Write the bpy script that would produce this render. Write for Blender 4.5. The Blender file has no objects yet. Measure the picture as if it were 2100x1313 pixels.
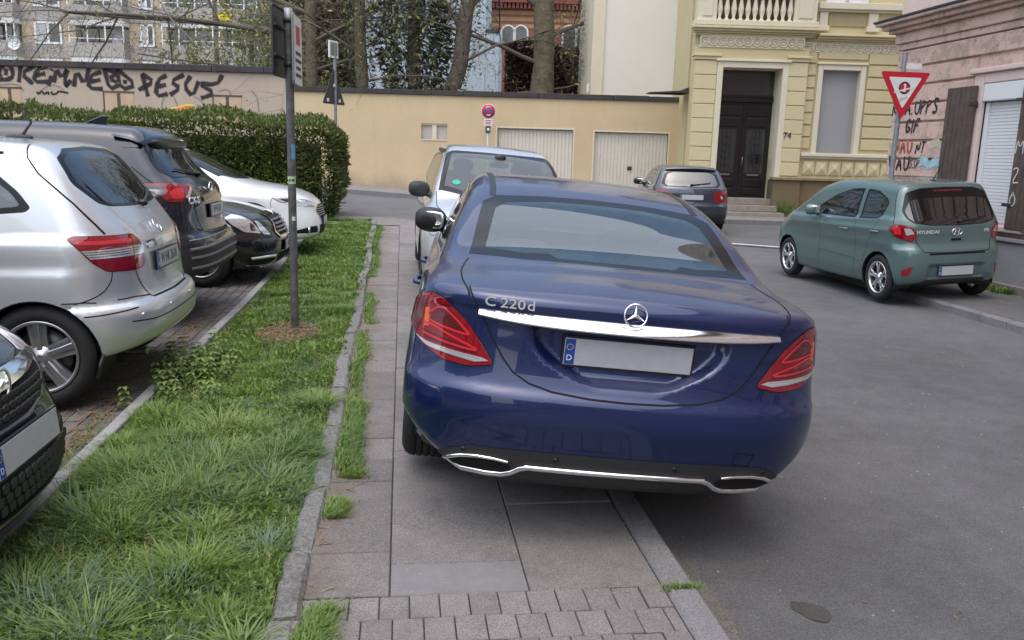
import bpy, bmesh, math, random
import numpy as np
from mathutils import Vector, Matrix
S=bpy.context.scene; COL=S.collection
# ------------------------------------------------------------ camera, sky, sun, exposure
F_PX=1710.0; PITCH=math.radians(11.25); ROLL=0.029; YAW=math.radians(7.7); EYE=1.70
fwd=Vector((math.sin(YAW)*math.cos(PITCH),math.cos(YAW)*math.cos(PITCH),-math.sin(PITCH)))
r0=Vector((math.cos(YAW),-math.sin(YAW),0)); u0=r0.cross(fwd)
RT=r0*math.cos(ROLL)+u0*math.sin(ROLL); UP=u0*math.cos(ROLL)-r0*math.sin(ROLL)
cam=bpy.data.cameras.new('camera'); co=bpy.data.objects.new('camera',cam); COL.objects.link(co)
co.matrix_world=Matrix(((RT.x,UP.x,-fwd.x,0),(RT.y,UP.y,-fwd.y,0),(RT.z,UP.z,-fwd.z,EYE),(0,0,0,1)))
cam.sensor_width=36; cam.lens=36*F_PX/2100; cam.clip_start=.05; cam.clip_end=3000
S.camera=co
W=bpy.data.worlds.new('World'); S.world=W; W.use_nodes=True
SUN_EL=math.radians(70); SUN_AZ=math.radians(205)      # azimuth measured clockwise from +Y: overcast: the sun is a broad bright patch of cloud
nt=W.node_tree; bg=nt.nodes['Background']; sk=nt.nodes.new('ShaderNodeTexSky'); sk.sky_type='NISHITA'; sk.sun_disc=False
sk.sun_elevation=SUN_EL; sk.sun_rotation=SUN_AZ; sk.air_density=1.5; sk.dust_density=4.5; sk.ozone_density=4.0
nt.links.new(sk.outputs[0],bg.inputs[0]); bg.inputs[1].default_value=.12
sl=bpy.data.lights.new('sun','SUN'); so=bpy.data.objects.new('sun',sl); COL.objects.link(so)
sl.energy=1.5; sl.angle=math.radians(136); sl.color=(1,.975,.93)
sd=Vector((math.sin(SUN_AZ)*math.cos(SUN_EL),math.cos(SUN_AZ)*math.cos(SUN_EL),math.sin(SUN_EL)))
so.rotation_euler=sd.to_track_quat('Z','Y').to_euler()
S.view_settings.view_transform='Standard'; S.view_settings.look='None'; S.view_settings.exposure=0.86; S.view_settings.gamma=1
S.render.engine='CYCLES'; S.cycles.max_bounces=8; S.cycles.transparent_max_bounces=16
try: S.cycles.use_denoising=True
except Exception: pass
random.seed(5); rng=np.random.default_rng(5)
# ------------------------------------------------------------ helpers
def newmesh(name,V,F,mat=None,parent=None,smooth=False,mats=None,mi=None,normals=None):
    me=bpy.data.meshes.new(name); V=np.asarray(V,np.float32)
    me.from_pydata(V.tolist() if len(V)<200000 else V,[],[list(map(int,f)) for f in F]); 
    if mats:
        for m in mats: me.materials.append(m)
        if mi is not None: me.polygons.foreach_set('material_index',np.asarray(mi,np.int32))
    elif mat: me.materials.append(mat)
    if smooth: me.polygons.foreach_set('use_smooth',np.ones(len(me.polygons),bool))
    me.update()
    if normals is not None:
        me.normals_split_custom_set_from_vertices([tuple(n) for n in normals])
    o=bpy.data.objects.new(name,me); COL.objects.link(o)
    if parent: o.parent=parent
    return o
def empty(name,loc=(0,0,0),rz=0):
    o=bpy.data.objects.new(name,None); COL.objects.link(o); o.location=loc; o.rotation_euler=(0,0,rz); o.empty_display_size=.2
    return o
def tag(o,label=None,cat=None,group=None,kind=None):
    if label: o['label']=label
    if cat: o['category']=cat
    if group: o['group']=group
    if kind: o['kind']=kind
    return o
class MB:
    """collects shapes into one mesh"""
    def __init__(s): s.V=[]; s.F=[]; s.sm=[]
    def add(s,V,F,sm=False):
        n=len(s.V); s.V+= [tuple(v) for v in V]; s.F+=[tuple(i+n for i in f) for f in F]; s.sm+=[sm]*len(F); return s
    def box(s,a,b):
        (x0,y0,z0),(x1,y1,z1)=a,b
        V=[(x0,y0,z0),(x1,y0,z0),(x1,y1,z0),(x0,y1,z0),(x0,y0,z1),(x1,y0,z1),(x1,y1,z1),(x0,y1,z1)]
        return s.add(V,[(0,3,2,1),(4,5,6,7),(0,1,5,4),(1,2,6,5),(2,3,7,6),(3,0,4,7)])
    def prism(s,poly,z0,z1,axes=(0,1,2)):
        """poly in axes[0],axes[1], extruded along axes[2]"""
        A=sum(poly[i-1][0]*poly[i][1]-poly[i][0]*poly[i-1][1] for i in range(len(poly)))
        n=len(poly); V=[]
        for z in (z0,z1):
            for p in poly:
                v=[0,0,0]; v[axes[0]]=p[0]; v[axes[1]]=p[1]; v[axes[2]]=z; V.append(v)
        F=[tuple(range(n))[::-1],tuple(range(n,2*n))]+[(i,(i+1)%n,n+(i+1)%n,n+i) for i in range(n)]
        return s.add(V,F)
    def tube(s,pts,r,n=8,caps=True,flat=None,up=None):
        pts=[np.array(p,float) for p in pts]; m=len(pts)
        rr=r if isinstance(r,(list,tuple,np.ndarray)) else [r]*m
        V=[]; prev=None
        for i in range(m):
            t=pts[min(i+1,m-1)]-pts[max(i-1,0)]; t/=max(np.linalg.norm(t),1e-9)
            ref=np.array(up,float) if up is not None else (prev if prev is not None else (np.array([0,0,1.]) if abs(t[2])<.9 else np.array([1.,0,0])))
            b=np.cross(t,ref); b/=max(np.linalg.norm(b),1e-9); a=np.cross(b,t); prev=a
            fa,fb=(flat if flat else (1,1))
            for k in range(n):
                q=2*math.pi*k/n; V.append(pts[i]+rr[i]*(fa*math.cos(q)*a+fb*math.sin(q)*b))
        F=[(i*n+k,i*n+(k+1)%n,(i+1)*n+(k+1)%n,(i+1)*n+k) for i in range(m-1) for k in range(n)]
        s.add(V,F,True)
        if caps: s.add([V[k] for k in range(n)],[tuple(range(n))[::-1]]); s.add([V[(m-1)*n+k] for k in range(n)],[tuple(range(n))])
        return s
    def lathe(s,prof,n=32,axis=2,c=(0,0,0)):
        """prof: (r,h) along axis"""
        V=[]; m=len(prof); a1,a2=(axis+1)%3,(axis+2)%3
        for k in range(n):
            q=2*math.pi*k/n
            for r,h in prof:
                v=[0,0,0]; v[axis]=h; v[a1]=r*math.cos(q); v[a2]=r*math.sin(q); V.append([v[i]+c[i] for i in range(3)])
        F=[(k*m+i,((k+1)%n)*m+i,((k+1)%n)*m+i+1,k*m+i+1) for k in range(n) for i in range(m-1)]
        return s.add(V,F,True)
    def blob(s,c,size,p=3.,nu=20,nv=12,M=None):
        """superellipsoid: rounded box"""
        V=[]
        f=lambda a:math.copysign(abs(a)**(2/p),a)
        for j in range(nv+1):
            v=-math.pi/2+math.pi*j/nv
            for i in range(nu):
                u=2*math.pi*i/nu
                q=Vector((size[0]*f(math.cos(v))*f(math.cos(u)),size[1]*f(math.cos(v))*f(math.sin(u)),size[2]*f(math.sin(v))))
                if M is not None: q=M@q
                V.append((q.x+c[0],q.y+c[1],q.z+c[2]))
        F=[(j*nu+i,j*nu+(i+1)%nu,(j+1)*nu+(i+1)%nu,(j+1)*nu+i) for j in range(nv) for i in range(nu)]
        return s.add(V,F,True)
    def build(s,name,mat,parent=None,bevel=0,xf=None):
        V=np.array(s.V,float)
        if xf is not None: V=xf(V)
        o=newmesh(name,V,s.F,mat,parent)
        o.data.polygons.foreach_set('use_smooth',np.array(s.sm,bool))
        if bevel:
            m=o.modifiers.new('bevel','BEVEL'); m.width=bevel; m.segments=2; m.limit_method='ANGLE'; m.angle_limit=math.radians(40)
        return o
# ------------------------------------------------------------ materials
def mat(name,col=(.5,.5,.5),rough=.6,metal=0,coat=0,spec=.5,noise=None,bump=None,alpha=None):
    """noise=(scale,amount[,detail]): colour variation; bump=(scale,strength,dist)"""
    m=bpy.data.materials.new(name); m.use_nodes=True; N=m.node_tree.nodes; L=m.node_tree.links; b=N['Principled BSDF']
    b.inputs['Base Color'].default_value=(*col,1); b.inputs['Roughness'].default_value=rough; b.inputs['Metallic'].default_value=metal
    b.inputs['Coat Weight'].default_value=coat; b.inputs['Coat Roughness'].default_value=.03; b.inputs['Specular IOR Level'].default_value=spec
    m['b']=1
    if noise or bump: tc=N.new('ShaderNodeTexCoord')
    if noise:
        t=N.new('ShaderNodeTexNoise'); t.inputs['Scale'].default_value=noise[0]; t.inputs['Detail'].default_value=noise[2] if len(noise)>2 else 6; t.inputs['Roughness'].default_value=.65
        L.new(tc.outputs['Object'],t.inputs['Vector'])
        r=N.new('ShaderNodeMapRange'); r.inputs[1].default_value=.3; r.inputs[2].default_value=.7; r.inputs[3].default_value=1-noise[1]; r.inputs[4].default_value=1+noise[1]
        L.new(t.outputs[0],r.inputs[0])
        x=N.new('ShaderNodeMix'); x.data_type='RGBA'; x.blend_type='MULTIPLY'; x.inputs[0].default_value=1; x.inputs[6].default_value=(*col,1)
        L.new(r.outputs[0],x.inputs[7]); L.new(x.outputs[2],b.inputs['Base Color'])
    if bump:
        t2=N.new('ShaderNodeTexNoise'); t2.inputs['Scale'].default_value=bump[0]; t2.inputs['Detail'].default_value=5
        L.new(tc.outputs['Object'],t2.inputs['Vector'])
        bp=N.new('ShaderNodeBump'); bp.inputs['Strength'].default_value=bump[1]; bp.inputs['Distance'].default_value=bump[2]
        L.new(t2.outputs[0],bp.inputs['Height']); L.new(bp.outputs[0],b.inputs['Normal'])
    return m
class G_:
    """tiny node-graph helper"""
    def __init__(s,m): s.N=m.node_tree.nodes; s.L=m.node_tree.links; s.b=s.N.get('Principled BSDF')
    def n(s,t,**k):
        x=s.N.new(t)
        for a,v in k.items(): setattr(x,a,v)
        return x
    def l(s,a,b): s.L.new(a,b)
    def obj(s,sc=None):
        t=s.n('ShaderNodeTexCoord')
        return t.outputs['Object']
    def noise(s,scale,detail=5,rough=.6,vec=None):
        t=s.n('ShaderNodeTexNoise'); t.inputs['Scale'].default_value=scale; t.inputs['Detail'].default_value=detail; t.inputs['Roughness'].default_value=rough
        s.l(vec if vec is not None else s.obj(),t.inputs['Vector']); return t.outputs[0]
    def rng(s,v,a,b,c,d):
        r=s.n('ShaderNodeMapRange'); 
        for i,q in enumerate((a,b,c,d)): r.inputs[1+i].default_value=q
        s.l(v,r.inputs[0]); return r.outputs[0]
    def mix(s,f,a,b,mode='MIX'):
        x=s.n('ShaderNodeMix',data_type='RGBA',blend_type=mode)
        for i,q in ((0,f),(6,a),(7,b)):
            if hasattr(q,'node'): s.l(q,x.inputs[i])
            else: x.inputs[i].default_value=q if i==0 else (*q,1) if len(q)==3 else q
        return x.outputs[2]
    def math(s,op,a,b=0):
        x=s.n('ShaderNodeMath',operation=op)
        for i,q in ((0,a),(1,b)):
            if hasattr(q,'node'): s.l(q,x.inputs[i])
            else: x.inputs[i].default_value=q
        return x.outputs[0]
    def bump(s,h,st,d,to=None):
        x=s.n('ShaderNodeBump'); x.inputs['Strength'].default_value=st; x.inputs['Distance'].default_value=d; s.l(h,x.inputs['Height']); s.l(x.outputs[0],(to or s.b).inputs['Normal']); return x
def paint(name,col,metal=.35,rough=.3,dust=.25,dcol=(.20,.19,.18),flake=.06):
    m=mat(name,col,rough,metal,1.0); g=G_(m)
    geo=g.n('ShaderNodeNewGeometry'); sep=g.n('ShaderNodeSeparateXYZ'); g.l(geo.outputs['Normal'],sep.inputs[0])
    up=g.rng(sep.outputs[2],.70,.99,0,1); nz=g.rng(g.noise(9,6,.7),.3,.75,.55,1.0); fine=g.rng(g.noise(160,2),.35,.7,.75,1.1)
    f=g.math('MULTIPLY',g.math('MULTIPLY',up,nz),g.math('MULTIPLY',fine,dust))
    low=g.rng(g.noise(4,4),.35,.7,.0,dust*.07); f=g.math('ADD',f,low)
    g.l(g.mix(f,col,dcol),g.b.inputs['Base Color'])
    g.l(g.rng(f,0,.5,rough,.6),g.b.inputs['Roughness']); g.l(g.rng(f,0,.6,1,.45),g.b.inputs['Coat Weight'])
    g.l(g.rng(f,0,.5,.02,.12),g.b.inputs['Coat Roughness']); g.l(g.rng(f,0,.5,metal,.05),g.b.inputs['Metallic'])
    return m
def glass(name,tint=(.55,.62,.60),dust=.05,rough=.01,ior=1.75,dcol=(.25,.26,.26)):
    m=bpy.data.materials.new(name); m.use_nodes=True; N=m.node_tree.nodes; L=m.node_tree.links; N.remove(N['Principled BSDF']); g=G_(m); out=N['Material Output']
    t=g.n('ShaderNodeBsdfTransparent'); t.inputs[0].default_value=(*tint,1)
    gl=g.n('ShaderNodeBsdfGlossy'); gl.inputs['Roughness'].default_value=rough; gl.inputs[0].default_value=(.95,.97,1,1)
    fr=g.n('ShaderNodeFresnel'); fr.inputs[0].default_value=ior
    fb=g.rng(fr.outputs[0],0,1,.04,1.0)
    mx=g.n('ShaderNodeMixShader'); g.l(fb,mx.inputs[0]); g.l(t.outputs[0],mx.inputs[1]); g.l(gl.outputs[0],mx.inputs[2])
    d=g.n('ShaderNodeBsdfDiffuse'); d.inputs[0].default_value=(*dcol,1)
    m2=g.n('ShaderNodeMixShader'); g.l(g.rng(g.noise(11,5,.7),.3,.7,dust*.5,dust*1.3),m2.inputs[0]); g.l(mx.outputs[0],m2.inputs[1]); g.l(d.outputs[0],m2.inputs[2])
    g.l(m2.outputs[0],out.inputs[0]); return m
M={}
def mk(k,*a,**kw):
    if k not in M: M[k]=mat(k,*a,**kw)
    return M[k]
mk('black_trim',(.012,.012,.013),.35); mk('black_gloss',(.008,.008,.009),.08,coat=1.0); mk('gap',(.004,.004,.004),.9); mk('dark_plastic',(.028,.029,.031),.55,bump=(300,.2,.002))
mk('rubber',(.018,.018,.019),.8,bump=(60,.2,.004)); mk('alloy',(.42,.43,.45),.28,.85); mk('chrome',(.86,.87,.88),.07,1); mk('lining',(.02,.02,.022),.95); mk('seat_cloth',(.010,.010,.012),.85,noise=(40,.3))
mk('badge',(.80,.81,.82),.30,.6); mk('disc',(.12,.115,.11),.45,.9); mk('white_plate',(.44,.46,.49),.3,noise=(30,.06)); mk('plate_blue',(.01,.06,.32),.4); mk('ink',(.012,.012,.014),.5); mk('white_ink',(.8,.8,.8),.5)
mk('red_lens',(.24,.003,.010),.06,coat=1.0); mk('red_dark',(.10,.003,.008),.15,coat=1.0); mk('red_bright',(.58,.02,.03),.2,coat=1.0); mk('orange_lens',(.7,.12,.02),.2,coat=1.0)
mk('clear_lens',(.62,.62,.63),.12,.5,coat=1.0); mk('lamp_inner',(.75,.76,.78),.15,.7,coat=1.0); mk('lamp_dark',(.03,.03,.035),.15,coat=1.0)
mk('mirror_glass',(.8,.82,.84),.02,1); mk('grey_plastic',(.10,.10,.105),.6,bump=(300,.2,.002)); mk('sticker_green',(.02,.42,.25),.5)
M['glass_tint']=glass('glass_tint',(.42,.50,.49),.04); M['glass_clear']=glass('glass_clear',(.82,.90,.87),.04); M['glass_dark']=glass('glass_dark',(.06,.065,.07),.02); M['glass_rear']=glass('glass_rear',(.80,.95,.92),.05,ior=1.9,dcol=(.34,.52,.54)); mk('frit',(.006,.006,.007),.22,spec=.35)
def text(name,s,size,mt,parent=None,loc=(0,0,0),xdir=(1,0,0),ydir=(0,0,1),depth=.003,align='CENTER',bold=0,shear=0,sx=1.0):
    cu=bpy.data.curves.new(name,'FONT'); cu.body=s; cu.size=size; cu.extrude=depth; cu.align_x=align; cu.align_y='CENTER'; cu.offset=bold; cu.shear=shear; cu.resolution_u=3
    t=bpy.data.objects.new(name,cu); COL.objects.link(t)
    bpy.context.view_layer.update()
    me=bpy.data.meshes.new_from_object(t.evaluated_get(bpy.context.evaluated_depsgraph_get())); bpy.data.objects.remove(t); bpy.data.curves.remove(cu)
    x=Vector(xdir).normalized(); y=Vector(ydir); y=(y-x*y.dot(x)).normalized(); z=x.cross(y)
    me.transform(Matrix(((x.x*sx,y.x,z.x,loc[0]),(x.y*sx,y.y,z.y,loc[1]),(x.z*sx,y.z,z.z,loc[2]),(0,0,0,1))))
    me.materials.clear(); me.materials.append(mt); me.name=name
    o=bpy.data.objects.new(name,me); COL.objects.link(o)
    if parent: o.parent=parent
    return o
# ============================================================ car bodies: smooth implicit shells cut into panels
def pch(tab):
    t=np.array(tab,float); X=t[:,0]; Y=t[:,1]; n=len(X)
    h=np.diff(X); d=np.diff(Y)/h; m=np.zeros(n)
    if n==2: m[:]=d[0]
    else:
        for i in range(1,n-1):
            if d[i-1]*d[i]>0:
                w1=2*h[i]+h[i-1]; w2=h[i]+2*h[i-1]; m[i]=(w1+w2)/(w1/d[i-1]+w2/d[i])
        m[0]=d[0]; m[-1]=d[-1]
    def f(q):
        q=np.asarray(q,float); i=np.clip(np.searchsorted(X,q)-1,0,n-2)
        s=np.clip((q-X[i])/h[i],0,1); a=s*s*(3-2*s)
        r=(1-a)*Y[i]+a*Y[i+1]+h[i]*(s*(1-s)**2*m[i]-s*s*(1-s)*m[i+1])
        return r
    # bake to a dense lookup: the field is sampled millions of times
    gx=np.linspace(X[0],X[-1],1200); gy=f(gx)
    ker=np.ones(9)/9.
    gp=np.concatenate([np.full(4,gy[0]),gy,np.full(4,gy[-1])]); gy=np.convolve(gp,ker,'valid')
    return lambda q: np.interp(q,gx,gy)
def smax(a,b,k):
    h=np.maximum(k-np.abs(a-b),0)/k
    return np.maximum(a,b)+h*h*k*.25
def sst(a,b,x):
    t=np.clip((x-a)/(b-a),0,1); return t*t*(3-2*t)
def car_field(c):
    """c: tables in car space, x from the rear bumper forward, y left, z up."""
    top=pch(c['top']); rear=pch(c['rear']); front=pch(c['front']); sec=pch(c['sec']); plan=pch(c['plan']); gh=pch(c['gh']); belt=pch(c['belt'])
    hw=c['hw']; ta=c.get('tumble',.45); tc=c.get('tcurve',.25); L=c['L']
    cr=c.get('crown',.05); rp=c['rplan']; fp=c['fplan']; zb=pch(c['bottom']); ks=c.get('k',(.09,.07,.07,.05))
    extra=c.get('extra'); rext=c.get('rext'); fext=c.get('fext'); gw=c.get('gw',.05)
    e=.01
    def F(p):
        x,y,z=p[...,0],p[...,1],p[...,2]; ay=np.abs(y)
        zr=z-belt(x)
        W=hw-plan(x)-sec(np.minimum(z,belt(x)))-gh(x)*sst(-gw*.4,gw,zr)-ta*np.maximum(zr,0)-tc*np.maximum(zr,0)**2
        if extra is not None: W=W-extra(x,z)
        gs=(ay-W)/np.where(zr>0,np.sqrt(1+ta*ta),1.)
        t=top(x); sl=(top(x+e)-top(x-e))/(2*e)
        gt=(z-t+cr*(ay/hw)**2+c.get('crown4',.0)*(ay/hw)**6)/np.sqrt(1+sl*sl)
        r=rear(z); rs=(rear(z+e)-rear(z-e))/(2*e); u=ay/hw
        rr=r+rp[0]*u**2+rp[1]*u**6
        if rext is not None: rr=rr+rext(ay,z)
        gr=(rr-x)/np.sqrt(1+rs*rs)
        f_=front(z); fs=(front(z+e)-front(z-e))/(2*e)
        ff=f_-fp[0]*u**2-fp[1]*u**6
        if fext is not None: ff=ff-fext(ay,z)
        gf=(x-ff)/np.sqrt(1+fs*fs)
        g=smax(gs,gt,ks[0]); g=smax(g,gr,ks[1]); g=smax(g,gf,ks[2])
        return smax(g,(zb(x)-z),ks[3])
    return F
def grad(F,P,e=.004):
    G=np.zeros_like(P)
    for a in range(3):
        d=np.zeros(3); d[a]=e
        G[:,a]=(F(P+d)-F(P-d))/(2*e)
    return G
def surface_nets(F,lo,hi,h):
    lo=np.array(lo,float); n=np.ceil((np.array(hi)-lo)/h).astype(int)+1
    ax=[lo[a]+h*np.arange(n[a]) for a in range(3)]
    V=np.empty(n)
    for i in range(0,n[0],24):
        g=np.stack(np.meshgrid(ax[0][i:i+24],ax[1],ax[2],indexing='ij'),-1); V[i:i+24]=F(g)
    neg=V<0
    S=np.zeros(tuple(n-1)+(3,)); C=np.zeros(tuple(n-1),int); quads=[]
    for a in range(3):
        b,c=(a+1)%3,(a+2)%3
        sl0=[slice(None)]*3; sl1=[slice(None)]*3; sl0[a]=slice(0,-1); sl1[a]=slice(1,None)
        cross=neg[tuple(sl0)]!=neg[tuple(sl1)]
        I=np.argwhere(cross); v0=V[tuple(sl0)][cross]; v1=V[tuple(sl1)][cross]; t=v0/(v0-v1)
        P=lo+h*I; P[:,a]+=h*t
        ok=(I[:,b]>0)&(I[:,c]>0)&(I[:,b]<n[b]-1)&(I[:,c]<n[c]-1)
        I=I[ok]; P=P[ok]; v0=v0[ok]
        cells=[]
        for db,dc in ((1,1),(0,1),(0,0),(1,0)):
            J=I.copy(); J[:,b]-=db; J[:,c]-=dc; cells.append(J)
            np.add.at(S,tuple(J.T),P); np.add.at(C,tuple(J.T),1)
        q=np.stack([np.ravel_multi_index(tuple(J.T),tuple(n-1)) for J in cells],1)
        fl=v0>0; q[fl]=q[fl][:,::-1]
        quads.append(q)
    Q=np.concatenate(quads); used,inv=np.unique(Q,return_inverse=True); Q=inv.reshape(Q.shape)
    P=S.reshape(-1,3)[used]/C.reshape(-1)[used][:,None]
    for _ in range(4):
        f=F(P); G=grad(F,P); s=f/np.maximum((G*G).sum(1),.2)
        P=P-G*np.clip(s,-h*.5,h*.5)[:,None]
    return P,Q
class Soup:
    """polygon soup that can be split exactly along polygon outlines"""
    def __init__(s,V,faces): s.V=[tuple(v) for v in V]; s.F=[tuple(int(i) for i in f) for f in faces]; s.memo={}
    def cut(s,i,j,d,ti):
        if i>j: i,j,ti=j,i,1-ti
        k=(i,j,round(ti,7))
        if k not in s.memo:
            a,b=s.V[i],s.V[j]; s.V.append(tuple(a[q]+(b[q]-a[q])*ti for q in range(3))); s.memo[k]=len(s.V)-1
        return s.memo[k]
def convex_parts(poly):
    P=[tuple(p) for p in poly]
    A=sum(P[i][0]*P[(i+1)%len(P)][1]-P[(i+1)%len(P)][0]*P[i][1] for i in range(len(P)))
    if A<0: P=P[::-1]
    n=len(P); conv=True
    for i in range(n):
        a,b,c=P[i-1],P[i],P[(i+1)%n]
        if (b[0]-a[0])*(c[1]-b[1])-(b[1]-a[1])*(c[0]-b[0])<-1e-9: conv=False
    if conv: return [P]
    from mathutils.geometry import tessellate_polygon
    from mathutils import Vector
    out=[]
    for t in tessellate_polygon([[Vector((p[0],p[1],0)) for p in P]]):
        q=[P[i] for i in t]
        ar=(q[1][0]-q[0][0])*(q[2][1]-q[0][1])-(q[1][1]-q[0][1])*(q[2][0]-q[0][0])
        if abs(ar)<1e-10: continue
        out.append(q if ar>0 else q[::-1])
    return out
def split(s,poly,proj,filt,h=.03):
    """-> faces inside poly, faces outside (cut exactly). proj: V->uv array; filt: centres,normals->mask"""
    rest=s.F; inside=[]
    for cp in convex_parts(poly):
        Va=np.array(s.V); U=proj(Va)
        ua=np.array(cp); lo=ua.min(0)-h; hi=ua.max(0)+h
        inb=((U>=lo)&(U<=hi)).all(1)
        flat=np.fromiter((i for f in rest for i in f),int); ln=np.fromiter((len(f) for f in rest),int)
        st=np.concatenate([[0],np.cumsum(ln)[:-1]]) if len(ln) else np.zeros(0,int)
        if not len(ln): break
        hit=np.logical_or.reduceat(inb[flat],st)
        cand=np.nonzero(hit)[0]; keep=[rest[i] for i in np.nonzero(~hit)[0]]
        if len(cand):
            cen=np.array([np.mean([s.V[i] for i in rest[k]],0) for k in cand])
            nor=np.array([np.cross(Va[rest[k][1]]-Va[rest[k][0]],Va[rest[k][2]]-Va[rest[k][0]]) for k in cand])
            nor/=np.maximum(np.linalg.norm(nor,axis=1),1e-12)[:,None]
            ok=filt(cen,nor)
        UV={}
        def uv(i):
            if i not in UV: UV[i]=tuple(U[i]) if i<len(U) else tuple(proj(np.array([s.V[i]]))[0])
            return UV[i]
        ed=[]
        for a in range(len(cp)):
            p,q=cp[a],cp[(a+1)%len(cp)]; ex,ey=q[0]-p[0],q[1]-p[1]; l=math.hypot(ex,ey)
            if l>1e-9: ed.append((p[0],p[1],-ey/l,ex/l))
        for ci,k in enumerate(cand):
            f=rest[k]
            if not ok[ci]: keep.append(f); continue
            cur=f; outs=[]
            for (px,py,nx,ny) in ed:
                d=[(uv(i)[0]-px)*nx+(uv(i)[1]-py)*ny for i in cur]
                if min(d)>=-1e-7: continue
                if max(d)<=1e-7: outs.append(cur); cur=None; break
                A=[];B=[]
                m=len(cur)
                for a in range(m):
                    b=(a+1)%m; da,db=d[a],d[b]
                    if da>=0: A.append(cur[a])
                    if da<=0: B.append(cur[a])
                    if da*db<0:
                        v=s.cut(cur[a],cur[b],None,da/(da-db)); A.append(v); B.append(v)
                if len(B)>2: outs.append(tuple(B))
                if len(A)<3: cur=None; break
                cur=tuple(A)
            if cur is None: keep.append(f)        # nothing inside: leave the face whole
            else:
                inside.append(cur); keep+=outs
        rest=keep
    return inside,rest
PX={'side':lambda V:V[:,[0,2]],'rear':lambda V:V[:,[1,2]],'top':lambda V:V[:,[0,1]]}
FL={'left':lambda c,n:(c[:,1]>.2)&(n[:,1]>.12),'right':lambda c,n:(c[:,1]<-.2)&(n[:,1]<-.12),
    'rear':lambda c,n:(n[:,0]<-.12),'front':lambda c,n:(n[:,0]>.12),'top':lambda c,n:(n[:,2]>.15)}
def PO(ang):   # oblique projection: looking along a horizontal direction (degrees from +x towards +y); u to the side, v up
    a=math.radians(ang); d=np.array([math.cos(a),math.sin(a)])
    return (lambda V:np.stack([V[:,0]*-d[1]+V[:,1]*d[0],V[:,2]],1)),(lambda c,n:(n[:,0]*d[0]+n[:,1]*d[1])<-.08)
def chaikin(p,n=2,closed=True):
    p=[tuple(q) for q in p]
    for _ in range(n):
        o=[]; m=len(p)
        for i in range(m if closed else m-1):
            a,b=p[i],p[(i+1)%m]
            o+= [tuple(.75*a[k]+.25*b[k] for k in range(len(a))),tuple(.25*a[k]+.75*b[k] for k in range(len(a)))]
        if not closed: o=[p[0]]+o+[p[-1]]
        p=o
    return p
def rounded(p,r=.02,n=4):
    """round a polygon's corners with radius-like setback r"""
    o=[]; m=len(p)
    for i in range(m):
        a,b,c=np.array(p[i-1]),np.array(p[i]),np.array(p[(i+1)%m])
        la,lc=np.linalg.norm(a-b),np.linalg.norm(c-b); q=min(r,la*.45,lc*.45)
        s=b+(a-b)/la*q; e=b+(c-b)/lc*q
        for k in range(n+1):
            t=k/n; o.append(tuple((1-t)**2*s+2*t*(1-t)*b+t*t*e))
    return o
def inset(p,d):
    c=np.mean(p,0); return [tuple(np.array(q)+(c-np.array(q))/max(np.linalg.norm(c-np.array(q)),1e-6)*d) for q in p]
def mir(p): return [(-q[0],q[1]) for q in p][::-1]
class Car:
    def __init__(s,c,h=.03):
        s.c=c; s.F=car_field(c); hw=c['hw']
        P,Q=surface_nets(s.F,(-.12,-hw-.1,c['zmin']-.08),(c['L']+.12,hw+.1,c['H']+.1),h)
        s.base=Soup(P,Q); s.h=h; s.body=Soup(P,Q)
    def raycast(s,o,d):
        o=np.array(o,float); d=np.array(d,float); d/=np.linalg.norm(d); t=0
        for _ in range(900):
            f=float(s.F((o+d*t)[None])[0])
            if f<.0005: return o+d*t
            t+=min(max(f*.5,.001),.05)
            if t>12: return None
    def onsurf(s,P):
        P=np.array(P,float)
        for _ in range(5):
            f=s.F(P); G=grad(s.F,P); P=P-G*(f/np.maximum((G*G).sum(1),.2))[:,None]
        return P
VIEW={k:(PX[k if k in PX else 'side'],FL[k]) for k in ('left','right')}
VIEW.update(rear=(PX['rear'],FL['rear']),front=(PX['rear'],FL['front']),top=(PX['top'],FL['top']))
VIEW['RL']=PO(-45); VIEW['FL']=PO(225); VIEW['RLs']=PO(-62); VIEW['RLr']=PO(-25); VIEW['FLf']=PO(205)
VIEW['ftop']=((lambda V:V[:,[0,1]]),(lambda c,n:(n[:,2]>.1)&(n[:,0]>-.2)))
def P2(pts,view):
    """3-D points on the car -> the view's plane"""
    return [tuple(q) for q in VIEW[view][0](np.array(pts,float))]
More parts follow.
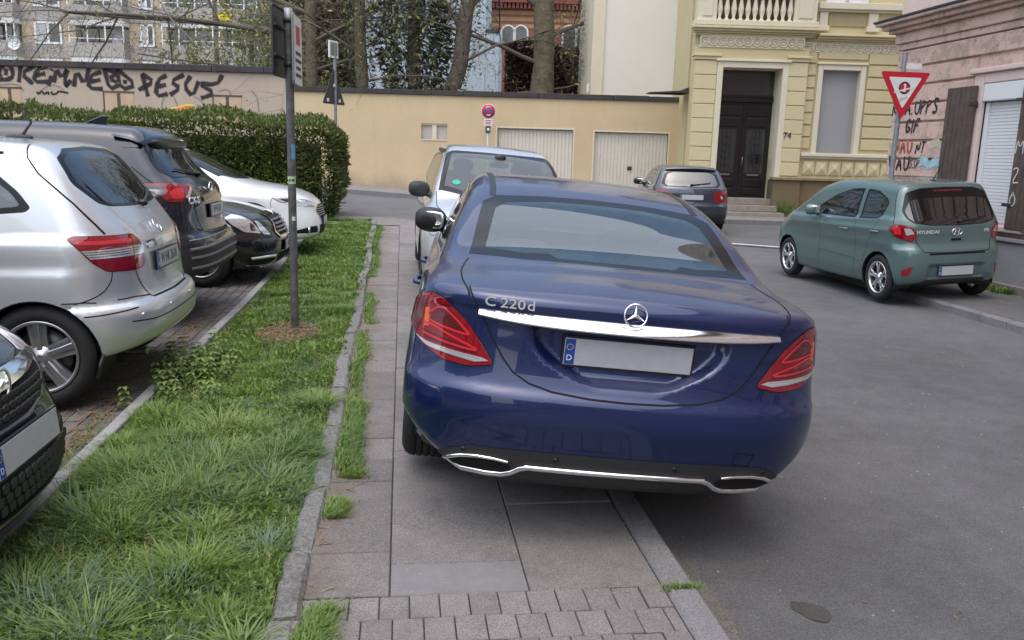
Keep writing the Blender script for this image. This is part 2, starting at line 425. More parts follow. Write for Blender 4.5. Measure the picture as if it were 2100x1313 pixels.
class CarB(Car):
    def __init__(s,c,pose,name,label,cat,paintmat,h=.03,group=None,scale=None):
        super().__init__(c,h); s.paint=paintmat
        cx,y0,z0,roll,yaw,pit=pose
        f=Vector((-math.sin(yaw),math.cos(yaw),0)); l0=Vector((-math.cos(yaw),-math.sin(yaw),0)); u0=f.cross(l0)
        l=l0*math.cos(roll)+u0*math.sin(roll); u=u0*math.cos(roll)-l0*math.sin(roll)
        s.root=empty(name); s.root.matrix_world=Matrix(((f.x,l.x,u.x,cx),(f.y,l.y,u.y,y0),(f.z,l.z,u.z,z0),(0,0,0,1)))
        if scale: s.root.scale=scale
        tag(s.root,label,cat,group)
    # ---- surface look-ups
    def sx(s,y,z,front=False):
        p=s.raycast((s.c['L']+.5 if front else -.5,y,z),(-1 if front else 1,0,0)); return p[0] if p is not None else (s.c['L'] if front else 0)
    def sy(s,x,z):
        p=s.raycast((x,1.5,z),(0,-1,0)); return p[1] if p is not None else s.c['hw']
    def sz(s,x,y):
        p=s.raycast((x,y,2.2),(0,0,-1)); return p[2] if p is not None else 1
    def nrm(s,p):
        g=grad(s.F,np.array([p],float))[0]; return g/np.linalg.norm(g)
    # ---- panels
    def _mesh(s,name,V,faces,mt,off,skirt,parent,flip=False):
        used=sorted({i for f in faces for i in f}); ix={v:i for i,v in enumerate(used)}
        P=np.array([V[i] for i in used],float)
        if not len(P): return None
        N=grad(s.F,P); N/=np.maximum(np.linalg.norm(N,axis=1),1e-9)[:,None]
        Q=P+N*off; FF=[tuple(ix[i] for i in f) for f in faces]; n=len(Q); NN=N
        if skirt:
            # merge coincident verts for boundary search
            key={}; rep=[]
            for i,p in enumerate(P):
                k=(round(p[0],4),round(p[1],4),round(p[2],4)); rep.append(key.setdefault(k,i))
            cnt={}
            for f in FF:
                for a in range(len(f)):
                    e=(rep[f[a]],rep[f[(a+1)%len(f)]]); 
                    if e[0]!=e[1]: cnt[e]=cnt.get(e,0)+1
            bd=[e for e in cnt if (e[1],e[0]) not in cnt]
            low=P-N*skirt; Q=np.concatenate([Q,low]); NN=np.concatenate([N,N])
            FF=FF+[(a,a+n,b+n,b) for a,b in bd]
        if flip:
            Q=Q*np.array([1,-1,1]); NN=NN*np.array([1,-1,1]); FF=[f[::-1] for f in FF]
        return newmesh(name,Q,FF,mt,parent or s.root,True,normals=NN)
    def patch(s,name,poly,view,mt,off=.004,skirt=.012,parent=None,mirror=False,pts3=False):
        if pts3: poly=P2(poly,view)
        pr,fl=VIEW[view]; b=Soup.__new__(Soup); b.V=s.base.V; b.F=s.base.F; b.memo=s.base.memo
        ins,_=split(b,poly,pr,fl,s.h)
        o=s._mesh(name,b.V,ins,mt,off,skirt,parent)
        if mirror:
            o2=s._mesh(name,b.V,ins,mt,off,skirt,parent if not isinstance(mirror,bpy.types.Object) else mirror,True); return o,o2
        return o
    def seam(s,pts,view,w=.006,mirror=False,name='panel_gap',mt=None,closed=False,pts3=False,off=.0012):
        if pts3: pts=P2(pts,view)
        pr,fl=VIEW[view]; b=Soup.__new__(Soup); b.V=s.base.V; b.F=s.base.F; b.memo=s.base.memo
        p=[np.array(q,float) for q in pts]; n=len(p); L=[];R=[]
        for i in range(n):
            a=p[i-1] if (i>0 or closed) else p[i]; c=p[(i+1)%n] if (i<n-1 or closed) else p[i]
            t1=p[i]-a; t2=c-p[i]
            t1=t1/np.linalg.norm(t1) if np.linalg.norm(t1)>1e-9 else t2/np.linalg.norm(t2); t2=t2/np.linalg.norm(t2) if np.linalg.norm(t2)>1e-9 else t1
            m=t1+t2; m/=max(np.linalg.norm(m),1e-6); nn=np.array([-m[1],m[0]]); k=w/2/max(abs(nn@np.array([-t1[1],t1[0]])),.4)
            L.append(tuple(p[i]+nn*k)); R.append(tuple(p[i]-nn*k))
        faces=[]
        for i in range(n if closed else n-1):
            j=(i+1)%n
            ins,_=split(b,[L[i],L[j],R[j],R[i]],pr,fl,s.h); faces+=ins
        mt=mt or M['gap']
        o=s._mesh(name,b.V,faces,mt,off,0,None)
        if mirror: s._mesh(name,b.V,faces,mt,off,0,None,True)
        return o
    def window(s,outer,inner,view,gm,mirror=False,name='window',frame=None):
        frame=frame or M['frit']
        views=[view]+({'left':['right']}.get(view,[]) if mirror else [])
        for v in views:
            pr,fl=VIEW[v]; b=s.body
            ins,rest=split(b,outer,pr,fl,s.h); b.F=rest
            t=Soup.__new__(Soup); t.V=b.V; t.memo=b.memo; t.F=ins
            fl2=lambda c,n:np.ones(len(c),bool)
            gi,ring=split(t,inner,pr,fl2,s.h)
            w=s._mesh(name,b.V,gi,gm,-.001,0,None)
            s._mesh('frame',b.V,ring,frame,0.0,.02,w)
    def arch(s,x,z,r):
        k=[(x+r*math.cos(a),z+r*math.sin(a)) for a in np.linspace(0,2*math.pi,40,endpoint=False)]
        hw=s.c['hw']
        for sg in (1,-1):
            ins,rest=split(s.body,k,PX['side'],lambda c,n:(c[:,1]*sg>hw-.32)&(c[:,2]<z+r),s.h); s.body.F=rest
        for sg in (1,-1):
            m=MB(); A=np.linspace(-.35,math.pi+.35,30); ring=[]; 
            for a in A:
                px,pz=x+(r-.001)*math.cos(a),z+(r-.001)*math.sin(a)
                y=s.sy(px,max(pz,s.c['zmin']+.12))
                ring.append((px,pz,y))
            V=[];n=len(ring)
            for (px,pz,y) in ring:
                # lip slightly proud, then the well going in
                ex,ez=(px-x)/r,(pz-z)/r
                V+= [(px+ex*.012,sg*(y-.012),pz+ez*.012),(px+ex*.0,sg*(y+.002),pz+ez*.0),(px-ex*.008,sg*(y-.012),pz-ez*.008),(px,sg*(y-.05),pz),(px,sg*(hw-.33),pz)]
            F=[]
            for i in range(n-1):
                for q in range(4):
                    f=(i*5+q,i*5+q+1,(i+1)*5+q+1,(i+1)*5+q); F.append(f if sg<0 else f[::-1])
            m.add(V,F,True)
            c=len(m.V); 
            m.add([(x+r*math.cos(a),sg*(hw-.33),z+r*math.sin(a)) for a in A],[tuple(range(n))])
            m.build('wheel_arch_liner',M['black_trim'],s.root)
    def wheel(s,x,side,r,w,rr,style=0,n=5,rim=None,steer=0,z=None,yo=None):
        yo=yo if yo is not None else s.c['hw']-.03
        e=empty('wheel'); e.parent=s.root; e.location=(x,side*yo,z if z is not None else r); e.rotation_euler=(0,0,(0 if side>0 else math.pi)+steer)
        key=(r,w,rr,style,n)
        if not hasattr(s,'_wc'): s._wc={}
        if key not in s._wc:
            t=MB(); d=r-rr
            prof=[(rr-.005,-w+.02),(rr+.01,-w+.006),(rr+d*.5,-w-.004),(r-.02,-w+.012),(r-.004,-w+.035)]
            for g in range(4):
                yy=-w+.05+(w-.1)*(g+.5)/4; prof+=[(r,yy-.02),(r,yy-.006),(r-.008,yy-.004),(r-.008,yy+.002),(r,yy+.004)]
            prof+=[(r-.004,-.035),(r-.02,-.012),(rr+d*.5,.004),(rr+.012,-.006),(rr-.004,-.02)]
            t.lathe(prof,48,1); tyre=t
            m=MB(); m.lathe([(rr-.002,-.012),(rr-.004,-.006),(rr-.018,-.010),(rr-.026,-.03),(rr-.03,-w+.05),(rr-.002,-w+.02)],48,1)
            def spoke(a,w0,w1,y0=-.035,y1=-.02,r0=.045,r1=None,tw=0):
                r1=r1 or rr-.014; c,q=math.cos(a),math.sin(a); V=[]
                for (ra,hw_,yy,th) in ((r0,w0,y0+.008,.03),((r0+r1)/2,(w0+w1)/2*.92,(y0+y1)/2+.010,.028),(r1,w1,y1,.03)):
                    off=tw*(ra-r0)
                    for (u,v) in ((-hw_,-th),(-hw_,-.004),(-hw_*.7,0),(hw_*.7,0),(hw_,-.004),(hw_,-th)):
                        V.append((ra*c-(u+off)*q,yy+v,ra*q+(u+off)*c))
                F=[]
                for i in range(2):
                    for k in range(6):
                        F.append((i*6+k,i*6+(k+1)%6,(i+1)*6+(k+1)%6,(i+1)*6+k))
                m.add(V,F)
            for k in range(n):
                a=2*math.pi*k/n+.25
                if style==0: spoke(a,.034,.040)
                elif style==1:                        # twin spokes
                    spoke(a-.13,.018,.015); spoke(a+.13,.018,.015)
                elif style==2:                        # broad spokes with a raised middle bar
                    spoke(a,.046,.060,-.045,-.028); spoke(a,.017,.017,-.033,-.014)
                else:                                  # Y spokes
                    spoke(a,.026,.03,r1=rr*.62); spoke(a-.10,.014,.016,r0=rr*.5,tw=-.25); spoke(a+.10,.014,.016,r0=rr*.5,tw=.25)
            m.lathe([(.0,-.016),(.026,-.016),(.030,-.024),(.062,-.03),(.072,-.05)],24,1)
            dk=MB(); dk.lathe([(.05,-.09),(rr*.72,-.085),(rr*.72,-.10),(.05,-.105)],32,1)
            bolts=MB()
            for k in range(5):
                a=2*math.pi*k/5; bolts.lathe([(0,-.028),(.009,-.028),(.009,-.045)],8,1,(.048*math.cos(a),0,.048*math.sin(a)))
            s._wc[key]=(tyre.build('tyre',M['rubber'],e),m.build('rim',rim or M['alloy'],e),dk.build('brake_disc',M['disc'],e),bolts.build('wheel_bolts',M['black_trim'],e))
        else:
            for o in s._wc[key]:
                c=o.copy(); COL.objects.link(c); c.parent=e
        return e
    def interior(s,xf,xr,H,x0,x1,zb=.55,steer=True):
        hw=s.c['hw']
        fl=MB(); fl.box((x0,-hw+.12,s.c['zmin']+.06),(x1,hw-.12,s.c['zmin']+.10)); fl.build('floor',M['lining'],s.root)
        for nm,X,ys,dz in (('front_seat',xf,(-.37,.37),.0),('rear_seat',xr,(-.37,.37),-.20)):
            for y in ys:
                m=MB(); Mx=Matrix.Rotation(-.32,3,'Y')
                m.blob((X,y,zb+.30),(.09,.25,.36),3.2,M=Mx); m.blob((X+.27,y,zb-.02),(.28,.26,.10),3.2)
                o=m.build(nm,M['seat_cloth'],s.root)
                hd=MB(); hd.blob((X-.135,y,zb+.72+dz),(.05,.13,.095),2.8,M=Mx); hd.tube([(X-.10,y-.05,zb+.6),(X-.13,y-.05,zb+.7+dz)],.008,6); hd.tube([(X-.10,y+.05,zb+.6),(X-.13,y+.05,zb+.7+dz)],.008,6); hd.build('headrest',M['seat_cloth'],o)
        d=MB(); d.blob((x1-.26,0,zb+.20),(.34,hw-.16,.16),4); d.build('dashboard',M['lining'],s.root)
        if steer:
            w=MB(); c=np.array((x1-.72,.37,zb+.33)); R=Matrix.Rotation(-1.15,3,'Y')
            pts=[tuple(c+np.array(R@Vector((.185*math.cos(a),.185*math.sin(a),0)))) for a in np.linspace(0,2*math.pi,25)]
            w.tube(pts,.014,8,False); w.blob(tuple(c),(.03,.07,.06),2.5)
            for a in (0,2.2,4.1): w.tube([tuple(c),tuple(c+np.array(R@Vector((.18*math.cos(a),.18*math.sin(a),0))))],.012,6)
            w.build('steering_wheel',M['lining'],s.root)
    def mirror_(s,x,z,yo=None,mt=None,face=-1,size=(.09,.12,.085),out=.15):
        for sg in (1,-1):
            y=(s.sy(x,z)-.02); R=Matrix.Rotation(-sg*.30,3,'Z')
            m=MB(); m.blob((x,sg*(y+out),z+.07),size,2.5,24,16,R); m.tube([(x+.03,sg*(y-.03),z-.0),(x,sg*(y+out*.6),z+.03)],[.035,.028],8)
            o=m.build('door_mirror',mt or s.paint,s.root)
            g=MB(); g.blob((x-size[0]*.86,sg*(y+out-.022),z+.075),(.012,size[1]*.70,size[2]*.68),4,20,10,R); g.build('mirror_glass',M['mirror_glass'],o)
    def plate(s,y,z,txt=None,front=False,tilt=None,w=.52,h=.11,eu=True,yc=0):
        x=s.sx(yc,z,front); sg=1 if front else -1
        n=s.nrm((x,yc,z)); ang=math.atan2(n[2],abs(n[0])) if tilt is None else tilt
        e=MB(); e.box((-.010,-w/2-.008,-h/2-.010),(.003,w/2+.008,h/2+.008)); 
        pl=empty('license_plate'); pl.parent=s.root; pl.location=(x+sg*.014,yc,z); pl.rotation_euler=(0,(-ang if front else ang),0) if front else (0,ang,0)
        if not front:
            # build facing -x: rotate half a turn about z
            pl.rotation_euler=(0,-ang,math.pi)
        e.build('plate_holder',M['black_trim'],pl)
        q=MB(); q.box((.0035,-w/2,-h/2),(.0055,w/2,h/2)); q.build('plate_panel',M['white_plate'],pl,.001)
        if eu:
            b=MB(); b.box((.0058,-w/2+.003,-h/2+.003),(.0066,-w/2+.043,h/2-.003)); b.build('country_strip',M['plate_blue'],pl)
            text('country_letter','D',.034,M['white_ink'],pl,(.0068,-w/2+.022,-h*.24),(0,1,0),(0,0,1),.0004)
            st=MB()
            for k in range(12):
                a=k*math.pi/6; st.lathe([(0,.0004),(.0022,.0004),(.0022,0)],5,0,(.0068,-w/2+.022+.012*math.cos(a),h*.17+.012*math.sin(a)))
            st.build('star_ring',mk('star_yellow',(.8,.6,.05),.5),pl)
        if txt: text('plate_number',txt,.098,M['ink'],pl,(.0060,.02,.0),(0,1,0),(0,0,1),.0006,sx=.78)
        return pl
    def line_tube(s,name,pts,r,mt,off=.0,parent=None,n=8,flat=None,mirror=False):
        P=s.onsurf(pts); N=grad(s.F,P); N/=np.linalg.norm(N,axis=1)[:,None]; P=P+N*off
        m=MB(); m.tube(P.tolist(),r,n,flat=flat); o=m.build(name,mt,parent or s.root)
        if mirror:
            m=MB(); m.tube((P*np.array([1,-1,1])).tolist(),r,n,flat=flat); m.build(name,mt,parent or s.root)
        return o
    def finish(s,lining=True):
        b=s.body; used=sorted({i for f in b.F for i in f}); ix={v:i for i,v in enumerate(used)}
        P=np.array([b.V[i] for i in used]); N=grad(s.F,P); N/=np.maximum(np.linalg.norm(N,axis=1),1e-9)[:,None]
        FF=[tuple(ix[i] for i in f) for f in b.F]
        o=newmesh('body',P,FF,s.paint,s.root,True,normals=N)
        if lining:
            c=P-N*.022; cz=np.array([P[list(f)][:,2].mean() for f in FF]); 
            newmesh('cabin_lining',c,[f[::-1] for f,z in zip(FF,cz) if z>.35],M['lining'],s.root,True,normals=-N)
        return o
def star_emblem(car,loc,r,n,up=(0,0,1),name='star_emblem',ring=True):
    """three-pointed star in a ring"""
    n=np.array(n,float); n/=np.linalg.norm(n); u=np.array(up,float); u-=n*(u@n); u/=np.linalg.norm(u); v=np.cross(n,u); c=np.array(loc,float)
    m=MB()
    if ring: m.tube([tuple(c+r*(math.cos(a)*u+math.sin(a)*v)) for a in np.linspace(0,2*math.pi,33)],r*.085,8,False)
    for k in range(3):
        a=2*math.pi*k/3; d=math.cos(a)*u+math.sin(a)*v; e=np.cross(n,d)
        tip=c+d*r*.97; bl=c+d*r*.08+e*r*.17; br=c+d*r*.08-e*r*.17; top=c+n*r*.14
        m.add([tip,bl,c-n*r*.02,br,top],[(0,4,1),(0,3,4),(1,4,2),(2,4,3)])
    return m.build(name,M['chrome'],car.root)
# ============================================================ the nine parked cars
C_DEF=dict(L=4.69,H=1.45,hw=.905,zmin=.17,
 top=[(-.2,.98),(.08,1.03),(.16,1.055),(.35,1.085),(.60,1.105),(.80,1.15),(1.05,1.255),(1.32,1.352),(1.60,1.418),(2.0,1.452),(2.4,1.457),(2.75,1.435),(3.0,1.37),(3.3,1.22),(3.62,1.06),(3.75,1.01),(4.0,.97),(4.3,.90),(4.55,.80),(4.9,.6)],
 crown=.045,crown4=.02,
 rear=[(.1,.35),(.2,.20),(.28,.10),(.36,.05),(.46,.02),(.56,.0),(.63,.008),(.68,.04),(.74,.058),(.85,.074),(.94,.082),(1.0,.070),(1.06,.062),(1.2,.06)],
 front=[(.1,4.5),(.3,4.64),(.5,4.69),(.7,4.66),(.85,4.5),(1.0,4.3)],
 rplan=(.07,.23),fplan=(.12,.40),
 plan=[(0,.05),(.3,.015),(.7,.0),(3.9,.0),(4.4,.03),(4.7,.10)],
 sec=[(.15,.10),(.25,.05),(.38,.012),(.50,.0),(.62,.0),(.74,.008),(.86,.02),(.95,.035),(1.05,.06)],
 belt=[(0,1.03),(.6,1.02),(1.2,.985),(2.5,.945),(3.6,.92),(4.7,.8)],
 gh=[(0,.0),(.35,.0),(.75,.05),(1.3,.045),(2.2,.03),(3.2,.04),(3.8,.06),(4.2,.0)],
 tumble=.31,tcurve=.22,bottom=[(0,.24),(.5,.19),(4.2,.19),(4.7,.22)],k=(.085,.06,.09,.05))
B_DEF=dict(L=4.27,H=1.63,hw=.885,zmin=.16,
 top=[(-.2,1.53),(.3,1.56),(.7,1.59),(1.3,1.615),(2.0,1.62),(2.5,1.58),(2.9,1.50),(3.3,1.32),(3.65,1.12),(3.85,1.03),(4.1,.94),(4.3,.80),(4.5,.6)],
 crown=.05,crown4=.03,
 rear=[(.1,.34),(.2,.22),(.28,.07),(.36,.02),(.46,.0),(.55,.005),(.60,.03),(.63,.075),(.70,.09),(.85,.10),(.98,.12),(1.05,.16),(1.15,.23),(1.3,.34),(1.45,.46),(1.54,.54),(1.7,.70)],
 front=[(.1,4.1),(.3,4.24),(.5,4.27),(.7,4.24),(.9,4.05),(1.1,3.85)],
 rplan=(.06,.27),fplan=(.14,.40),
 plan=[(0,.04),(.3,.012),(.7,.0),(3.5,.0),(4.0,.03),(4.3,.10)],
 sec=[(.15,.08),(.25,.03),(.36,.005),(.5,.0),(.68,.004),(.80,.012),(.86,.026),(.95,.03),(1.05,.045)],
 belt=[(0,1.02),(.6,1.01),(1.2,.99),(2.5,.95),(3.6,.93),(4.4,.85)],
 gh=[(0,.02),(.6,.025),(1.3,.025),(2.2,.025),(3.2,.04),(3.6,.06),(4.0,.0)],
 tumble=.22,tcurve=.16,bottom=[(0,.36),(.45,.27),(1.2,.19),(3.8,.19),(4.3,.22)],k=(.10,.08,.09,.05))
CX_DEF=dict(L=4.54,H=1.73,hw=.92,zmin=.2,
 top=[(-.2,1.64),(.1,1.66),(.5,1.69),(1.2,1.72),(2.0,1.725),(2.4,1.67),(2.8,1.58),(3.2,1.36),(3.5,1.17),(3.65,1.10),(4.0,1.03),(4.3,.95),(4.6,.7)],
 crown=.045,crown4=.03,
 rear=[(.1,.36),(.25,.22),(.33,.06),(.42,.01),(.52,.0),(.60,.0),(.68,.012),(.73,.04),(.78,.085),(.86,.10),(1.0,.11),(1.1,.13),(1.18,.17),(1.3,.29),(1.45,.42),(1.58,.50),(1.75,.62)],
 front=[(.1,4.3),(.3,4.5),(.55,4.54),(.8,4.5),(1.0,4.3),(1.2,4.0)],
 rplan=(.07,.30),fplan=(.14,.45),
 plan=[(0,.05),(.3,.015),(.7,.0),(3.7,.0),(4.2,.03),(4.6,.10)],
 sec=[(.2,.06),(.35,.0),(.6,.012),(.75,.012),(.88,.0),(.98,.014),(1.08,.04)],
 belt=[(0,1.12),(.6,1.11),(1.2,1.08),(2.5,1.03),(3.6,1.0),(4.7,.9)],
 gh=[(0,.03),(.6,.05),(1.3,.04),(2.2,.03),(3.2,.04),(3.6,.06),(4.0,.0)],
 tumble=.30,tcurve=.2,bottom=[(0,.44),(.5,.33),(4.0,.25),(4.6,.28)],k=(.10,.07,.09,.05))
E_DEF=dict(L=4.87,H=1.47,hw=.925,zmin=.16,
 top=[(-.2,1.0),(.1,1.06),(.5,1.10),(.8,1.14),(1.3,1.34),(1.7,1.42),(2.3,1.465),(2.7,1.45),(3.0,1.38),(3.4,1.17),(3.68,1.03),(3.85,.985),(4.2,.93),(4.5,.855),(4.68,.79),(4.8,.72),(5.1,.5)],
 crown=.055,crown4=.03,
 rear=[(.1,.3),(.3,.05),(.5,.0),(.7,.05),(.9,.07),(1.1,.05)],
 front=[(.1,4.55),(.2,4.74),(.28,4.83),(.38,4.865),(.50,4.87),(.56,4.855),(.62,4.82),(.72,4.79),(.80,4.74),(.95,4.5)],
 rplan=(.07,.25),fplan=(.16,.42),
 plan=[(0,.05),(.3,.015),(.7,.0),(4.0,.0),(4.5,.02),(4.9,.08)],
 sec=[(.15,.08),(.25,.03),(.38,.005),(.55,.0),(.7,.002),(.80,.012),(.86,.035),(.95,.06)],
 belt=[(0,1.0),(.6,.98),(1.2,.96),(2.5,.93),(3.6,.90),(4.9,.72)],
 gh=[(0,.0),(.4,.03),(.75,.06),(1.3,.05),(2.2,.04),(3.4,.06),(3.8,.06),(4.1,.0)],
 tumble=.36,tcurve=.2,bottom=[(0,.24),(.5,.19),(4.3,.19),(4.9,.2)],k=(.10,.08,.07,.05))
M_DEF=dict(L=4.87,H=1.48,hw=.926,zmin=.15,
 top=[(-.2,1.05),(.1,1.10),(.5,1.16),(.9,1.28),(1.5,1.43),(2.1,1.48),(2.6,1.46),(2.95,1.37),(3.4,1.16),(3.75,1.00),(3.95,.955),(4.3,.90),(4.55,.83),(4.7,.765),(4.82,.68),(5.1,.45)],
 crown=.055,crown4=.04,
 rear=[(.1,.3),(.3,.05),(.5,.0),(.7,.05),(.9,.07),(1.1,.05)],
 front=[(.1,4.62),(.18,4.78),(.25,4.85),(.35,4.87),(.46,4.855),(.56,4.83),(.68,4.80),(.76,4.75),(.85,4.62),(1.0,4.3)],
 rplan=(.07,.25),fplan=(.17,.46),
 plan=[(0,.05),(.3,.015),(.7,.0),(4.0,.0),(4.5,.02),(4.9,.08)],
 sec=[(.15,.06),(.25,.02),(.38,.005),(.55,.01),(.66,.006),(.76,.0),(.84,.025),(.95,.06)],
 belt=[(0,1.02),(.6,1.0),(1.2,.97),(2.5,.93),(3.6,.89),(4.9,.70)],
 gh=[(0,.0),(.4,.03),(.75,.06),(1.3,.05),(2.2,.04),(3.4,.06),(3.9,.06),(4.2,.0)],
 tumble=.36,tcurve=.2,bottom=[(0,.24),(.5,.19),(4.3,.18),(4.9,.17)],k=(.10,.08,.08,.05))
O_DEF=dict(L=4.04,H=1.50,hw=.87,zmin=.14,
 top=[(-.2,1.36),(.3,1.43),(1.0,1.49),(1.6,1.5),(2.1,1.47),(2.5,1.37),(2.9,1.17),(3.2,1.03),(3.4,.975),(3.65,.91),(3.82,.83),(3.93,.75),(4.1,.55)],
 crown=.06,crown4=.04,
 rear=[(.1,.3),(.3,.05),(.5,.0),(.7,.05),(.9,.09),(1.1,.2),(1.4,.4),(1.6,.55)],
 front=[(.1,3.80),(.17,3.93),(.24,4.0),(.33,4.03),(.42,4.04),(.50,4.02),(.58,3.99),(.68,3.965),(.76,3.92),(.85,3.80),(1.0,3.5)],
 rplan=(.07,.25),fplan=(.20,.42),
 plan=[(0,.05),(.3,.015),(.7,.0),(3.2,.0),(3.7,.02),(4.1,.08)],
 sec=[(.14,.06),(.25,.02),(.38,.0),(.55,.0),(.7,.01),(.8,.025),(.95,.05)],
 belt=[(0,1.02),(.6,1.0),(1.2,.98),(2.5,.94),(3.2,.90),(4.1,.74)],
 gh=[(0,.0),(.4,.03),(.75,.05),(1.3,.04),(2.2,.04),(3.0,.06),(3.4,.0)],
 tumble=.28,tcurve=.2,bottom=[(0,.24),(.5,.20),(3.4,.21),(4.1,.225)],k=(.10,.08,.08,.05))
T_DEF=dict(L=4.40,H=1.65,hw=.895,zmin=.16,
 top=[(-.2,1.58),(.3,1.62),(1.0,1.65),(1.8,1.655),(2.3,1.63),(2.65,1.55),(3.0,1.36),(3.35,1.13),(3.5,1.06),(3.8,.99),(4.1,.90),(4.25,.82),(4.5,.6)],
 crown=.055,crown4=.03,
 rear=[(.1,.3),(.3,.05),(.5,.0),(.7,.05),(.9,.07),(1.1,.12),(1.5,.3),(1.7,.45)],
 front=[(.1,4.22),(.25,4.36),(.45,4.40),(.6,4.38),(.75,4.33),(.9,4.15),(1.05,3.8)],
 rplan=(.07,.25),fplan=(.16,.42),
 plan=[(0,.05),(.3,.015),(.7,.0),(3.5,.0),(4.0,.02),(4.4,.08)],
 sec=[(.15,.08),(.25,.03),(.38,.005),(.55,.0),(.7,.004),(.84,.02),(.95,.04)],
 belt=[(0,1.06),(.6,1.05),(1.2,1.02),(2.5,.98),(3.4,.95),(4.4,.8)],
 gh=[(0,.0),(.4,.03),(.75,.04),(1.3,.04),(2.2,.04),(3.2,.05),(3.6,.03),(3.8,.0)],
 tumble=.26,tcurve=.14,bottom=[(0,.24),(.5,.19),(3.9,.19),(4.4,.2)],k=(.09,.08,.09,.05))
G_DEF=dict(L=4.2,H=1.48,hw=.88,zmin=.16,
 top=[(-.2,1.37),(.2,1.40),(.7,1.455),(1.4,1.48),(2.0,1.475),(2.4,1.42),(2.8,1.25),(3.2,1.06),(3.4,1.0),(3.8,.92),(4.1,.82),(4.4,.6)],
 crown=.055,crown4=.03,
 rear=[(.1,.3),(.22,.15),(.32,.04),(.45,.0),(.58,.0),(.63,.03),(.68,.05),(.85,.055),(.95,.08),(1.02,.13),(1.15,.24),(1.3,.36),(1.4,.44),(1.55,.56)],
 front=[(.1,4.0),(.3,4.17),(.5,4.2),(.7,4.15),(.9,3.95),(1.05,3.7)],
 rplan=(.06,.24),fplan=(.16,.42),
 plan=[(0,.04),(.3,.012),(.7,.0),(3.3,.0),(3.8,.02),(4.2,.08)],
 sec=[(.15,.08),(.25,.03),(.38,.005),(.55,.0),(.7,.004),(.84,.02),(.95,.04)],
 belt=[(0,.99),(.6,.98),(1.2,.96),(2.5,.92),(3.4,.89),(4.2,.78)],
 gh=[(0,.02),(.4,.03),(.75,.04),(1.3,.04),(2.2,.04),(3.2,.05),(3.5,.0)],
 tumble=.32,tcurve=.2,bottom=[(0,.24),(.5,.19),(3.7,.19),(4.2,.2)],k=(.09,.07,.09,.05))
I_DEF=dict(L=3.67,H=1.48,hw=.84,zmin=.15,
 top=[(-.2,1.40),(.2,1.425),(.7,1.465),(1.3,1.48),(1.8,1.47),(2.2,1.40),(2.6,1.21),(2.85,1.08),(3.0,1.02),(3.3,.94),(3.55,.83),(3.8,.6)],
 crown=.05,crown4=.03,
 rear=[(.1,.28),(.2,.15),(.28,.05),(.38,.01),(.48,.0),(.58,.005),(.66,.02),(.70,.05),(.74,.07),(.82,.075),(.92,.075),(1.0,.10),(1.06,.14),(1.15,.20),(1.3,.29),(1.40,.34),(1.45,.36),(1.6,.45)],
 front=[(.1,3.45),(.3,3.64),(.5,3.67),(.7,3.62),(.9,3.4),(1.1,3.1)],
 rplan=(.05,.24),fplan=(.15,.36),
 plan=[(0,.03),(.3,.005),(.6,.0),(2.8,.0),(3.3,.02),(3.7,.08)],
 sec=[(.15,.08),(.25,.035),(.38,.012),(.5,.012),(.62,.012),(.74,.0),(.86,.004),(.95,.025),(1.05,.05)],
 belt=[(0,1.02),(.5,1.02),(1.2,.985),(2.2,.945),(2.9,.92),(3.7,.8)],
 gh=[(0,.02),(.4,.03),(.75,.04),(1.3,.035),(2.2,.035),(2.8,.05),(3.1,.0)],
 tumble=.26,tcurve=.18,bottom=[(0,.25),(.5,.19),(3.2,.19),(3.7,.2)],k=(.09,.06,.09,.05))
D90=1.5708
POSE=dict(C=(.83,3.054,.098,.076,-.068,0),B=(-1.52,6.0,.11,0,D90,0),CX=(-1.68,8.4,.15,0,D90,0),
 E=(-1.42-4.87,10.7,.10,0,-D90,0),M=(-1.14-4.87,12.75,.25,0,-D90,0),O=(-1.385-4.04,3.2,.08,0,-D90,0),
 T=(1.05,12.6,.14,-.06,2*D90,0),G=(6.38,18.0,.09,0,-.17,0),I=(6.64,9.17,.07,-.05,.068,0))
M['paint_blue']=paint('paint_blue',(.001,.012,.082),.40,.34,.42,(.15,.15,.175))
M['paint_silver']=paint('paint_silver',(.62,.64,.66),.60,.34,.05); M['paint_navy']=paint('paint_navy',(.002,.005,.016),.3,.28,.02)
M['paint_black']=paint('paint_black',(.006,.006,.007),.3,.25,.30); M['paint_white']=paint('paint_white',(.82,.83,.84),0,.3,.02)
M['paint_opel']=paint('paint_opel',(.008,.010,.014),.4,.25,.15); M['paint_lightblue']=paint('paint_lightblue',(.60,.61,.62),.45,.34,.06)
M['paint_slate']=paint('paint_slate',(.045,.055,.078),.5,.28,.22); M['paint_teal']=paint('paint_teal',(.095,.155,.150),.25,.34,.12)
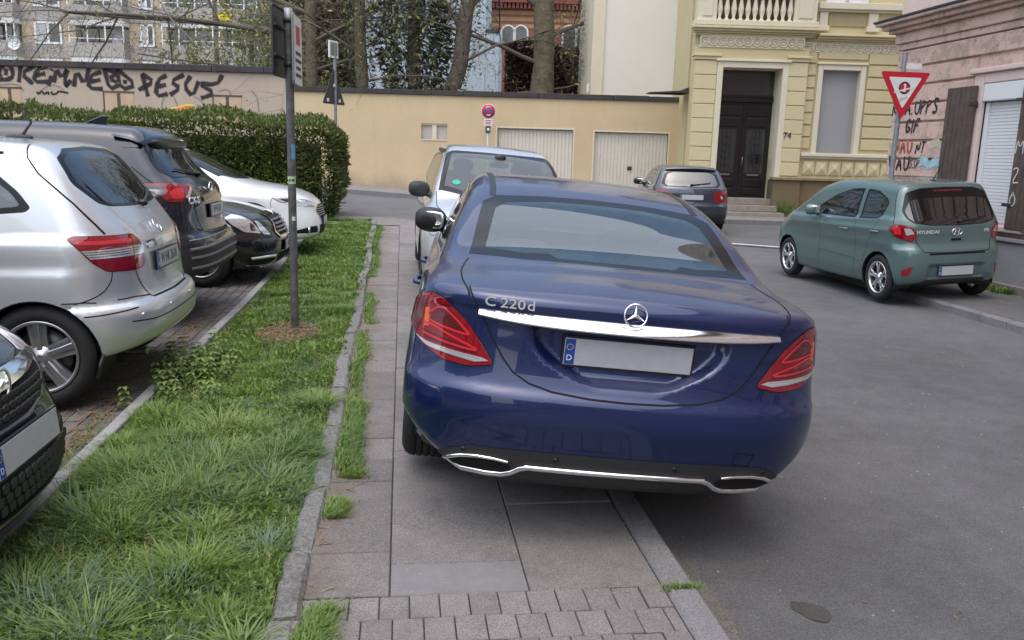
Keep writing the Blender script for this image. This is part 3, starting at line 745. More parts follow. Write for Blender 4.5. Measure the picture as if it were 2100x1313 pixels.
# ---- blue saloon, half on the pavement
def rec_c(ay,z):
    # number-plate recess
    return .048*sst(-.02,.05,(.40-.25*np.clip((.90-z)/.20,0,1)**2.2)-ay)*sst(.685,.735,z)*(1-sst(.905,.93,z))
def ext_c(x,z):
    # the bumper tucks in towards its lower corners
    return .20*np.clip((.50-z)/.22,0,1.5)**1.4*(1-sst(.25,.78,x))
def car_blue():
    d=dict(C_DEF); d['rext']=rec_c; d['extra']=ext_c
    c=CarB(d,POSE['C'],'parked_car','large dark blue saloon tilted with its left wheels up on the pavement','car',M['paint_blue'],.017)
    # glass
    bo=[(.735,.645),(.72,.66),(1.28,.60),(1.37,.53),(1.39,.27),(1.395,0),(1.39,-.27),(1.37,-.53),(1.28,-.60),(.72,-.66),(.66,-.40),(.635,0),(.66,.40)]
    bi=[(.83,.575),(.80,.585),(1.20,.535),(1.27,.48),(1.315,.25),(1.32,0),(1.315,-.25),(1.27,-.48),(1.20,-.535),(.80,-.585),(.745,-.42),(.755,-.34),(.70,-.30),(.69,0),(.70,.25),(.755,.29),(.745,.40)]
    c.window(bo[1:],bi[1:],'top',M['glass_rear'],name='rear_window')
    c.window([(3.78,.0),(3.70,.45),(3.52,.66),(2.92,.56),(3.0,.3),(3.02,0),(3.0,-.3),(2.92,-.56),(3.52,-.66),(3.70,-.45)],[(3.75,.0),(3.67,.43),(3.47,.61),(2.97,.51),(3.05,.27),(3.06,0),(3.05,-.27),(2.97,-.51),(3.47,-.61),(3.67,-.43)],'ftop',M['glass_clear'],name='windscreen')
    so=[(3.22,.965),(2.78,1.27),(2.45,1.345),(2.0,1.365),(1.65,1.335),(1.38,1.25),(1.12,1.09),(1.20,1.045),(2.2,.985)]
    c.window(rounded(so,.04),rounded([(3.08,.995),(2.74,1.245),(2.43,1.318),(2.0,1.338),(1.67,1.31),(1.42,1.23),(1.22,1.10),(1.28,1.07),(2.2,1.01)],.03),'left',M['glass_dark'],True,'side_window')
    c.seam(rounded(so,.04),'left',.016,True,'window_chrome',M['chrome'],True,off=.003)
    c.arch(1.06,.335,.36); c.arch(3.90,.335,.36)
    c.finish()
    c.interior(2.05,1.30,1.44,.6,3.6,.50)
    ps=MB(); ps.blob((.95,0,.99),(.25,.56,.05),4); ps.build('parcel_shelf',M['lining'],c.root)
    rm=MB(); rm.blob((3.05,0,1.30),(.02,.11,.035),3); rm.tube([(3.08,0,1.33),(3.05,0,1.30)],.01,6); rm.build('inner_mirror',M['black_trim'],c.root)
    rs=MB(); rs.tube([(2.98,.0,1.26),(2.98,.01,1.20),(2.98,.015,1.13)],.004,6); rs.blob((2.98,.015,1.12),(.006,.012,.02),2)
    for k in range(8): rs.blob((2.98,.012+.006*math.sin(k),1.25-k*.015),(.006,.007,.007),2,8,6)
    rs.build('rosary',M['black_trim'],c.root)
    for x in (1.06,3.90):
        for sd in (1,-1): c.wheel(x,sd,.32,.235,.222,0,5,steer=(.0 if x<2 else -.08),yo=.895)
    # tail lights
    LP=[(.42,.88,.925),(.305,.842,.968),(.249,.805,.988),(.196,.754,.976),(.14,.655,.895),(.121,.594,.829),(.093,.534,.745),(.116,.633,.727),(.174,.742,.735),(.252,.821,.775),(.36,.88,.84)]
    lp=rounded(P2(LP,'RL'),.02); o,o2=c.patch('tail_light',lp,'RL',M['red_lens'],.006,.015,mirror=True)
    cen=np.mean(lp,0)
    def sub(pts,mt,off,nm):
        q=P2(pts,'RL'); a=c.patch(nm,q,'RL',mt,off,.004,parent=o,mirror=o2)
    c.seam(lp,'RL',.007,True,'lamp_gap',M['gap'],True,off=.0015)
    sub([(.30,.838,.800),(.25,.80,.788),(.105,.585,.767),(.098,.555,.757),(.12,.60,.747),(.24,.79,.770)],M['clear_lens'],.009,'reverse_lamp')
    sub([(.40,.885,.93),(.30,.838,.958),(.262,.812,.955),(.285,.825,.86),(.30,.84,.81),(.40,.885,.845)],M['red_dark'],.008,'lamp_segment')
    sub([(.13,.62,.80),(.118,.585,.775),(.25,.80,.800),(.27,.815,.835),(.20,.735,.822)],M['red_dark'],.0075,'lamp_segment')
    sub([(.235,.78,.935),(.20,.74,.955),(.15,.67,.885),(.135,.635,.845),(.175,.70,.858),(.245,.79,.875)],M['red_dark'],.0075,'lamp_segment')
    for pts in ([(.255,.80,.90),(.21,.75,.948),(.17,.695,.905),(.14,.645,.858),(.137,.635,.848),(.15,.665,.850),(.21,.75,.865),(.25,.795,.878)],[(.27,.815,.86),(.235,.775,.862),(.18,.705,.835),(.128,.615,.803),(.12,.60,.792),(.135,.63,.792),(.20,.735,.806),(.26,.808,.820)]):
        c.seam(chaikin(P2(pts,'RL'),1,False),'RL',.009,True,'light_guide',M['red_bright'],False,off=.0095)
    for pts in ([(.24,.79,.775),(.12,.61,.752)],[(.235,.785,.785),(.11,.59,.762)]): c.seam(P2(pts,'RL'),'RL',.004,True,'lens_rib',M['lamp_inner'],False,off=.0105)
    sub([(.265,.81,.845),(.245,.79,.85),(.25,.80,.925),(.27,.815,.92)],M['orange_lens'],.0085,'indicator')
    # boot lid gaps
    sm=[(.655,1.035),(.645,1.012),(.60,.936),(.555,.86),(.50,.775),(.455,.725),(.39,.69),(.30,.668),(.15,.655),(0,.652)]
    c.seam(sm,'rear',.007,False); c.seam([(-a,b) for a,b in sm],'rear',.007,False)
    c.seam(chaikin([(.145,.652),(.20,.672),(.30,.688),(.45,.692),(.60,.675),(.66,.66)],1,False),'top',.007,False); c.seam(chaikin([(.145,-.652),(.20,-.672),(.30,-.688),(.45,-.692),(.60,-.675),(.66,-.66)],1,False),'top',.007,False)
    c.seam([(1.37,.55),(1.5,.545),(2.0,.545),(2.6,.54),(3.0,.51)],'top',.034,True,'roof_strip',M['black_trim'],off=.002)
    c.seam([(.55,.86),(.53,.74),(.50,.60),(.60,.50),(.72,.47)],'left',.006,True)
    c.seam([(2.22,.98),(2.20,.80),(2.18,.5),(2.2,.3)],'left',.006,True); c.seam([(3.25,.95),(3.42,.8),(3.40,.5),(3.3,.3)],'left',.006,True); c.seam([(1.25,1.06),(1.35,.95),(1.40,.80),(1.42,.70),(1.50,.45),(1.56,.3)],'left',.006,True)
    # chrome bar with plate lamps, recess, plate, star, lettering
    m=MB(); V=[]; n=25
    for y in np.linspace(-.612,.612,n):
        x1=c.sx(y,.957); lo=.915+.022*(abs(y)/.61)**3
        V+=[(x1+.01,y,.962),(x1-.008,y,.959),(x1-.030,y,lo+.006),(x1-.031,y,lo),(x1+.02,y,lo-.004)]
    m.add(V,[(i*5+k,i*5+k+1,i*5+k+6,i*5+k+5) for i in range(n-1) for k in range(4)],True); m.build('boot_chrome',M['chrome'],c.root)
    pl=c.plate(0,.825,None,tilt=-.06)
    x=c.sx(0,1.0); star_emblem(c,(x-.012,0,.998),.045,c.nrm((x,0,1.0)))
    for ch,yy,sz in (('C',.570,.046),('2',.515,.046),('2',.482,.046),('0',.448,.046),('d',.410,.046)):
        xx=c.sx(yy,.992); nn=c.nrm((xx,yy,.992)); text('badge_letter',ch,.053,M['badge'],c.root,(xx-.004,yy,.992),(-nn[1],nn[0],0),(0,0,1),.0025,bold=.0004,sx=1.25)
    # bumper lower trim
    c.patch('bumper_insert',[(.80,.10),(.80,.28),(.735,.33),(.69,.375),(.60,.41),(.40,.416),(0,.418),(-.40,.416),(-.60,.41),(-.69,.375),(-.735,.33),(-.80,.28),(-.80,.10)],'rear',M['dark_plastic'],.004,.006)
    for sg in (1,-1):
        pts=[(.1,sg*y,z) for y,z in ((.44,.357),(.50,.366),(.57,.367),(.63,.358),(.675,.338),(.690,.318),(.675,.300),(.62,.290),(.52,.287),(.455,.290),(.42,.305),(.39,.330),(.36,.340))]
        P=c.onsurf([(c.sx(p[1],p[2]),p[1],p[2]) for p in pts]); r=[.006,.007,.008,.009,.010,.011,.012,.013,.014,.014,.014,.013,.013]
        m=MB(); m.tube((P+np.array([-.010,0,0])).tolist(),r,8); m.build('exhaust_trim',M['chrome'],c.root)
        m=MB(); poly=[(sg*y,z) for y,z in ((.44,.352),(.57,.360),(.64,.350),(.675,.318),(.61,.295),(.46,.296),(.42,.33))]
        c.patch('exhaust_outlet',poly,'rear',M['gap'],.0055,.004)
    P=[(c.sx(y,.341)-.010,y,.341) for y in np.linspace(-.37,.37,15)]; m=MB(); m.tube(P,.013,8); m.build('bumper_chrome',M['chrome'],c.root)
    for y in (.25,-.235,.62,-.62):
        xx=c.sx(y,.388); m=MB(); m.lathe([(0,-.004),(.011,-.004),(.012,.006)],14,0,(xx-.003,y,.388)); m.build('parking_sensor',M['black_trim'],c.root)
    c.seam([(-.470,.425),(-.485,.478),(-.56,.468),(-.542,.415)],'rear',.004,closed=True)
    c.mirror_(3.05,.98,mt=M['black_trim'],size=(.085,.115,.09),out=.11)
    for x in (1.55,2.45):
        for sg in (1,-1):
            y=c.sy(x,.83); m=MB(); m.tube([(x-.10,sg*(y+.004),.83),(x-.08,sg*(y+.035),.832),(x+.08,sg*(y+.035),.832),(x+.10,sg*(y+.004),.83)],.014,8); m.build('door_handle',M['paint_blue'],c.root)
    return c
car_blue()
def handle(c,x,z,mt,ln=.10):
    for sg in (1,-1):
        y=c.sy(x,z); m=MB(); m.tube([(x-ln,sg*(y+.002),z),(x-ln+.02,sg*(y+.03),z+.002),(x+ln-.02,sg*(y+.03),z+.002),(x+ln,sg*(y+.002),z)],.013,8); m.build('door_handle',mt,c.root)
def wiper(c,pts,r=.008,off=.016):
    P=c.onsurf(pts); N=grad(c.F,P); N/=np.linalg.norm(N,axis=1)[:,None]; m=MB(); m.tube((P+N*off).tolist(),[r*1.6]+[r]*(len(pts)-1),6); m.blob(tuple((P+N*off*.8)[0]),(.03,.03,.022),2.5); m.build('rear_wiper',M['black_trim'],c.root)
def doors(c,xs,zt=.98,zb=.28,lean=.03):
    for x in xs: c.seam([(x+lean,zt),(x,.75),(x,.5),(x+.02,zb)],'left',.006,True)
# ---- silver compact van backed in beside the verge
def car_silver():
    c=CarB(B_DEF,POSE['B'],'parked_car','silver compact van backed in beside the grass, kinked roof aerial','car',M['paint_silver'],.026)
    go=[(.60,.48),(.60,-.48),(.575,.0)]
    o3=[(.58,.0,1.56),(.575,.40,1.545),(.545,.58,1.49),(.44,.645,1.34),(.33,.57,1.22),(.285,.47,1.197),(.255,.2,1.185),(.25,0,1.18)]
    ro=[(p[1],p[2]) for p in o3]; ro=ro+[(-a,b) for a,b in ro[-2:0:-1]]
    ri=[(a*.93,1.37+(b-1.37)*.90) for a,b in ro]
    c.window(rounded(ro,.03),rounded(ri,.03),'rear',M['glass_dark'],name='rear_window')
    so=[(2.95,1.03),(2.80,1.20),(2.3,1.43),(1.9,1.47),(1.2,1.46),(.86,1.42),(.70,1.29),(.63,1.20),(.66,1.175),(1.5,1.10)]
    si=[(2.80,1.06),(2.72,1.17),(2.27,1.40),(1.9,1.44),(1.2,1.43),(.88,1.39),(.74,1.28),(.69,1.215),(.72,1.205),(1.5,1.13)]
    c.window(rounded(so,.04),rounded(si,.03),'left',M['glass_tint'],True,'side_window')
    c.window([(3.72,0),(3.6,.5),(3.45,.68),(2.75,.60),(2.86,.3),(2.88,0),(2.86,-.3),(2.75,-.60),(3.45,-.68),(3.6,-.5)],[(3.66,0),(3.54,.48),(3.38,.62),(2.80,.55),(2.92,.28),(2.94,0),(2.92,-.28),(2.80,-.55),(3.38,-.62),(3.54,-.48)],'ftop',M['glass_clear'],name='windscreen')
    c.arch(.62,.315,.350); c.arch(3.55,.315,.350); c.finish(); c.interior(2.0,1.15,1.6,.5,3.5,.62)
    for x in (.62,3.55):
        for sd in (1,-1): c.wheel(x,sd,.318,.205,.225,2,5)
    lp=rounded(P2([(.43,.82,1.022),(.40,.805,1.038),(.166,.47,1.028),(.135,.425,.98),(.112,.415,.85),(.125,.44,.822),(.135,.545,.815),(.238,.746,.828),(.30,.797,.883)],'RL'),.025)
    o,o2=c.patch('tail_light',lp,'RL',M['red_lens'],.006,.015,mirror=True); c.seam(lp,'RL',.009,True,closed=True)
    def band(pts,mt,nm,off=.008): c.patch(nm,P2(pts,'RL'),'RL',mt,off,.004,parent=o,mirror=o2)
    band([(.36,.815,.955),(.145,.48,.962),(.115,.425,.955),(.112,.42,.905),(.125,.47,.905),(.315,.80,.905)],M['clear_lens'],'reverse_lamp')
    for k in range(3): c.seam(P2([(.355-.01*k,.812,.945-.014*k),(.14,.48,.948-.014*k)],'RL'),'RL',.004,False,'lens_rib',M['lamp_dark'],off=.0085)
    c.seam(P2([(.17,.517,1.028),(.137,.553,.818)],'RL'),'RL',.006,True,'lamp_gap',M['red_dark'],off=.0086)
    band([(.40,.81,1.01),(.17,.53,1.005),(.165,.52,.985),(.385,.81,.99)],M['red_bright'],'light_guide')
    # tailgate gap, bumper gaps
    c.seam([(.69,1.565),(.665,1.49),(.60,1.40),(.50,1.31),(.41,1.225),(.30,1.10),(.255,1.045)],'left',.008,True)
    c.seam([(.545,.81),(.53,.76),(.49,.70),(.43,.64),(.40,.62),(0,.615)],'rear',.008,True)
    c.seam([(.465,.648),(.40,.649),(.34,.650),(.29,.645)],'left',.007,True); c.seam([(.72,.648),(.60,.65),(.41,.632)],'rear',.007,True)
    c.seam(chaikin(P2([(.218,.722,.83),(.215,.735,.77),(.25,.78,.70),(.34,.845,.655),(.40,.86,.645)],'RL'),2,False),'RL',.007,True)
    c.seam(P2([(.345,.868,.567),(.28,.84,.571),(.188,.776,.580),(.10,.65,.592)],'RL'),'RL',.008,True); c.seam([(.72,.515),(.52,.50),(.3,.498),(0,.497)],'rear',.008,True)
    c.patch('gate_chrome',[(.34,.972),(-.34,.972),(-.335,.925),(.335,.925)],'rear',M['chrome'],.010,.012)
    c.plate(0,.835,'W HK 2618',tilt=.03)
    x=c.sx(0,1.045); star_emblem(c,(x-.012,0,1.045),.048,c.nrm((x,0,1.045)))
    wiper(c,[(.262,-.06,1.178),(.28,-.28,1.235),(.30,-.42,1.275)])
    for y in (.64,.25,-.25,-.64):
        xx=c.sx(y,.545); nn=c.nrm((xx,y,.545)); m=MB(); m.blob((xx,y,.545),(.008,.014,.014),2,12,8); m.build('parking_sensor',M['paint_silver'],c.root)
    m=MB(); z=c.sz(.98,0); m.blob((.98,0,z),(.085,.035,.022),2.4); m.tube([(.965,0,z+.01),(.90,0,z+.10),(.95,0,z+.155)],[.011,.008,.006],8); m.build('roof_aerial',M['dark_plastic'],c.root)
    m=MB(); m.tube([(.12,.45,.27),(.35,.45,.27)],.038,16,flat=(.7,1)); m.build('exhaust',M['lamp_dark'],c.root)
    c.seam([(1.8,.66),(1.2,.665),(.8,.66)],'top',.012,True,off=.003)
    c.mirror_(2.75,1.06); handle(c,1.35,.98,M['paint_silver']); doors(c,(1.5,2.55),1.12)
    c.seam([(1.45,1.10),(1.35,.95),(1.22,.75),(1.17,.66)],'left',.006,True)
car_silver()
# ---- dark blue off-road estate
def car_navy():
    c=CarB(CX_DEF,POSE['CX'],'parked_car','navy blue tall estate car backed in behind the silver van, spoiler over its rear window','car',M['paint_navy'],.03)
    ro=[(.0,1.585),(.35,1.56),(.61,1.51),(.69,1.42),(.72,1.31),(.66,1.255),(.31,1.255),(.0,1.245)]; ro=ro+[(-a,b) for a,b in ro[-2:0:-1]]
    c.window(rounded(ro,.03),rounded([(a*.94,1.41+(b-1.41)*.90) for a,b in ro],.03),'rear',M['glass_dark'],name='rear_window')
    so=[(3.05,1.11),(2.75,1.38),(2.3,1.53),(1.6,1.565),(1.05,1.53),(.70,1.36),(.66,1.28),(1.5,1.17)]
    c.window(rounded(so,.04),rounded([(1.85+(a-1.85)*.94,1.33+(b-1.33)*.88) for a,b in so],.03),'left',M['glass_dark'],True,'side_window')
    c.window([(3.55,0),(3.4,.5),(3.25,.70),(2.62,.60),(2.72,.3),(2.75,0),(2.72,-.3),(2.62,-.60),(3.25,-.70),(3.4,-.5)],[(3.48,0),(3.34,.48),(3.2,.64),(2.68,.55),(2.78,.28),(2.8,0),(2.78,-.28),(2.68,-.55),(3.2,-.64),(3.34,-.48)],'ftop',M['glass_clear'],name='windscreen')
    c.arch(.92,.36,.41); c.arch(3.62,.36,.41); c.finish(); c.interior(2.1,1.25,1.7,.6,3.4,.70)
    for x in (.92,3.62):
        for sd in (1,-1): c.wheel(x,sd,.36,.225,.23,0,5)
    lp=rounded(P2([(.54,.83,1.212),(.35,.74,1.215),(.205,.50,1.205),(.19,.49,1.18),(.20,.60,1.11),(.235,.725,1.055),(.32,.81,1.06),(.39,.85,1.12)],'RL'),.02)
    o,o2=c.patch('tail_light',lp,'RL',M['red_lens'],.008,.02,mirror=True); c.seam(lp,'RL',.010,True,closed=True)
    c.patch('lamp_bezel',P2([(.50,.83,1.19),(.36,.77,1.19),(.36,.83,1.10),(.40,.85,1.12)],'RL'),'RL',M['lamp_dark'],.010,.004,parent=o,mirror=o2)
    c.patch('reverse_lamp',P2([(.22,.53,1.18),(.205,.52,1.165),(.215,.62,1.085),(.23,.66,1.09)],'RL'),'RL',M['clear_lens'],.010,.004,parent=o,mirror=o2)
    q=[(.30,.735,1.17),(.24,.65,1.17),(.235,.685,1.08),(.29,.78,1.08),(.32,.79,1.13)]
    c.patch('light_guide',rounded(P2(q,'RL'),.03),'RL',M['red_bright'],.011,.004,parent=o,mirror=o2)
    # spoiler, fin, wiper
    m=MB(); V=[]
    for y in np.linspace(-.68,.68,21):
        u=abs(y)/.68; zt=1.640-.045*u*u-.02*u**6; x0=.80; xe=.40+.14*u*u
        V+=[(x0,y,zt+.035),(xe+.12,y,zt+.010),(xe,y,zt-.035),(xe+.015,y,zt-.055),(xe+.18,y,zt-.065)]
    m.add(V,[(i*5+k+5,i*5+k+6,i*5+k+1,i*5+k) for i in range(20) for k in range(4)],True); m.build('spoiler',M['paint_navy'],c.root)
    m=MB(); m.blob((.52,0,1.555),(.09,.58,.045),3); m.build('spoiler_underside',M['black_trim'],c.root)
    z=c.sz(1.15,0); m=MB(); m.prism([(1.28,z-.01),(1.05,z-.01),(1.03,z+.075),(1.08,z+.075)],-.016,.016,(0,2,1)); m.build('shark_fin_aerial',M['paint_navy'],c.root,.008)
    wiper(c,[(.275,.0,1.255),(.315,.30,1.29),(.345,.52,1.32)])
    c.seam([(.585,1.04),(.55,.88),(.48,.775),(.3,.755),(0,.75)],'rear',.010,True); c.seam([(.63,1.35),(.50,1.25),(.44,1.215)],'left',.008,True)
    c.patch('gate_chrome',[(.38,1.085),(-.38,1.085),(-.37,1.045),(.37,1.045)],'rear',M['black_gloss'],.014,.014)
    c.plate(0,.955,'W W 261',tilt=.04)
    x=c.sx(0,1.15); n=c.nrm((x,0,1.15)); m=MB(); m.tube([(x-.012,.07*math.cos(a),1.15+.055*math.sin(a)) for a in np.linspace(0,2*math.pi,25)],.007,6,False)
    m.tube([(x-.012,.065*math.cos(a),1.15+.05*math.sin(a)) for a in (2.6,3.6)]+[(x-.016,0,1.125)]+[(x-.012,.065*math.cos(a),1.15+.05*math.sin(a)) for a in (-.45,.54)],.006,6); m.build('winged_emblem',M['chrome'],c.root)
    y=.575; x=c.sx(y,1.06); n=c.nrm((x,y,1.06)); text('badge_text','CX-5',.085,M['badge'],c.root,(x-.006,y,1.06),(-n[1],n[0],0),(0,0,1),.004,bold=.002)
    # grey cladding with three ribs, silver bumper step
    cl=[(.86,.2),(.86,.60),(.80,.64),(.60,.665),(.30,.675),(0,.68)]; cl=cl+[(-a,b) for a,b in cl[-2::-1]]
    c.patch('bumper_cladding',cl,'rear',M['dark_plastic'],.006,.008); c.patch('bumper_cladding',[(.78,.2),(.78,.66),(.45,.655),(.15,.645),(-.1,.60),(-.1,.2)],'left',M['dark_plastic'],.0065,.008,mirror=True)
    for z,d in ((.665,.0),(.59,.0),(.50,.0)):
        P=[(c.sx(y,z),y,z-.03*(abs(y)/.8)**2) for y in np.linspace(-.78,.78,21)]; c.line_tube('bumper_rib',P,.018,M['grey_plastic'],.004)
    P=[(.1,y,.735-.02*(abs(y)/.8)**3) for y in np.linspace(-.76,.76,21)]; P=[(c.sx(p[1],p[2]),p[1],p[2]) for p in P]; c.line_tube('bumper_step',P,.007,M['alloy'],.002)
    c.mirror_(2.85,1.13); handle(c,1.3,1.0,M['paint_navy']); doors(c,(1.5,2.55),1.15)
car_navy()
# ---- black saloon, nose out
def grille_bars(c,poly,bars,mt,name,view='front',off=.008):
    pass
def car_black():
    c=CarB(E_DEF,POSE['E'],'parked_car','black saloon parked nose out next to the navy estate, chrome grille of slats','car',M['paint_black'],.028)
    so=[(3.30,.95),(2.85,1.26),(2.45,1.345),(2.0,1.365),(1.65,1.335),(1.38,1.25),(1.12,1.07),(1.20,1.02),(2.2,.97)]
    c.window(rounded(so,.04),rounded([(2.2+(a-2.2)*.94,1.16+(b-1.16)*.88) for a,b in so],.03),'left',M['glass_dark'],True,'side_window')
    c.window([(3.72,.0),(3.62,.45),(3.52,.66),(2.92,.56),(3.0,.3),(3.02,0),(3.0,-.3),(2.92,-.56),(3.52,-.66),(3.62,-.45)],[(3.66,.0),(3.57,.42),(3.45,.60),(2.97,.51),(3.05,.27),(3.06,0),(3.05,-.27),(2.97,-.51),(3.45,-.60),(3.57,-.42)],'ftop',M['glass_tint'],name='windscreen')
    c.arch(1.06,.335,.37); c.arch(4.02,.335,.37); c.finish(); c.interior(2.1,1.3,1.44,.7,3.6,.55)
    for x in (1.06,4.02):
        for sd in (1,-1): c.wheel(x,sd,.33,.225,.225,0,5)
    lp=rounded(P2([(4.29,.865,.80),(4.36,.80,.835),(4.45,.765,.815),(4.565,.735,.755),(4.63,.70,.67),(4.665,.69,.61),(4.50,.81,.635),(4.37,.86,.72)],'FL'),.02)
    o,o2=c.patch('headlight',lp,'FL',M['clear_lens'],.006,.02,mirror=True); c.seam(lp,'FL',.008,True,closed=True)
    def sub(nm,pts,mt,off=.009,r=.015): c.patch(nm,rounded(P2(pts,'FL'),r),'FL',mt,off,.003,parent=o,mirror=o2)
    sub('projector',[(4.42,.80,.775),(4.50,.76,.765),(4.53,.77,.69),(4.45,.82,.69)],M['lamp_inner'],r=.04); sub('reflector',[(4.54,.745,.745),(4.59,.72,.70),(4.62,.72,.64),(4.56,.77,.65)],M['lamp_dark'])
    l2=rounded(P2([(4.60,.705,.755),(4.645,.665,.735),(4.745,.575,.605),(4.755,.58,.585),(4.695,.665,.60),(4.655,.70,.655)],'FL'),.015)
    p,p2=c.patch('headlight',l2,'FL',M['clear_lens'],.007,.02,mirror=True); c.seam(l2,'FL',.008,True,closed=True)
    g=[(.35,.80),(.30,.805),(-.30,.805),(-.35,.80),(-.44,.60),(-.37,.545),(.37,.545),(.44,.60)]
    gr=c.patch('grille',rounded(g,.03),'front',M['gap'],.004,.006); c.seam(rounded(g,.03),'front',.030,False,'grille_surround',M['chrome'],True,off=.014)
    for z in (.745,.70,.655,.61):
        w=.31+(.805-z)*.42; P=[(c.sx(y,z,True)+.018,y,z) for y in np.linspace(-w,w,15)]; m=MB(); m.tube(P,.015,6,flat=(1.0,.8)); m.build('grille_slat',M['alloy'],gr)
    m=MB(); m.tube([(c.sx(0,.745,True)+.02,0,.80),(c.sx(0,.56,True)+.02,0,.56)],.008,6); m.build('grille_slat',M['alloy'],gr)
    st=MB(); z=c.sz(4.70,0); star_emblem(c,(4.70,0,z+.05),.04,(1,0,0)); st.tube([(4.70,0,z-.005),(4.70,0,z+.012)],.006,6); st.build('emblem_foot',M['chrome'],c.root)
    for sg in (1,-1):
        c.patch('bumper_intake',[(sg*a,b) for a,b in ((.82,.345),(.52,.335),(.46,.28),(.50,.235),(.80,.245))],'front',M['gap'],.002,.003)
    for sg in (1,-1):
        P=c.onsurf([(c.sx(sg*y,z,True),sg*y,z) for y,z in ((.80,.325),(.70,.335),(.60,.338),(.52,.335))]); m=MB(); m.tube((P+np.array([.012,sg*.006,0])).tolist(),.014,8,flat=(1.3,.8)); m.build('day_lamp',M['chrome'],c.root)
        P=c.onsurf([(c.sx(sg*y,z,True),sg*y,z) for y,z in ((.80,.245),(.66,.235),(.52,.245),(.46,.275))]); m=MB(); m.tube((P+np.array([.006,0,0])).tolist(),.006,6); m.build('intake_trim',M['alloy'],c.root)
    c.patch('bumper_intake',[(.42,.36),(-.42,.36),(-.38,.23),(.38,.23)],'front',M['gap'],.002,.003)
    P=[(c.sx(y,.205,True)+.006,y,.205) for y in np.linspace(-.62,.62,15)]; m=MB(); m.tube(P,.010,6); m.build('bumper_chrome',M['chrome'],c.root)
    c.plate(0,.435,'W W',True,tilt=.0)
    for y,z in ((.66,.47),(-.66,.47)):
        xx=c.sx(y,z,True); m=MB(); m.blob((xx,y,z),(.006,.022,.022),2,14,8); m.build('washer_cap',M['paint_black'],c.root)
    c.seam(P2([(3.75,.72,.97),(4.1,.735,.915),(4.40,.735,.84),(4.58,.70,.77),(4.66,.55,.765),(4.72,.36,.765)],'top'),'top',.008,True)
    c.seam([(4.36,.80),(4.30,.70),(4.32,.66)],'left',.006,True); c.mirror_(3.15,.96); handle(c,1.6,.86,M['paint_black']); doors(c,(2.2,3.45),.95)
car_black()
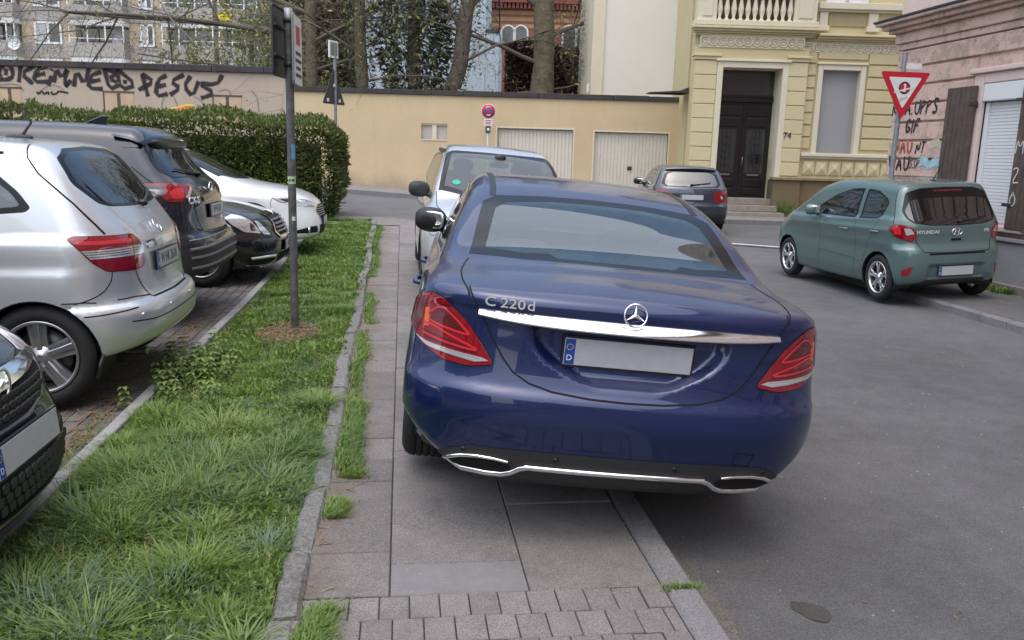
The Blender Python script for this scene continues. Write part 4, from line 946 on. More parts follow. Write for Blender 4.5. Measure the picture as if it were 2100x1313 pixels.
# ---- white saloon at the end of the row, nose out over the grass
def car_white():
    c=CarB(M_DEF,POSE['M'],'parked_car','white saloon at the hedge end of the row, nose out over the grass','car',M['paint_white'],.03)
    so=[(3.32,.96),(2.85,1.27),(2.45,1.355),(1.9,1.37),(1.4,1.29),(1.0,1.10),(1.10,1.04),(2.2,.98)]
    c.window(rounded(so,.04),rounded([(2.2+(a-2.2)*.94,1.17+(b-1.17)*.88) for a,b in so],.03),'left',M['glass_dark'],True,'side_window')
    c.window([(3.80,.0),(3.70,.45),(3.52,.74),(2.80,.62),(2.92,.3),(2.95,0),(2.92,-.3),(2.80,-.62),(3.52,-.74),(3.70,-.45)],[(3.72,.0),(3.62,.43),(3.45,.67),(2.85,.565),(2.97,.27),(3.0,0),(2.97,-.27),(2.85,-.565),(3.45,-.67),(3.62,-.43)],'ftop',M['glass_clear'],name='windscreen')
    c.arch(1.1,.335,.37); c.arch(3.95,.335,.37); c.finish(); c.interior(2.1,1.3,1.44,.7,3.7,.55)
    for x in (1.1,3.95):
        for sd in (1,-1): c.wheel(x,sd,.33,.225,.225,0,5)
    lp=rounded(P2([(4.24,.875,.765),(4.31,.845,.785),(4.50,.75,.762),(4.70,.55,.705),(4.765,.44,.675),(4.775,.43,.635),(4.70,.60,.645),(4.50,.785,.685),(4.35,.86,.71)],'FL'),.015)
    o,o2=c.patch('headlight',lp,'FL',M['clear_lens'],.006,.02,mirror=True); c.seam(lp,'FL',.012,True,closed=True)
    for pts,mt in (([(4.33,.84,.755),(4.48,.77,.745),(4.55,.74,.70),(4.42,.82,.71)],M['lamp_dark']),([(4.56,.72,.73),(4.72,.53,.69),(4.74,.53,.655),(4.60,.72,.68)],M['lamp_inner'])): c.patch('lamp_unit',rounded(P2(pts,'FL'),.015),'FL',mt,.009,.003,parent=o,mirror=o2)
    c.seam(P2([(4.42,.83,.692),(4.55,.755,.672),(4.68,.635,.655)],'FL'),'FL',.012,True,'day_lamp',mk('day_lamp',(.9,.9,.9),.2),off=.010)
    g=[(.26,.655),(-.26,.655),(-.36,.62),(-.43,.56),(-.30,.47),(.30,.47),(.43,.56),(.36,.62)]
    gr=c.patch('grille',rounded(g,.03),'front',M['gap'],.003,.006); c.seam(rounded(g,.03),'front',.014,False,'grille_surround',M['chrome'],True,off=.008)
    for z,w in ((.625,.33),(.595,.38),(.565,.40),(.535,.38),(.505,.34)):
        P=[(c.sx(y,z,True)+.012,y,z) for y in np.linspace(-w,w,13)]; m=MB(); m.tube(P,.008,6); m.build('grille_slat',M['alloy'],gr)
    for sg in (1,-1):
        c.patch('fog_recess',rounded([(sg*a,b) for a,b in ((.80,.275),(.80,.32),(.66,.365),(.50,.365),(.46,.27))],.02),'front',M['gap'],.003,.004)
        y=sg*.67; x=c.sx(y,.315,True); m=MB(); m.lathe([(0,.004),(.036,.004),(.036,-.01)],16,0,(x+.008,y,.315)); f=m.build('fog_lamp',M['clear_lens'],c.root); m=MB(); m.lathe([(.036,.0),(.036,.012),(.044,.012),(.046,-.01)],20,0,(x+.006,y,.315)); m.build('fog_ring',M['chrome'],f)
    c.patch('bumper_intake',[(.40,.37),(-.40,.37),(-.36,.24),(.36,.24)],'front',M['gap'],.003,.004)
    c.plate(0,.42,None,True,tilt=.0); c.seam([(.70,.70),(.55,.73),(.45,.70),(.40,.665)],'front',.006,True)
    c.seam(P2([(3.9,.72,.95),(4.3,.72,.88),(4.6,.66,.78),(4.75,.45,.70)],'top'),'top',.006,True)
    c.seam([(4.25,.77),(4.22,.70),(4.24,.60)],'left',.006,True); c.mirror_(3.2,.97); handle(c,1.6,.86,M['paint_white']); doors(c,(2.2,3.45),.95)
car_white()
# ---- black hatchback whose nose enters at the left edge
def car_opel():
    c=CarB(O_DEF,POSE['O'],'parked_car','black hatchback nose at the left edge, chrome grille bar with lightning emblem','car',M['paint_opel'],.022)
    so=[(2.75,.97),(2.4,1.25),(2.0,1.37),(1.4,1.40),(.8,1.35),(.5,1.15),(1.4,1.02)]
    c.window(rounded(so,.04),rounded([(1.6+(a-1.6)*.94,1.19+(b-1.19)*.88) for a,b in so],.03),'left',M['glass_dark'],True,'side_window')
    c.window([(3.25,.0),(3.15,.45),(2.98,.68),(2.33,.58),(2.45,.3),(2.48,0),(2.45,-.3),(2.33,-.58),(2.98,-.68),(3.15,-.45)],[(3.2,.0),(3.1,.42),(2.92,.62),(2.38,.53),(2.5,.27),(2.53,0),(2.5,-.27),(2.38,-.53),(2.92,-.62),(3.1,-.42)],'ftop',M['glass_tint'],name='windscreen')
    c.arch(.72,.31,.345); c.arch(3.22,.31,.345); c.finish(); c.interior(1.8,1.0,1.44,.5,3.0,.6)
    for x in (.72,3.22):
        for sd in (1,-1): c.wheel(x,sd,.31,.205,.205,0,5)
    lp=rounded(P2([(3.45,.80,.90),(3.62,.70,.88),(3.78,.50,.82),(3.86,.40,.765),(3.83,.55,.70),(3.70,.72,.70),(3.55,.80,.76)],'FL'),.02)
    o,o2=c.patch('headlight',lp,'FL',M['clear_lens'],.006,.02,mirror=True); c.seam(lp,'FL',.008,True,closed=True)
    c.patch('projector',rounded(P2([(3.62,.73,.85),(3.74,.58,.82),(3.78,.59,.75),(3.67,.72,.75)],'FL'),.03),'FL',M['lamp_dark'],.009,.003,parent=o,mirror=o2)
    g=[(.40,.745),(-.40,.745),(-.46,.70),(-.34,.615),(-.12,.585),(.12,.585),(.34,.615),(.46,.70)]
    gr=c.patch('grille',rounded(g,.03),'front',M['gap'],.002,.004)
    b=[(.46,.760),(.25,.755),(0,.752),(-.25,.755),(-.46,.760),(-.47,.735),(-.25,.705),(0,.695),(.25,.705),(.47,.735)]
    c.patch('grille_bar',rounded(b,.012),'front',M['chrome'],.020,.022)
    def honey(z0,z1,wf):
        m=MB(); nz=3
        for r in range(nz):
            z=z0+(z1-z0)*(r+.5)/nz; w=wf(z)
            for k in range(-9,10):
                y=(k+(r%2)*.5)*.052
                if abs(y)>w: continue
                x=c.sx(y,z,True); h=(z1-z0)/nz*.42
                m.prism([(y-.020,z-h),(y+.020,z-h),(y+.024,z+h*.4),(y+.014,z+h),(y-.014,z+h),(y-.024,z+h*.4)],x+.001,x+.010,(1,2,0))
        return m
    honey(.60,.69,lambda z:.40-(.69-z)*1.2).build('grille_mesh',M['dark_plastic'],gr,.003)
    c.seam([(.46,.69),(.34,.608),(.12,.578),(-.12,.578),(-.34,.608),(-.46,.69)],'front',.012,False,'grille_surround',M['alloy'],off=.004)
    g2=[(.52,.455),(.26,.445),(-.26,.445),(-.52,.455),(-.50,.34),(-.40,.285),(.40,.285),(.50,.34)]
    g3=c.patch('lower_grille',rounded(g2,.03),'front',M['gap'],.002,.004); honey(.295,.425,lambda z:.44).build('grille_mesh',M['dark_plastic'],g3,.003)
    c.patch('bumper_lip',[(.75,.13),(.75,.235),(.5,.275),(-.5,.275),(-.75,.235),(-.75,.13)],'front',M['dark_plastic'],.012,.014)
    c.seam([(.78,.225),(.5,.265),(0,.272),(-.5,.265),(-.78,.225)],'front',.016,False,'lip_trim',M['alloy'],off=.014)
    c.plate(0,.505,None,True,tilt=.10)
    x=c.sx(0,.725,True)+.030; m=MB(); m.tube([(x,.062*math.cos(a),.722+.062*math.sin(a)) for a in np.linspace(0,2*math.pi,33)],.009,8,False)
    m.prism([(-.085,.716),(-.012,.716),(-.022,.700),(.03,.724),(.085,.728),(.012,.728),(.022,.744),(-.03,.720)],x-.006,x+.006,(1,2,0)); m.build('lightning_emblem',M['chrome'],c.root,.002)
    c.seam(P2([(3.2,.70,.98),(3.6,.66,.88),(3.82,.45,.81),(3.90,.25,.785),(3.93,0,.78)],'top'),'top',.007,True)
    c.mirror_(2.6,.98); doors(c,(1.5,2.7),.98)
car_opel()
# ---- pale blue van facing us, beyond the blue saloon
def car_van():
    c=CarB(T_DEF,POSE['T'],'parked_car','pale metallic blue van facing us, partly hidden behind the dark blue saloon','car',M['paint_lightblue'],.032)
    c.window([(3.50,.0),(3.42,.45),(3.30,.72),(2.55,.62),(2.60,.3),(2.62,0),(2.60,-.3),(2.55,-.62),(3.30,-.72),(3.42,-.45)],[(3.42,.0),(3.34,.43),(3.24,.655),(2.62,.56),(2.67,.28),(2.69,0),(2.67,-.28),(2.62,-.56),(3.24,-.655),(3.34,-.43)],'ftop',M['glass_tint'],name='windscreen')
    so=[(3.05,1.04),(2.75,1.29),(2.45,1.46),(2.0,1.52),(1.2,1.53),(.5,1.48),(.35,1.20),(1.5,1.09)]
    c.window(rounded(so,.04),rounded([(1.8+(a-1.8)*.95,1.28+(b-1.28)*.88) for a,b in so],.03),'left',M['glass_dark'],True,'side_window')
    ro=[(.0,1.52),(.5,1.50),(.60,1.40),(.66,1.15),(.0,1.12)]; ro=ro+[(-a,b) for a,b in ro[-2:0:-1]]
    c.window(rounded(ro,.03),rounded([(a*.92,1.32+(b-1.32)*.88) for a,b in ro],.03),'rear',M['glass_tint'],name='rear_window')
    c.arch(.82,.325,.36); c.arch(3.50,.325,.36); c.finish(); c.interior(2.05,1.2,1.6,.5,3.2,.66)
    for x in (.82,3.50):
        for sd in (1,-1): c.wheel(x,sd,.325,.205,.205,0,5)
    lp=rounded(P2([(3.72,.84,.93),(3.85,.76,.935),(4.05,.70,.86),(4.14,.60,.78),(4.16,.62,.70),(4.0,.80,.68),(3.80,.86,.80)],'FL'),.03)
    o,o2=c.patch('headlight',lp,'FL',M['clear_lens'],.006,.02,mirror=True); c.seam(lp,'FL',.010,True,closed=True)
    c.patch('projector',rounded(P2([(3.92,.79,.86),(4.02,.73,.83),(4.05,.74,.75),(3.95,.81,.76)],'FL'),.03),'FL',M['lamp_inner'],.009,.003,parent=o,mirror=o2)
    g=[(.42,.78),(-.42,.78),(-.42,.66),(.42,.66)]; c.patch('grille',rounded(g,.03),'front',M['black_gloss'],.004,.006)
    c.patch('bumper_intake',[(.60,.42),(-.60,.42),(-.5,.28),(.5,.28)],'front',M['gap'],.003,.004); c.plate(0,.50,None,True,tilt=.05)
    c.seam(P2([(3.3,.74,1.07),(3.7,.74,.99),(4.1,.62,.85),(4.22,.4,.80),(4.25,0,.79)],'top'),'top',.008,True)
    c.seam([(2.3,.62),(2.0,.63),(1.0,.63),(.4,.61)],'top',.026,True,'roof_strip',M['black_trim'],off=.004)
    c.mirror_(2.95,1.02,mt=M['dark_plastic'],size=(.09,.12,.09)); doors(c,(1.5,2.8),1.05)
    m=MB(); m.blob((2.74,0,1.50),(.03,.07,.05),2.5); m.blob((2.70,0,1.43),(.015,.11,.035),3); m.build('inner_mirror',M['black_trim'],c.root)
    m=MB(); P=c.onsurf([(3.20,-.52,1.2)]); n=c.nrm(P[0]); 
    st=[]; u=np.cross(n,(0,1,0)); u/=np.linalg.norm(u); v=np.cross(n,u); q=P[0]+n*.004
    m.add([tuple(q+.045*(math.cos(a)*u+math.sin(a)*v)) for a in np.linspace(0,2*math.pi,20,endpoint=False)],[tuple(range(20))]); m.build('screen_sticker',M['sticker_green'],c.root)
    m=MB(); m.tube([(.7,.2,c.sz(.7,.2)-.01),(.45,.2,c.sz(.7,.2)+.30)],[.008,.004],6); m.build('roof_aerial',M['black_trim'],c.root)
car_van()
# ---- slate hatchback further down the street
def car_slate():
    c=CarB(G_DEF,POSE['G'],'parked_car','slate blue hatchback beyond the saloon, in front of the dark house door','car',M['paint_slate'],.034)
    ro=[(.0,1.355),(.45,1.345),(.58,1.29),(.66,1.06),(.58,1.0),(.0,.99)]; ro=ro+[(-a,b) for a,b in ro[-2:0:-1]]
    c.window(rounded(ro,.03),rounded([(a*.90,1.17+(b-1.17)*.86) for a,b in ro],.04),'rear',M['glass_tint'],name='rear_window')
    so=[(2.85,.95),(2.5,1.20),(2.1,1.35),(1.5,1.38),(.9,1.34),(.62,1.2),(.72,1.02),(1.6,.97)]
    c.window(rounded(so,.04),rounded([(1.7+(a-1.7)*.94,1.16+(b-1.16)*.86) for a,b in so],.03),'left',M['glass_tint'],True,'side_window')
    c.window([(3.35,.0),(3.25,.45),(3.08,.70),(2.43,.58),(2.52,.3),(2.55,0),(2.52,-.3),(2.43,-.58),(3.08,-.70),(3.25,-.45)],[(3.28,.0),(3.18,.42),(3.02,.64),(2.48,.53),(2.57,.27),(2.6,0),(2.57,-.27),(2.48,-.53),(3.02,-.64),(3.18,-.42)],'ftop',M['glass_clear'],name='windscreen')
    c.arch(.76,.315,.35); c.arch(3.34,.315,.35); c.finish(); c.interior(1.85,1.0,1.44,.5,3.0,.58)
    for x in (.76,3.34):
        for sd in (1,-1): c.wheel(x,sd,.315,.205,.205,0,5)
    lp=rounded([(.845,.92),(.70,.93),(.57,.83),(.56,.72),(.62,.63),(.845,.64)],.03)
    o,o2=c.patch('tail_light',P2([(.22,.85,.93),(.10,.62,.93),(.07,.50,.86),(.065,.50,.74),(.08,.60,.66),(.22,.85,.66)],'RL'),'RL',M['red_lens'],.006,.015,mirror=True)
    for sg,pp in ((1,o),(-1,o2)):
        y=sg*.68; x=c.sx(y,.78); m=MB(); m.lathe([(0,-.004),(.035,-.004),(.035,.01)],16,0,(x-.010,y,.78)); q=m.build('lamp_centre',M['clear_lens'],pp); m=MB(); m.lathe([(.035,0),(.035,-.008),(.055,-.008),(.055,.01)],20,0,(x-.009,y,.78)); m.build('lamp_ring',M['red_dark'],pp)
    c.patch('bumper_insert',[(.80,.1),(.80,.40),(.5,.42),(-.5,.42),(-.80,.40),(-.80,.1)],'rear',M['dark_plastic'],.004,.005); c.plate(0,.78,None,tilt=.05)
    m=MB(); V=[]
    for y in np.linspace(-.56,.56,15):
        u=abs(y)/.56; V+=[(.62,y,1.455-.03*u*u),(.36+.05*u*u,y,1.415-.03*u*u),(.365+.05*u*u,y,1.385-.03*u*u),(.52,y,1.36)]
    m.add(V,[(i*4+k+4,i*4+k+5,i*4+k+1,i*4+k) for i in range(14) for k in range(3)],True); m.build('spoiler',M['paint_slate'],c.root)
    wiper(c,[(.16,0,1.03),(.18,-.25,1.06),(.2,-.42,1.1)]); c.mirror_(2.65,.97,mt=M['black_trim']); doors(c,(1.4,2.6),.97)
car_slate()
# ---- teal small hatchback on the far kerb
def tek(ay,z):
    return .035*sst(0,.10,.34+.30*np.clip((.33-z)/.25,0,1)*-1+.12-ay)*sst(.28,.34,z)*(1-sst(.46,.50,z))
def car_teal():
    d=dict(I_DEF); d['rext']=tek; d['extra']=lambda x,z:.016*np.exp(-((z-(.60+.03*x))/.10)**2)-.010*np.exp(-((z-(.90-.02*x))/.028)**2)+.010*np.exp(-((z-(.80-.02*x))/.05)**2)
    c=CarB(d,POSE['I'],'parked_car','teal green small hatchback with bright alloy wheels, half on the kerb by the pink house','car',M['paint_teal'],.024,scale=(.90,.90,1.0))
    ro=[(.0,1.395),(.40,1.385),(.60,1.335),(.69,1.12),(.665,1.03),(.60,.985),(.40,.955),(.0,.945)]; ro=ro+[(-a,b) for a,b in ro[-2:0:-1]]
    c.window(rounded(ro,.03),rounded([(a*.955,1.13+(b-1.13)*(.55 if b>1.13 else .95)) for a,b in ro],.03),'rear',M['glass_dark'],name='rear_window')
    w1=[(1.80,.965),(1.72,1.12),(1.45,1.25),(1.24,1.315),(1.13,1.325),(1.12,.985)]
    w1=[(2.30,.975),(2.15,1.10),(1.80,1.26),(1.45,1.345),(1.22,1.36),(1.17,1.36),(1.16,.99)]
    w2=[(1.08,.99),(1.09,1.36),(.82,1.34),(.60,1.26),(.53,1.21),(.60,1.04),(.66,1.01)]
    for w in (w1,w2):
        cx=np.mean(w,0); c.window(rounded(w,.02),rounded([tuple(cx+(np.array(q)-cx)*np.array([.90,.88])) for q in w],.02),'left',M['glass_tint'],True,'side_window')
    c.window([(2.95,.0),(2.86,.45),(2.72,.66),(2.23,.56),(2.32,.3),(2.34,0),(2.32,-.3),(2.23,-.56),(2.72,-.66),(2.86,-.45)],[(2.88,.0),(2.8,.42),(2.66,.60),(2.28,.51),(2.37,.27),(2.39,0),(2.37,-.27),(2.28,-.51),(2.66,-.60),(2.8,-.42)],'ftop',M['glass_clear'],name='windscreen')
    c.arch(.56,.295,.325); c.arch(2.95,.295,.325); c.finish(); c.interior(1.6,.85,1.44,.4,2.7,.6)
    for x in (.56,2.95):
        for sd in (1,-1): c.wheel(x,sd,.29,.175,.205,3,5,rim=mk('alloy_bright',(.72,.73,.74),.2,.9))
    lp=rounded(P2([(.36,.82,.925),(.287,.78,.965),(.156,.643,.948),(.115,.575,.87),(.112,.565,.83),(.139,.62,.763),(.272,.779,.826)],'RL'),.025)
    o,o2=c.patch('tail_light',lp,'RL',M['red_lens'],.010,.02,mirror=True); c.seam(lp,'RL',.010,True,closed=True)
    c.patch('reverse_lamp',rounded(P2([(.20,.70,.925),(.145,.635,.92),(.125,.595,.86),(.17,.68,.84)],'RL'),.015),'RL',M['clear_lens'],.013,.004,parent=o,mirror=o2)
    c.patch('light_guide',rounded(P2([(.30,.785,.94),(.23,.73,.94),(.21,.72,.85),(.27,.79,.85)],'RL'),.015),'RL',M['red_bright'],.012,.004,parent=o,mirror=o2)
    c.seam([(.575,.80),(.55,.74),(.50,.655),(.47,.640),(.30,.635),(0,.632)],'rear',.010,True); c.seam([(.42,.618),(-.42,.618)],'rear',.022,False,'gate_slot',M['gap'])
    c.seam([(.46,1.40),(.42,1.25),(.34,1.06),(.30,.965)],'left',.008,True)
    for sg in (1,-1):
        c.patch('reflector',[(sg*a,b) for a,b in ((.74,.42),(.66,.465),(.62,.47),(.66,.36),(.72,.355))],'rear',M['red_lens'],.006,.008)
    c.patch('bumper_insert',[(.62,.1),(.62,.22),(.52,.265),(.42,.31),(-.42,.31),(-.52,.265),(-.62,.22),(-.62,.1)],'rear',M['black_trim'],.004,.005)
    c.plate(0,.41,None,tilt=.0)
    x=c.sx(0,.872)-.008; m=MB(); m.tube([(x,.075*math.cos(a),.872+.042*math.sin(a)) for a in np.linspace(0,2*math.pi,29)],.006,6,False)
    m.tube([(x,.035,.842),(x,.020,.902)],.008,6); m.tube([(x,-.020,.842),(x,-.035,.902)],.008,6); m.tube([(x,.030,.868),(x,0,.874),(x,-.030,.878)],.007,6); m.build('oval_emblem',M['chrome'],c.root)
    for s_,y in (('HYUNDAI',.42),('i10',-.47)):
        xx=c.sx(y,.875); n=c.nrm((xx,y,.875)); text('badge_text',s_,.058,M['badge'],c.root,(xx-.004,y,.875),(-n[1],n[0],0),(0,0,1),.003,bold=.0015,sx=1.2)
    c.patch('gate_handle',rounded([(.085,.795),(-.085,.795),(-.07,.765),(.07,.765)],.01),'rear',M['gap'],.003,.003)
    c.seam([(.22,1.352),(-.22,1.352)],'rear',.018,False,'brake_light',M['red_dark'],off=.004)
    wiper(c,[(.115,-.05,.985),(.13,-.3,1.0),(.15,-.45,1.03)],.009)
    z=c.sz(.62,0); m=MB(); m.blob((.62,0,z),(.05,.03,.015),2.5); m.tube([(.62,0,z),(.48,-.03,z+.22)],[.008,.004],6); m.build('roof_aerial',M['black_trim'],c.root)
    c.mirror_(2.12,.97,mt=M['paint_teal'],size=(.08,.10,.075)); handle(c,1.35,.84,M['paint_teal'],.09); handle(c,.63,.86,M['paint_teal'],.08)
    doors(c,(1.08,2.0),.98); c.seam([(.60,1.02),(.66,.90),(.80,.70),(.90,.45),(.95,.3)],'left',.006,True)
    c.seam([(2.0,.50),(1.2,.48),(.95,.45)],'left',.004,True)
car_teal()
# ============================================================ ground, street, walls, houses, signs
def sstf(a,b,x):
    t=np.clip((np.asarray(x,float)-a)/(b-a),0,1); return t*t*(3-2*t)
def GZ(x,y):
    """the cross street lies a little higher at the left than at the right"""
    return (.54-.54*sstf(-4,9,x))*sstf(8,25,y)
FH=np.array([math.sin(YAW),math.cos(YAW),0]); RH=np.array([math.cos(YAW),-math.sin(YAW),0])
_f,_r,_u=np.array(fwd),np.array(RT),np.array(UP)
def ray(px,py):
    d=_f+_r*(px-1050)/F_PX-_u*(py-656.5)/F_PX; return d/np.linalg.norm(d)
def gnd(px,py,z=0):
    d=ray(px,py); return np.array([0,0,EYE])+d*((z-EYE)/d[2])
def gndG(px,py,dz=0):
    z=dz
    for _ in range(30): p=gnd(px,py,z); z=float(GZ(p[0],p[1]))+dz
    return p
def fac(px,py,D):
    d=ray(px,py); p=np.array([0,0,EYE])+d*(D/(d@FH)); return p@RH,p[2]
def onx(px,py,X=8.0):
    d=ray(px,py); p=np.array([0,0,EYE])+d*(X/d[0]); return -p[1],p[2]
def sheet(name,x0,x1,y0,y1,dz,mt,sx=1.,sy=1.,skirt=.2,kind='structure'):
    xs=np.linspace(x0,x1,max(2,int((x1-x0)/sx)+1)); ys=np.linspace(y0,y1,max(2,int((y1-y0)/sy)+1)); nx,ny=len(xs),len(ys)
    X,Y=np.meshgrid(xs,ys); Z=GZ(X,Y)+dz; V=np.stack([X,Y,Z],-1).reshape(-1,3).tolist()
    F=[(j*nx+i,j*nx+i+1,(j+1)*nx+i+1,(j+1)*nx+i) for j in range(ny-1) for i in range(nx-1)]
    if skirt:
        loop=[i for i in range(nx)]+[j*nx+nx-1 for j in range(1,ny)]+[(ny-1)*nx+i for i in range(nx-2,-1,-1)]+[j*nx for j in range(ny-2,0,-1)]
        b=len(V); V+=[(V[i][0],V[i][1],V[i][2]-skirt) for i in loop]; n=len(loop)
        F+=[(loop[k],b+k,b+(k+1)%n,loop[(k+1)%n]) for k in range(n)]
    o=newmesh(name,V,F,mt); o['kind']=kind; return o
def asphalt(name,col=(.165,.164,.167),sc=1.0):
    m=mat(name,col,.85); g=G_(m)
    v=g.n('ShaderNodeTexVoronoi'); v.inputs['Scale'].default_value=150*sc; g.l(g.obj(),v.inputs['Vector'])
    big=g.rng(g.noise(.55,6,.65),.3,.7,.74,1.22); mid=g.math('MULTIPLY',g.rng(g.noise(5,6,.75),.3,.7,.84,1.16),g.rng(g.noise(75,3,.7),.3,.7,.74,1.26)); fine=g.rng(g.noise(190*sc,4,.8),.3,.7,.45,1.6)
    stone=g.rng(v.outputs['Distance'],0,.45,1.25,.7)
    c=g.mix(1,col,g.math('MULTIPLY',g.math('MULTIPLY',big,mid),g.math('MULTIPLY',fine,stone)),'MULTIPLY')
    # pale grit and small dark stains
    grit=g.n('ShaderNodeTexVoronoi'); grit.inputs['Scale'].default_value=34; g.l(g.obj(),grit.inputs['Vector'])
    gm=g.rng(grit.outputs['Distance'],.07,.11,.6,0); c=g.mix(gm,c,(.26,.25,.24))
    cr=g.n('ShaderNodeTexVoronoi',feature='DISTANCE_TO_EDGE'); cr.inputs['Scale'].default_value=.22
    wv=g.n('ShaderNodeVectorMath',operation='ADD'); nz=g.n('ShaderNodeTexNoise'); nz.inputs['Scale'].default_value=1.6; g.l(g.obj(),nz.inputs['Vector']); g.l(g.obj(),wv.inputs[0]); g.l(nz.outputs['Color'],wv.inputs[1]); g.l(wv.outputs[0],cr.inputs['Vector'])
    c=g.mix(g.math('MULTIPLY',g.rng(cr.outputs['Distance'],.0,.004,.6,0),g.rng(g.noise(.3),.45,.55,0,1)),c,(.02,.02,.02))
    g.l(c,g.b.inputs['Base Color']); g.bump(g.math('ADD',v.outputs['Distance'],fine),.55,.006); return m
def slabmat(name,col,speck=.5,var=.16,scale=170,dirt=(.05,.045,.035)):
    m=mat(name,col,.88); g=G_(m); geo=g.n('ShaderNodeNewGeometry')
    isl=g.rng(geo.outputs['Random Per Island'],0,1,1-var,1+var)
    fine=g.rng(g.noise(scale,3,.75),.32,.68,1-speck,1+speck); mid=g.rng(g.noise(7,5,.7),.3,.7,.85,1.12)
    c=g.mix(1,col,g.math('MULTIPLY',isl,g.math('MULTIPLY',fine,mid)),'MULTIPLY')
    c=g.mix(g.rng(g.noise(2.3,6,.75),.55,.72,0,.45),c,dirt); g.l(c,g.b.inputs['Base Color']); g.bump(fine,.5,.004); return m
def plaster(name,col,var=.06,dirt=(.30,.27,.22),dirt_amt=.35,sc=1.0,bump=.4):
    m=mat(name,col,.85); g=G_(m)
    c=g.mix(1,col,g.math('MULTIPLY',g.rng(g.noise(.8*sc,6,.6),.3,.7,1-var,1+var),g.rng(g.noise(22*sc,4,.7),.3,.7,.95,1.05)),'MULTIPLY')
    # rain streaks: noise stretched downwards
    tc=g.n('ShaderNodeTexCoord'); mp=g.n('ShaderNodeMapping'); mp.inputs['Scale'].default_value=(5*sc,5*sc,.35*sc); g.l(tc.outputs['Object'],mp.inputs[0])
    st=g.rng(g.noise(1,5,.7,mp.outputs[0]),.56,.78,0,dirt_amt); c=g.mix(st,c,dirt); g.l(c,g.b.inputs['Base Color'])
    g.bump(g.noise(70*sc,4),bump,.006); return m
M['asphalt']=asphalt('asphalt'); M['slab']=slabmat('slab',(.205,.190,.183),.55); M['slab_small']=slabmat('slab_small',(.21,.196,.19),.5,.12); M['slab_smooth']=slabmat('slab_smooth',(.20,.195,.195),.12,.03,300)
M['kerbstone']=slabmat('kerbstone',(.20,.197,.20),.45,.10,140); M['oldkerb']=slabmat('oldkerb',(.175,.168,.160),.5,.15,60); M['edging']=slabmat('edging',(.30,.29,.285),.15,.05,120); M['bay']=slabmat('bay',(.150,.138,.130),.30,.22,90)
M['soil']=slabmat('soil',(.05,.038,.025),.5,0,60); M['joint']=slabmat('joint',(.12,.11,.095),.4,0,90)
# far ground, road
sheet('ground',-600,600,-600,600,-.30,M['asphalt'],60,60,0)
sheet('road',-45,60,-40,60,0,M['asphalt'],1.5,1.0,.25)
# ---- near pavement with its slabs as real pieces in one sheet
def pieces(name,rects,dz,mt,gap=.005,th=.05,jit=.003,kind='structure',bev=.004):
    m=MB()
    for (x0,y0,x1,y1) in rects:
        g=gap/2; zc=float(GZ((x0+x1)/2,(y0+y1)/2)); t=[dz+zc+random.uniform(-jit,jit)*.5+random.uniform(-jit,jit) for _ in range(4)]
        a,b,c,d=(x0+g,y0+g),(x1-g,y0+g),(x1-g,y1-g),(x0+g,y1-g); e=bev
        z=[dz+float(GZ(*q))+random.uniform(-jit,jit)*.4+t[0]-dz-zc for q in (a,b,c,d)]
        V=[(a[0],a[1],z[0]-th),(b[0],b[1],z[1]-th),(c[0],c[1],z[2]-th),(d[0],d[1],z[3]-th),(a[0],a[1],z[0]-e),(b[0],b[1],z[1]-e),(c[0],c[1],z[2]-e),(d[0],d[1],z[3]-e),
           (a[0]+e,a[1]+e,z[0]),(b[0]-e,b[1]+e,z[1]),(c[0]-e,c[1]-e,z[2]),(d[0]+e,d[1]-e,z[3])]
        F=[(8,9,10,11)]+[(i,(i+1)%4,4+(i+1)%4,4+i) for i in range(4)]+[(4+i,4+(i+1)%4,8+(i+1)%4,8+i) for i in range(4)]
        m.add(V,F)
    o=m.build(name,mt); o['kind']=kind; return o
sheet('pavement_bed',-.42,1.10,-8,16.2,.082,M['joint'],.76,1.0,.15)
R=[]; y=2.83
R1=[];R2=[]
yy=3.07; k=0
while yy<16:
    l=.50 if k%2==0 else .78; R1.append((-.04,yy,.48,min(yy+l,16.2))); yy+=l; k+=1
yy=2.83
while yy<16:
    l=random.choice((1.15,.9,.78)); R1.append((.48,yy,.99,min(yy+l,16.2))); yy+=l
yy=2.83
while yy<16:
    l=random.uniform(.30,.42); R1.append((-.40,yy,-.04,min(yy+l,16.2))); yy+=l
g=G_(M['slab']); lk=g.b.inputs['Base Color'].links[0]; src=lk.from_socket; tc=g.n('ShaderNodeTexCoord'); sp=g.n('ShaderNodeSeparateXYZ'); g.l(tc.outputs['Object'],sp.inputs[0])
dm=g.math('MULTIPLY',g.rng(sp.outputs[0],-.40,-.12,1,0),g.rng(g.noise(5,6,.75),.35,.6,0,.85)); g.l(g.mix(dm,src,(.15,.105,.07)),g.b.inputs['Base Color'])
pieces('pavement',R1,.10,M['slab'])
pieces('pavement',[(-.04,2.83,.48,3.07)],.101,M['slab_smooth'])
yy=2.83; r=0
while yy>-2:
    h=.155; x=-.40-(.06 if r%2 else 0)
    while x<.99:
        w=.108; a=max(x,-.40); b=min(x+w,.99)
        if b-a>.02: R2.append((a,yy-h,b,yy))
        x+=w
    yy-=h; r+=1
pieces('pavement',R2,.099,M['slab_small'],.0045,.05,.003,bev=.003)
K=[]; yy=-6.2
while yy<16: K.append((.995,yy,1.125,yy+1.0)); yy+=1.0
pieces('kerb',K,.104,M['kerbstone'],.006,.2,.003,bev=.016)
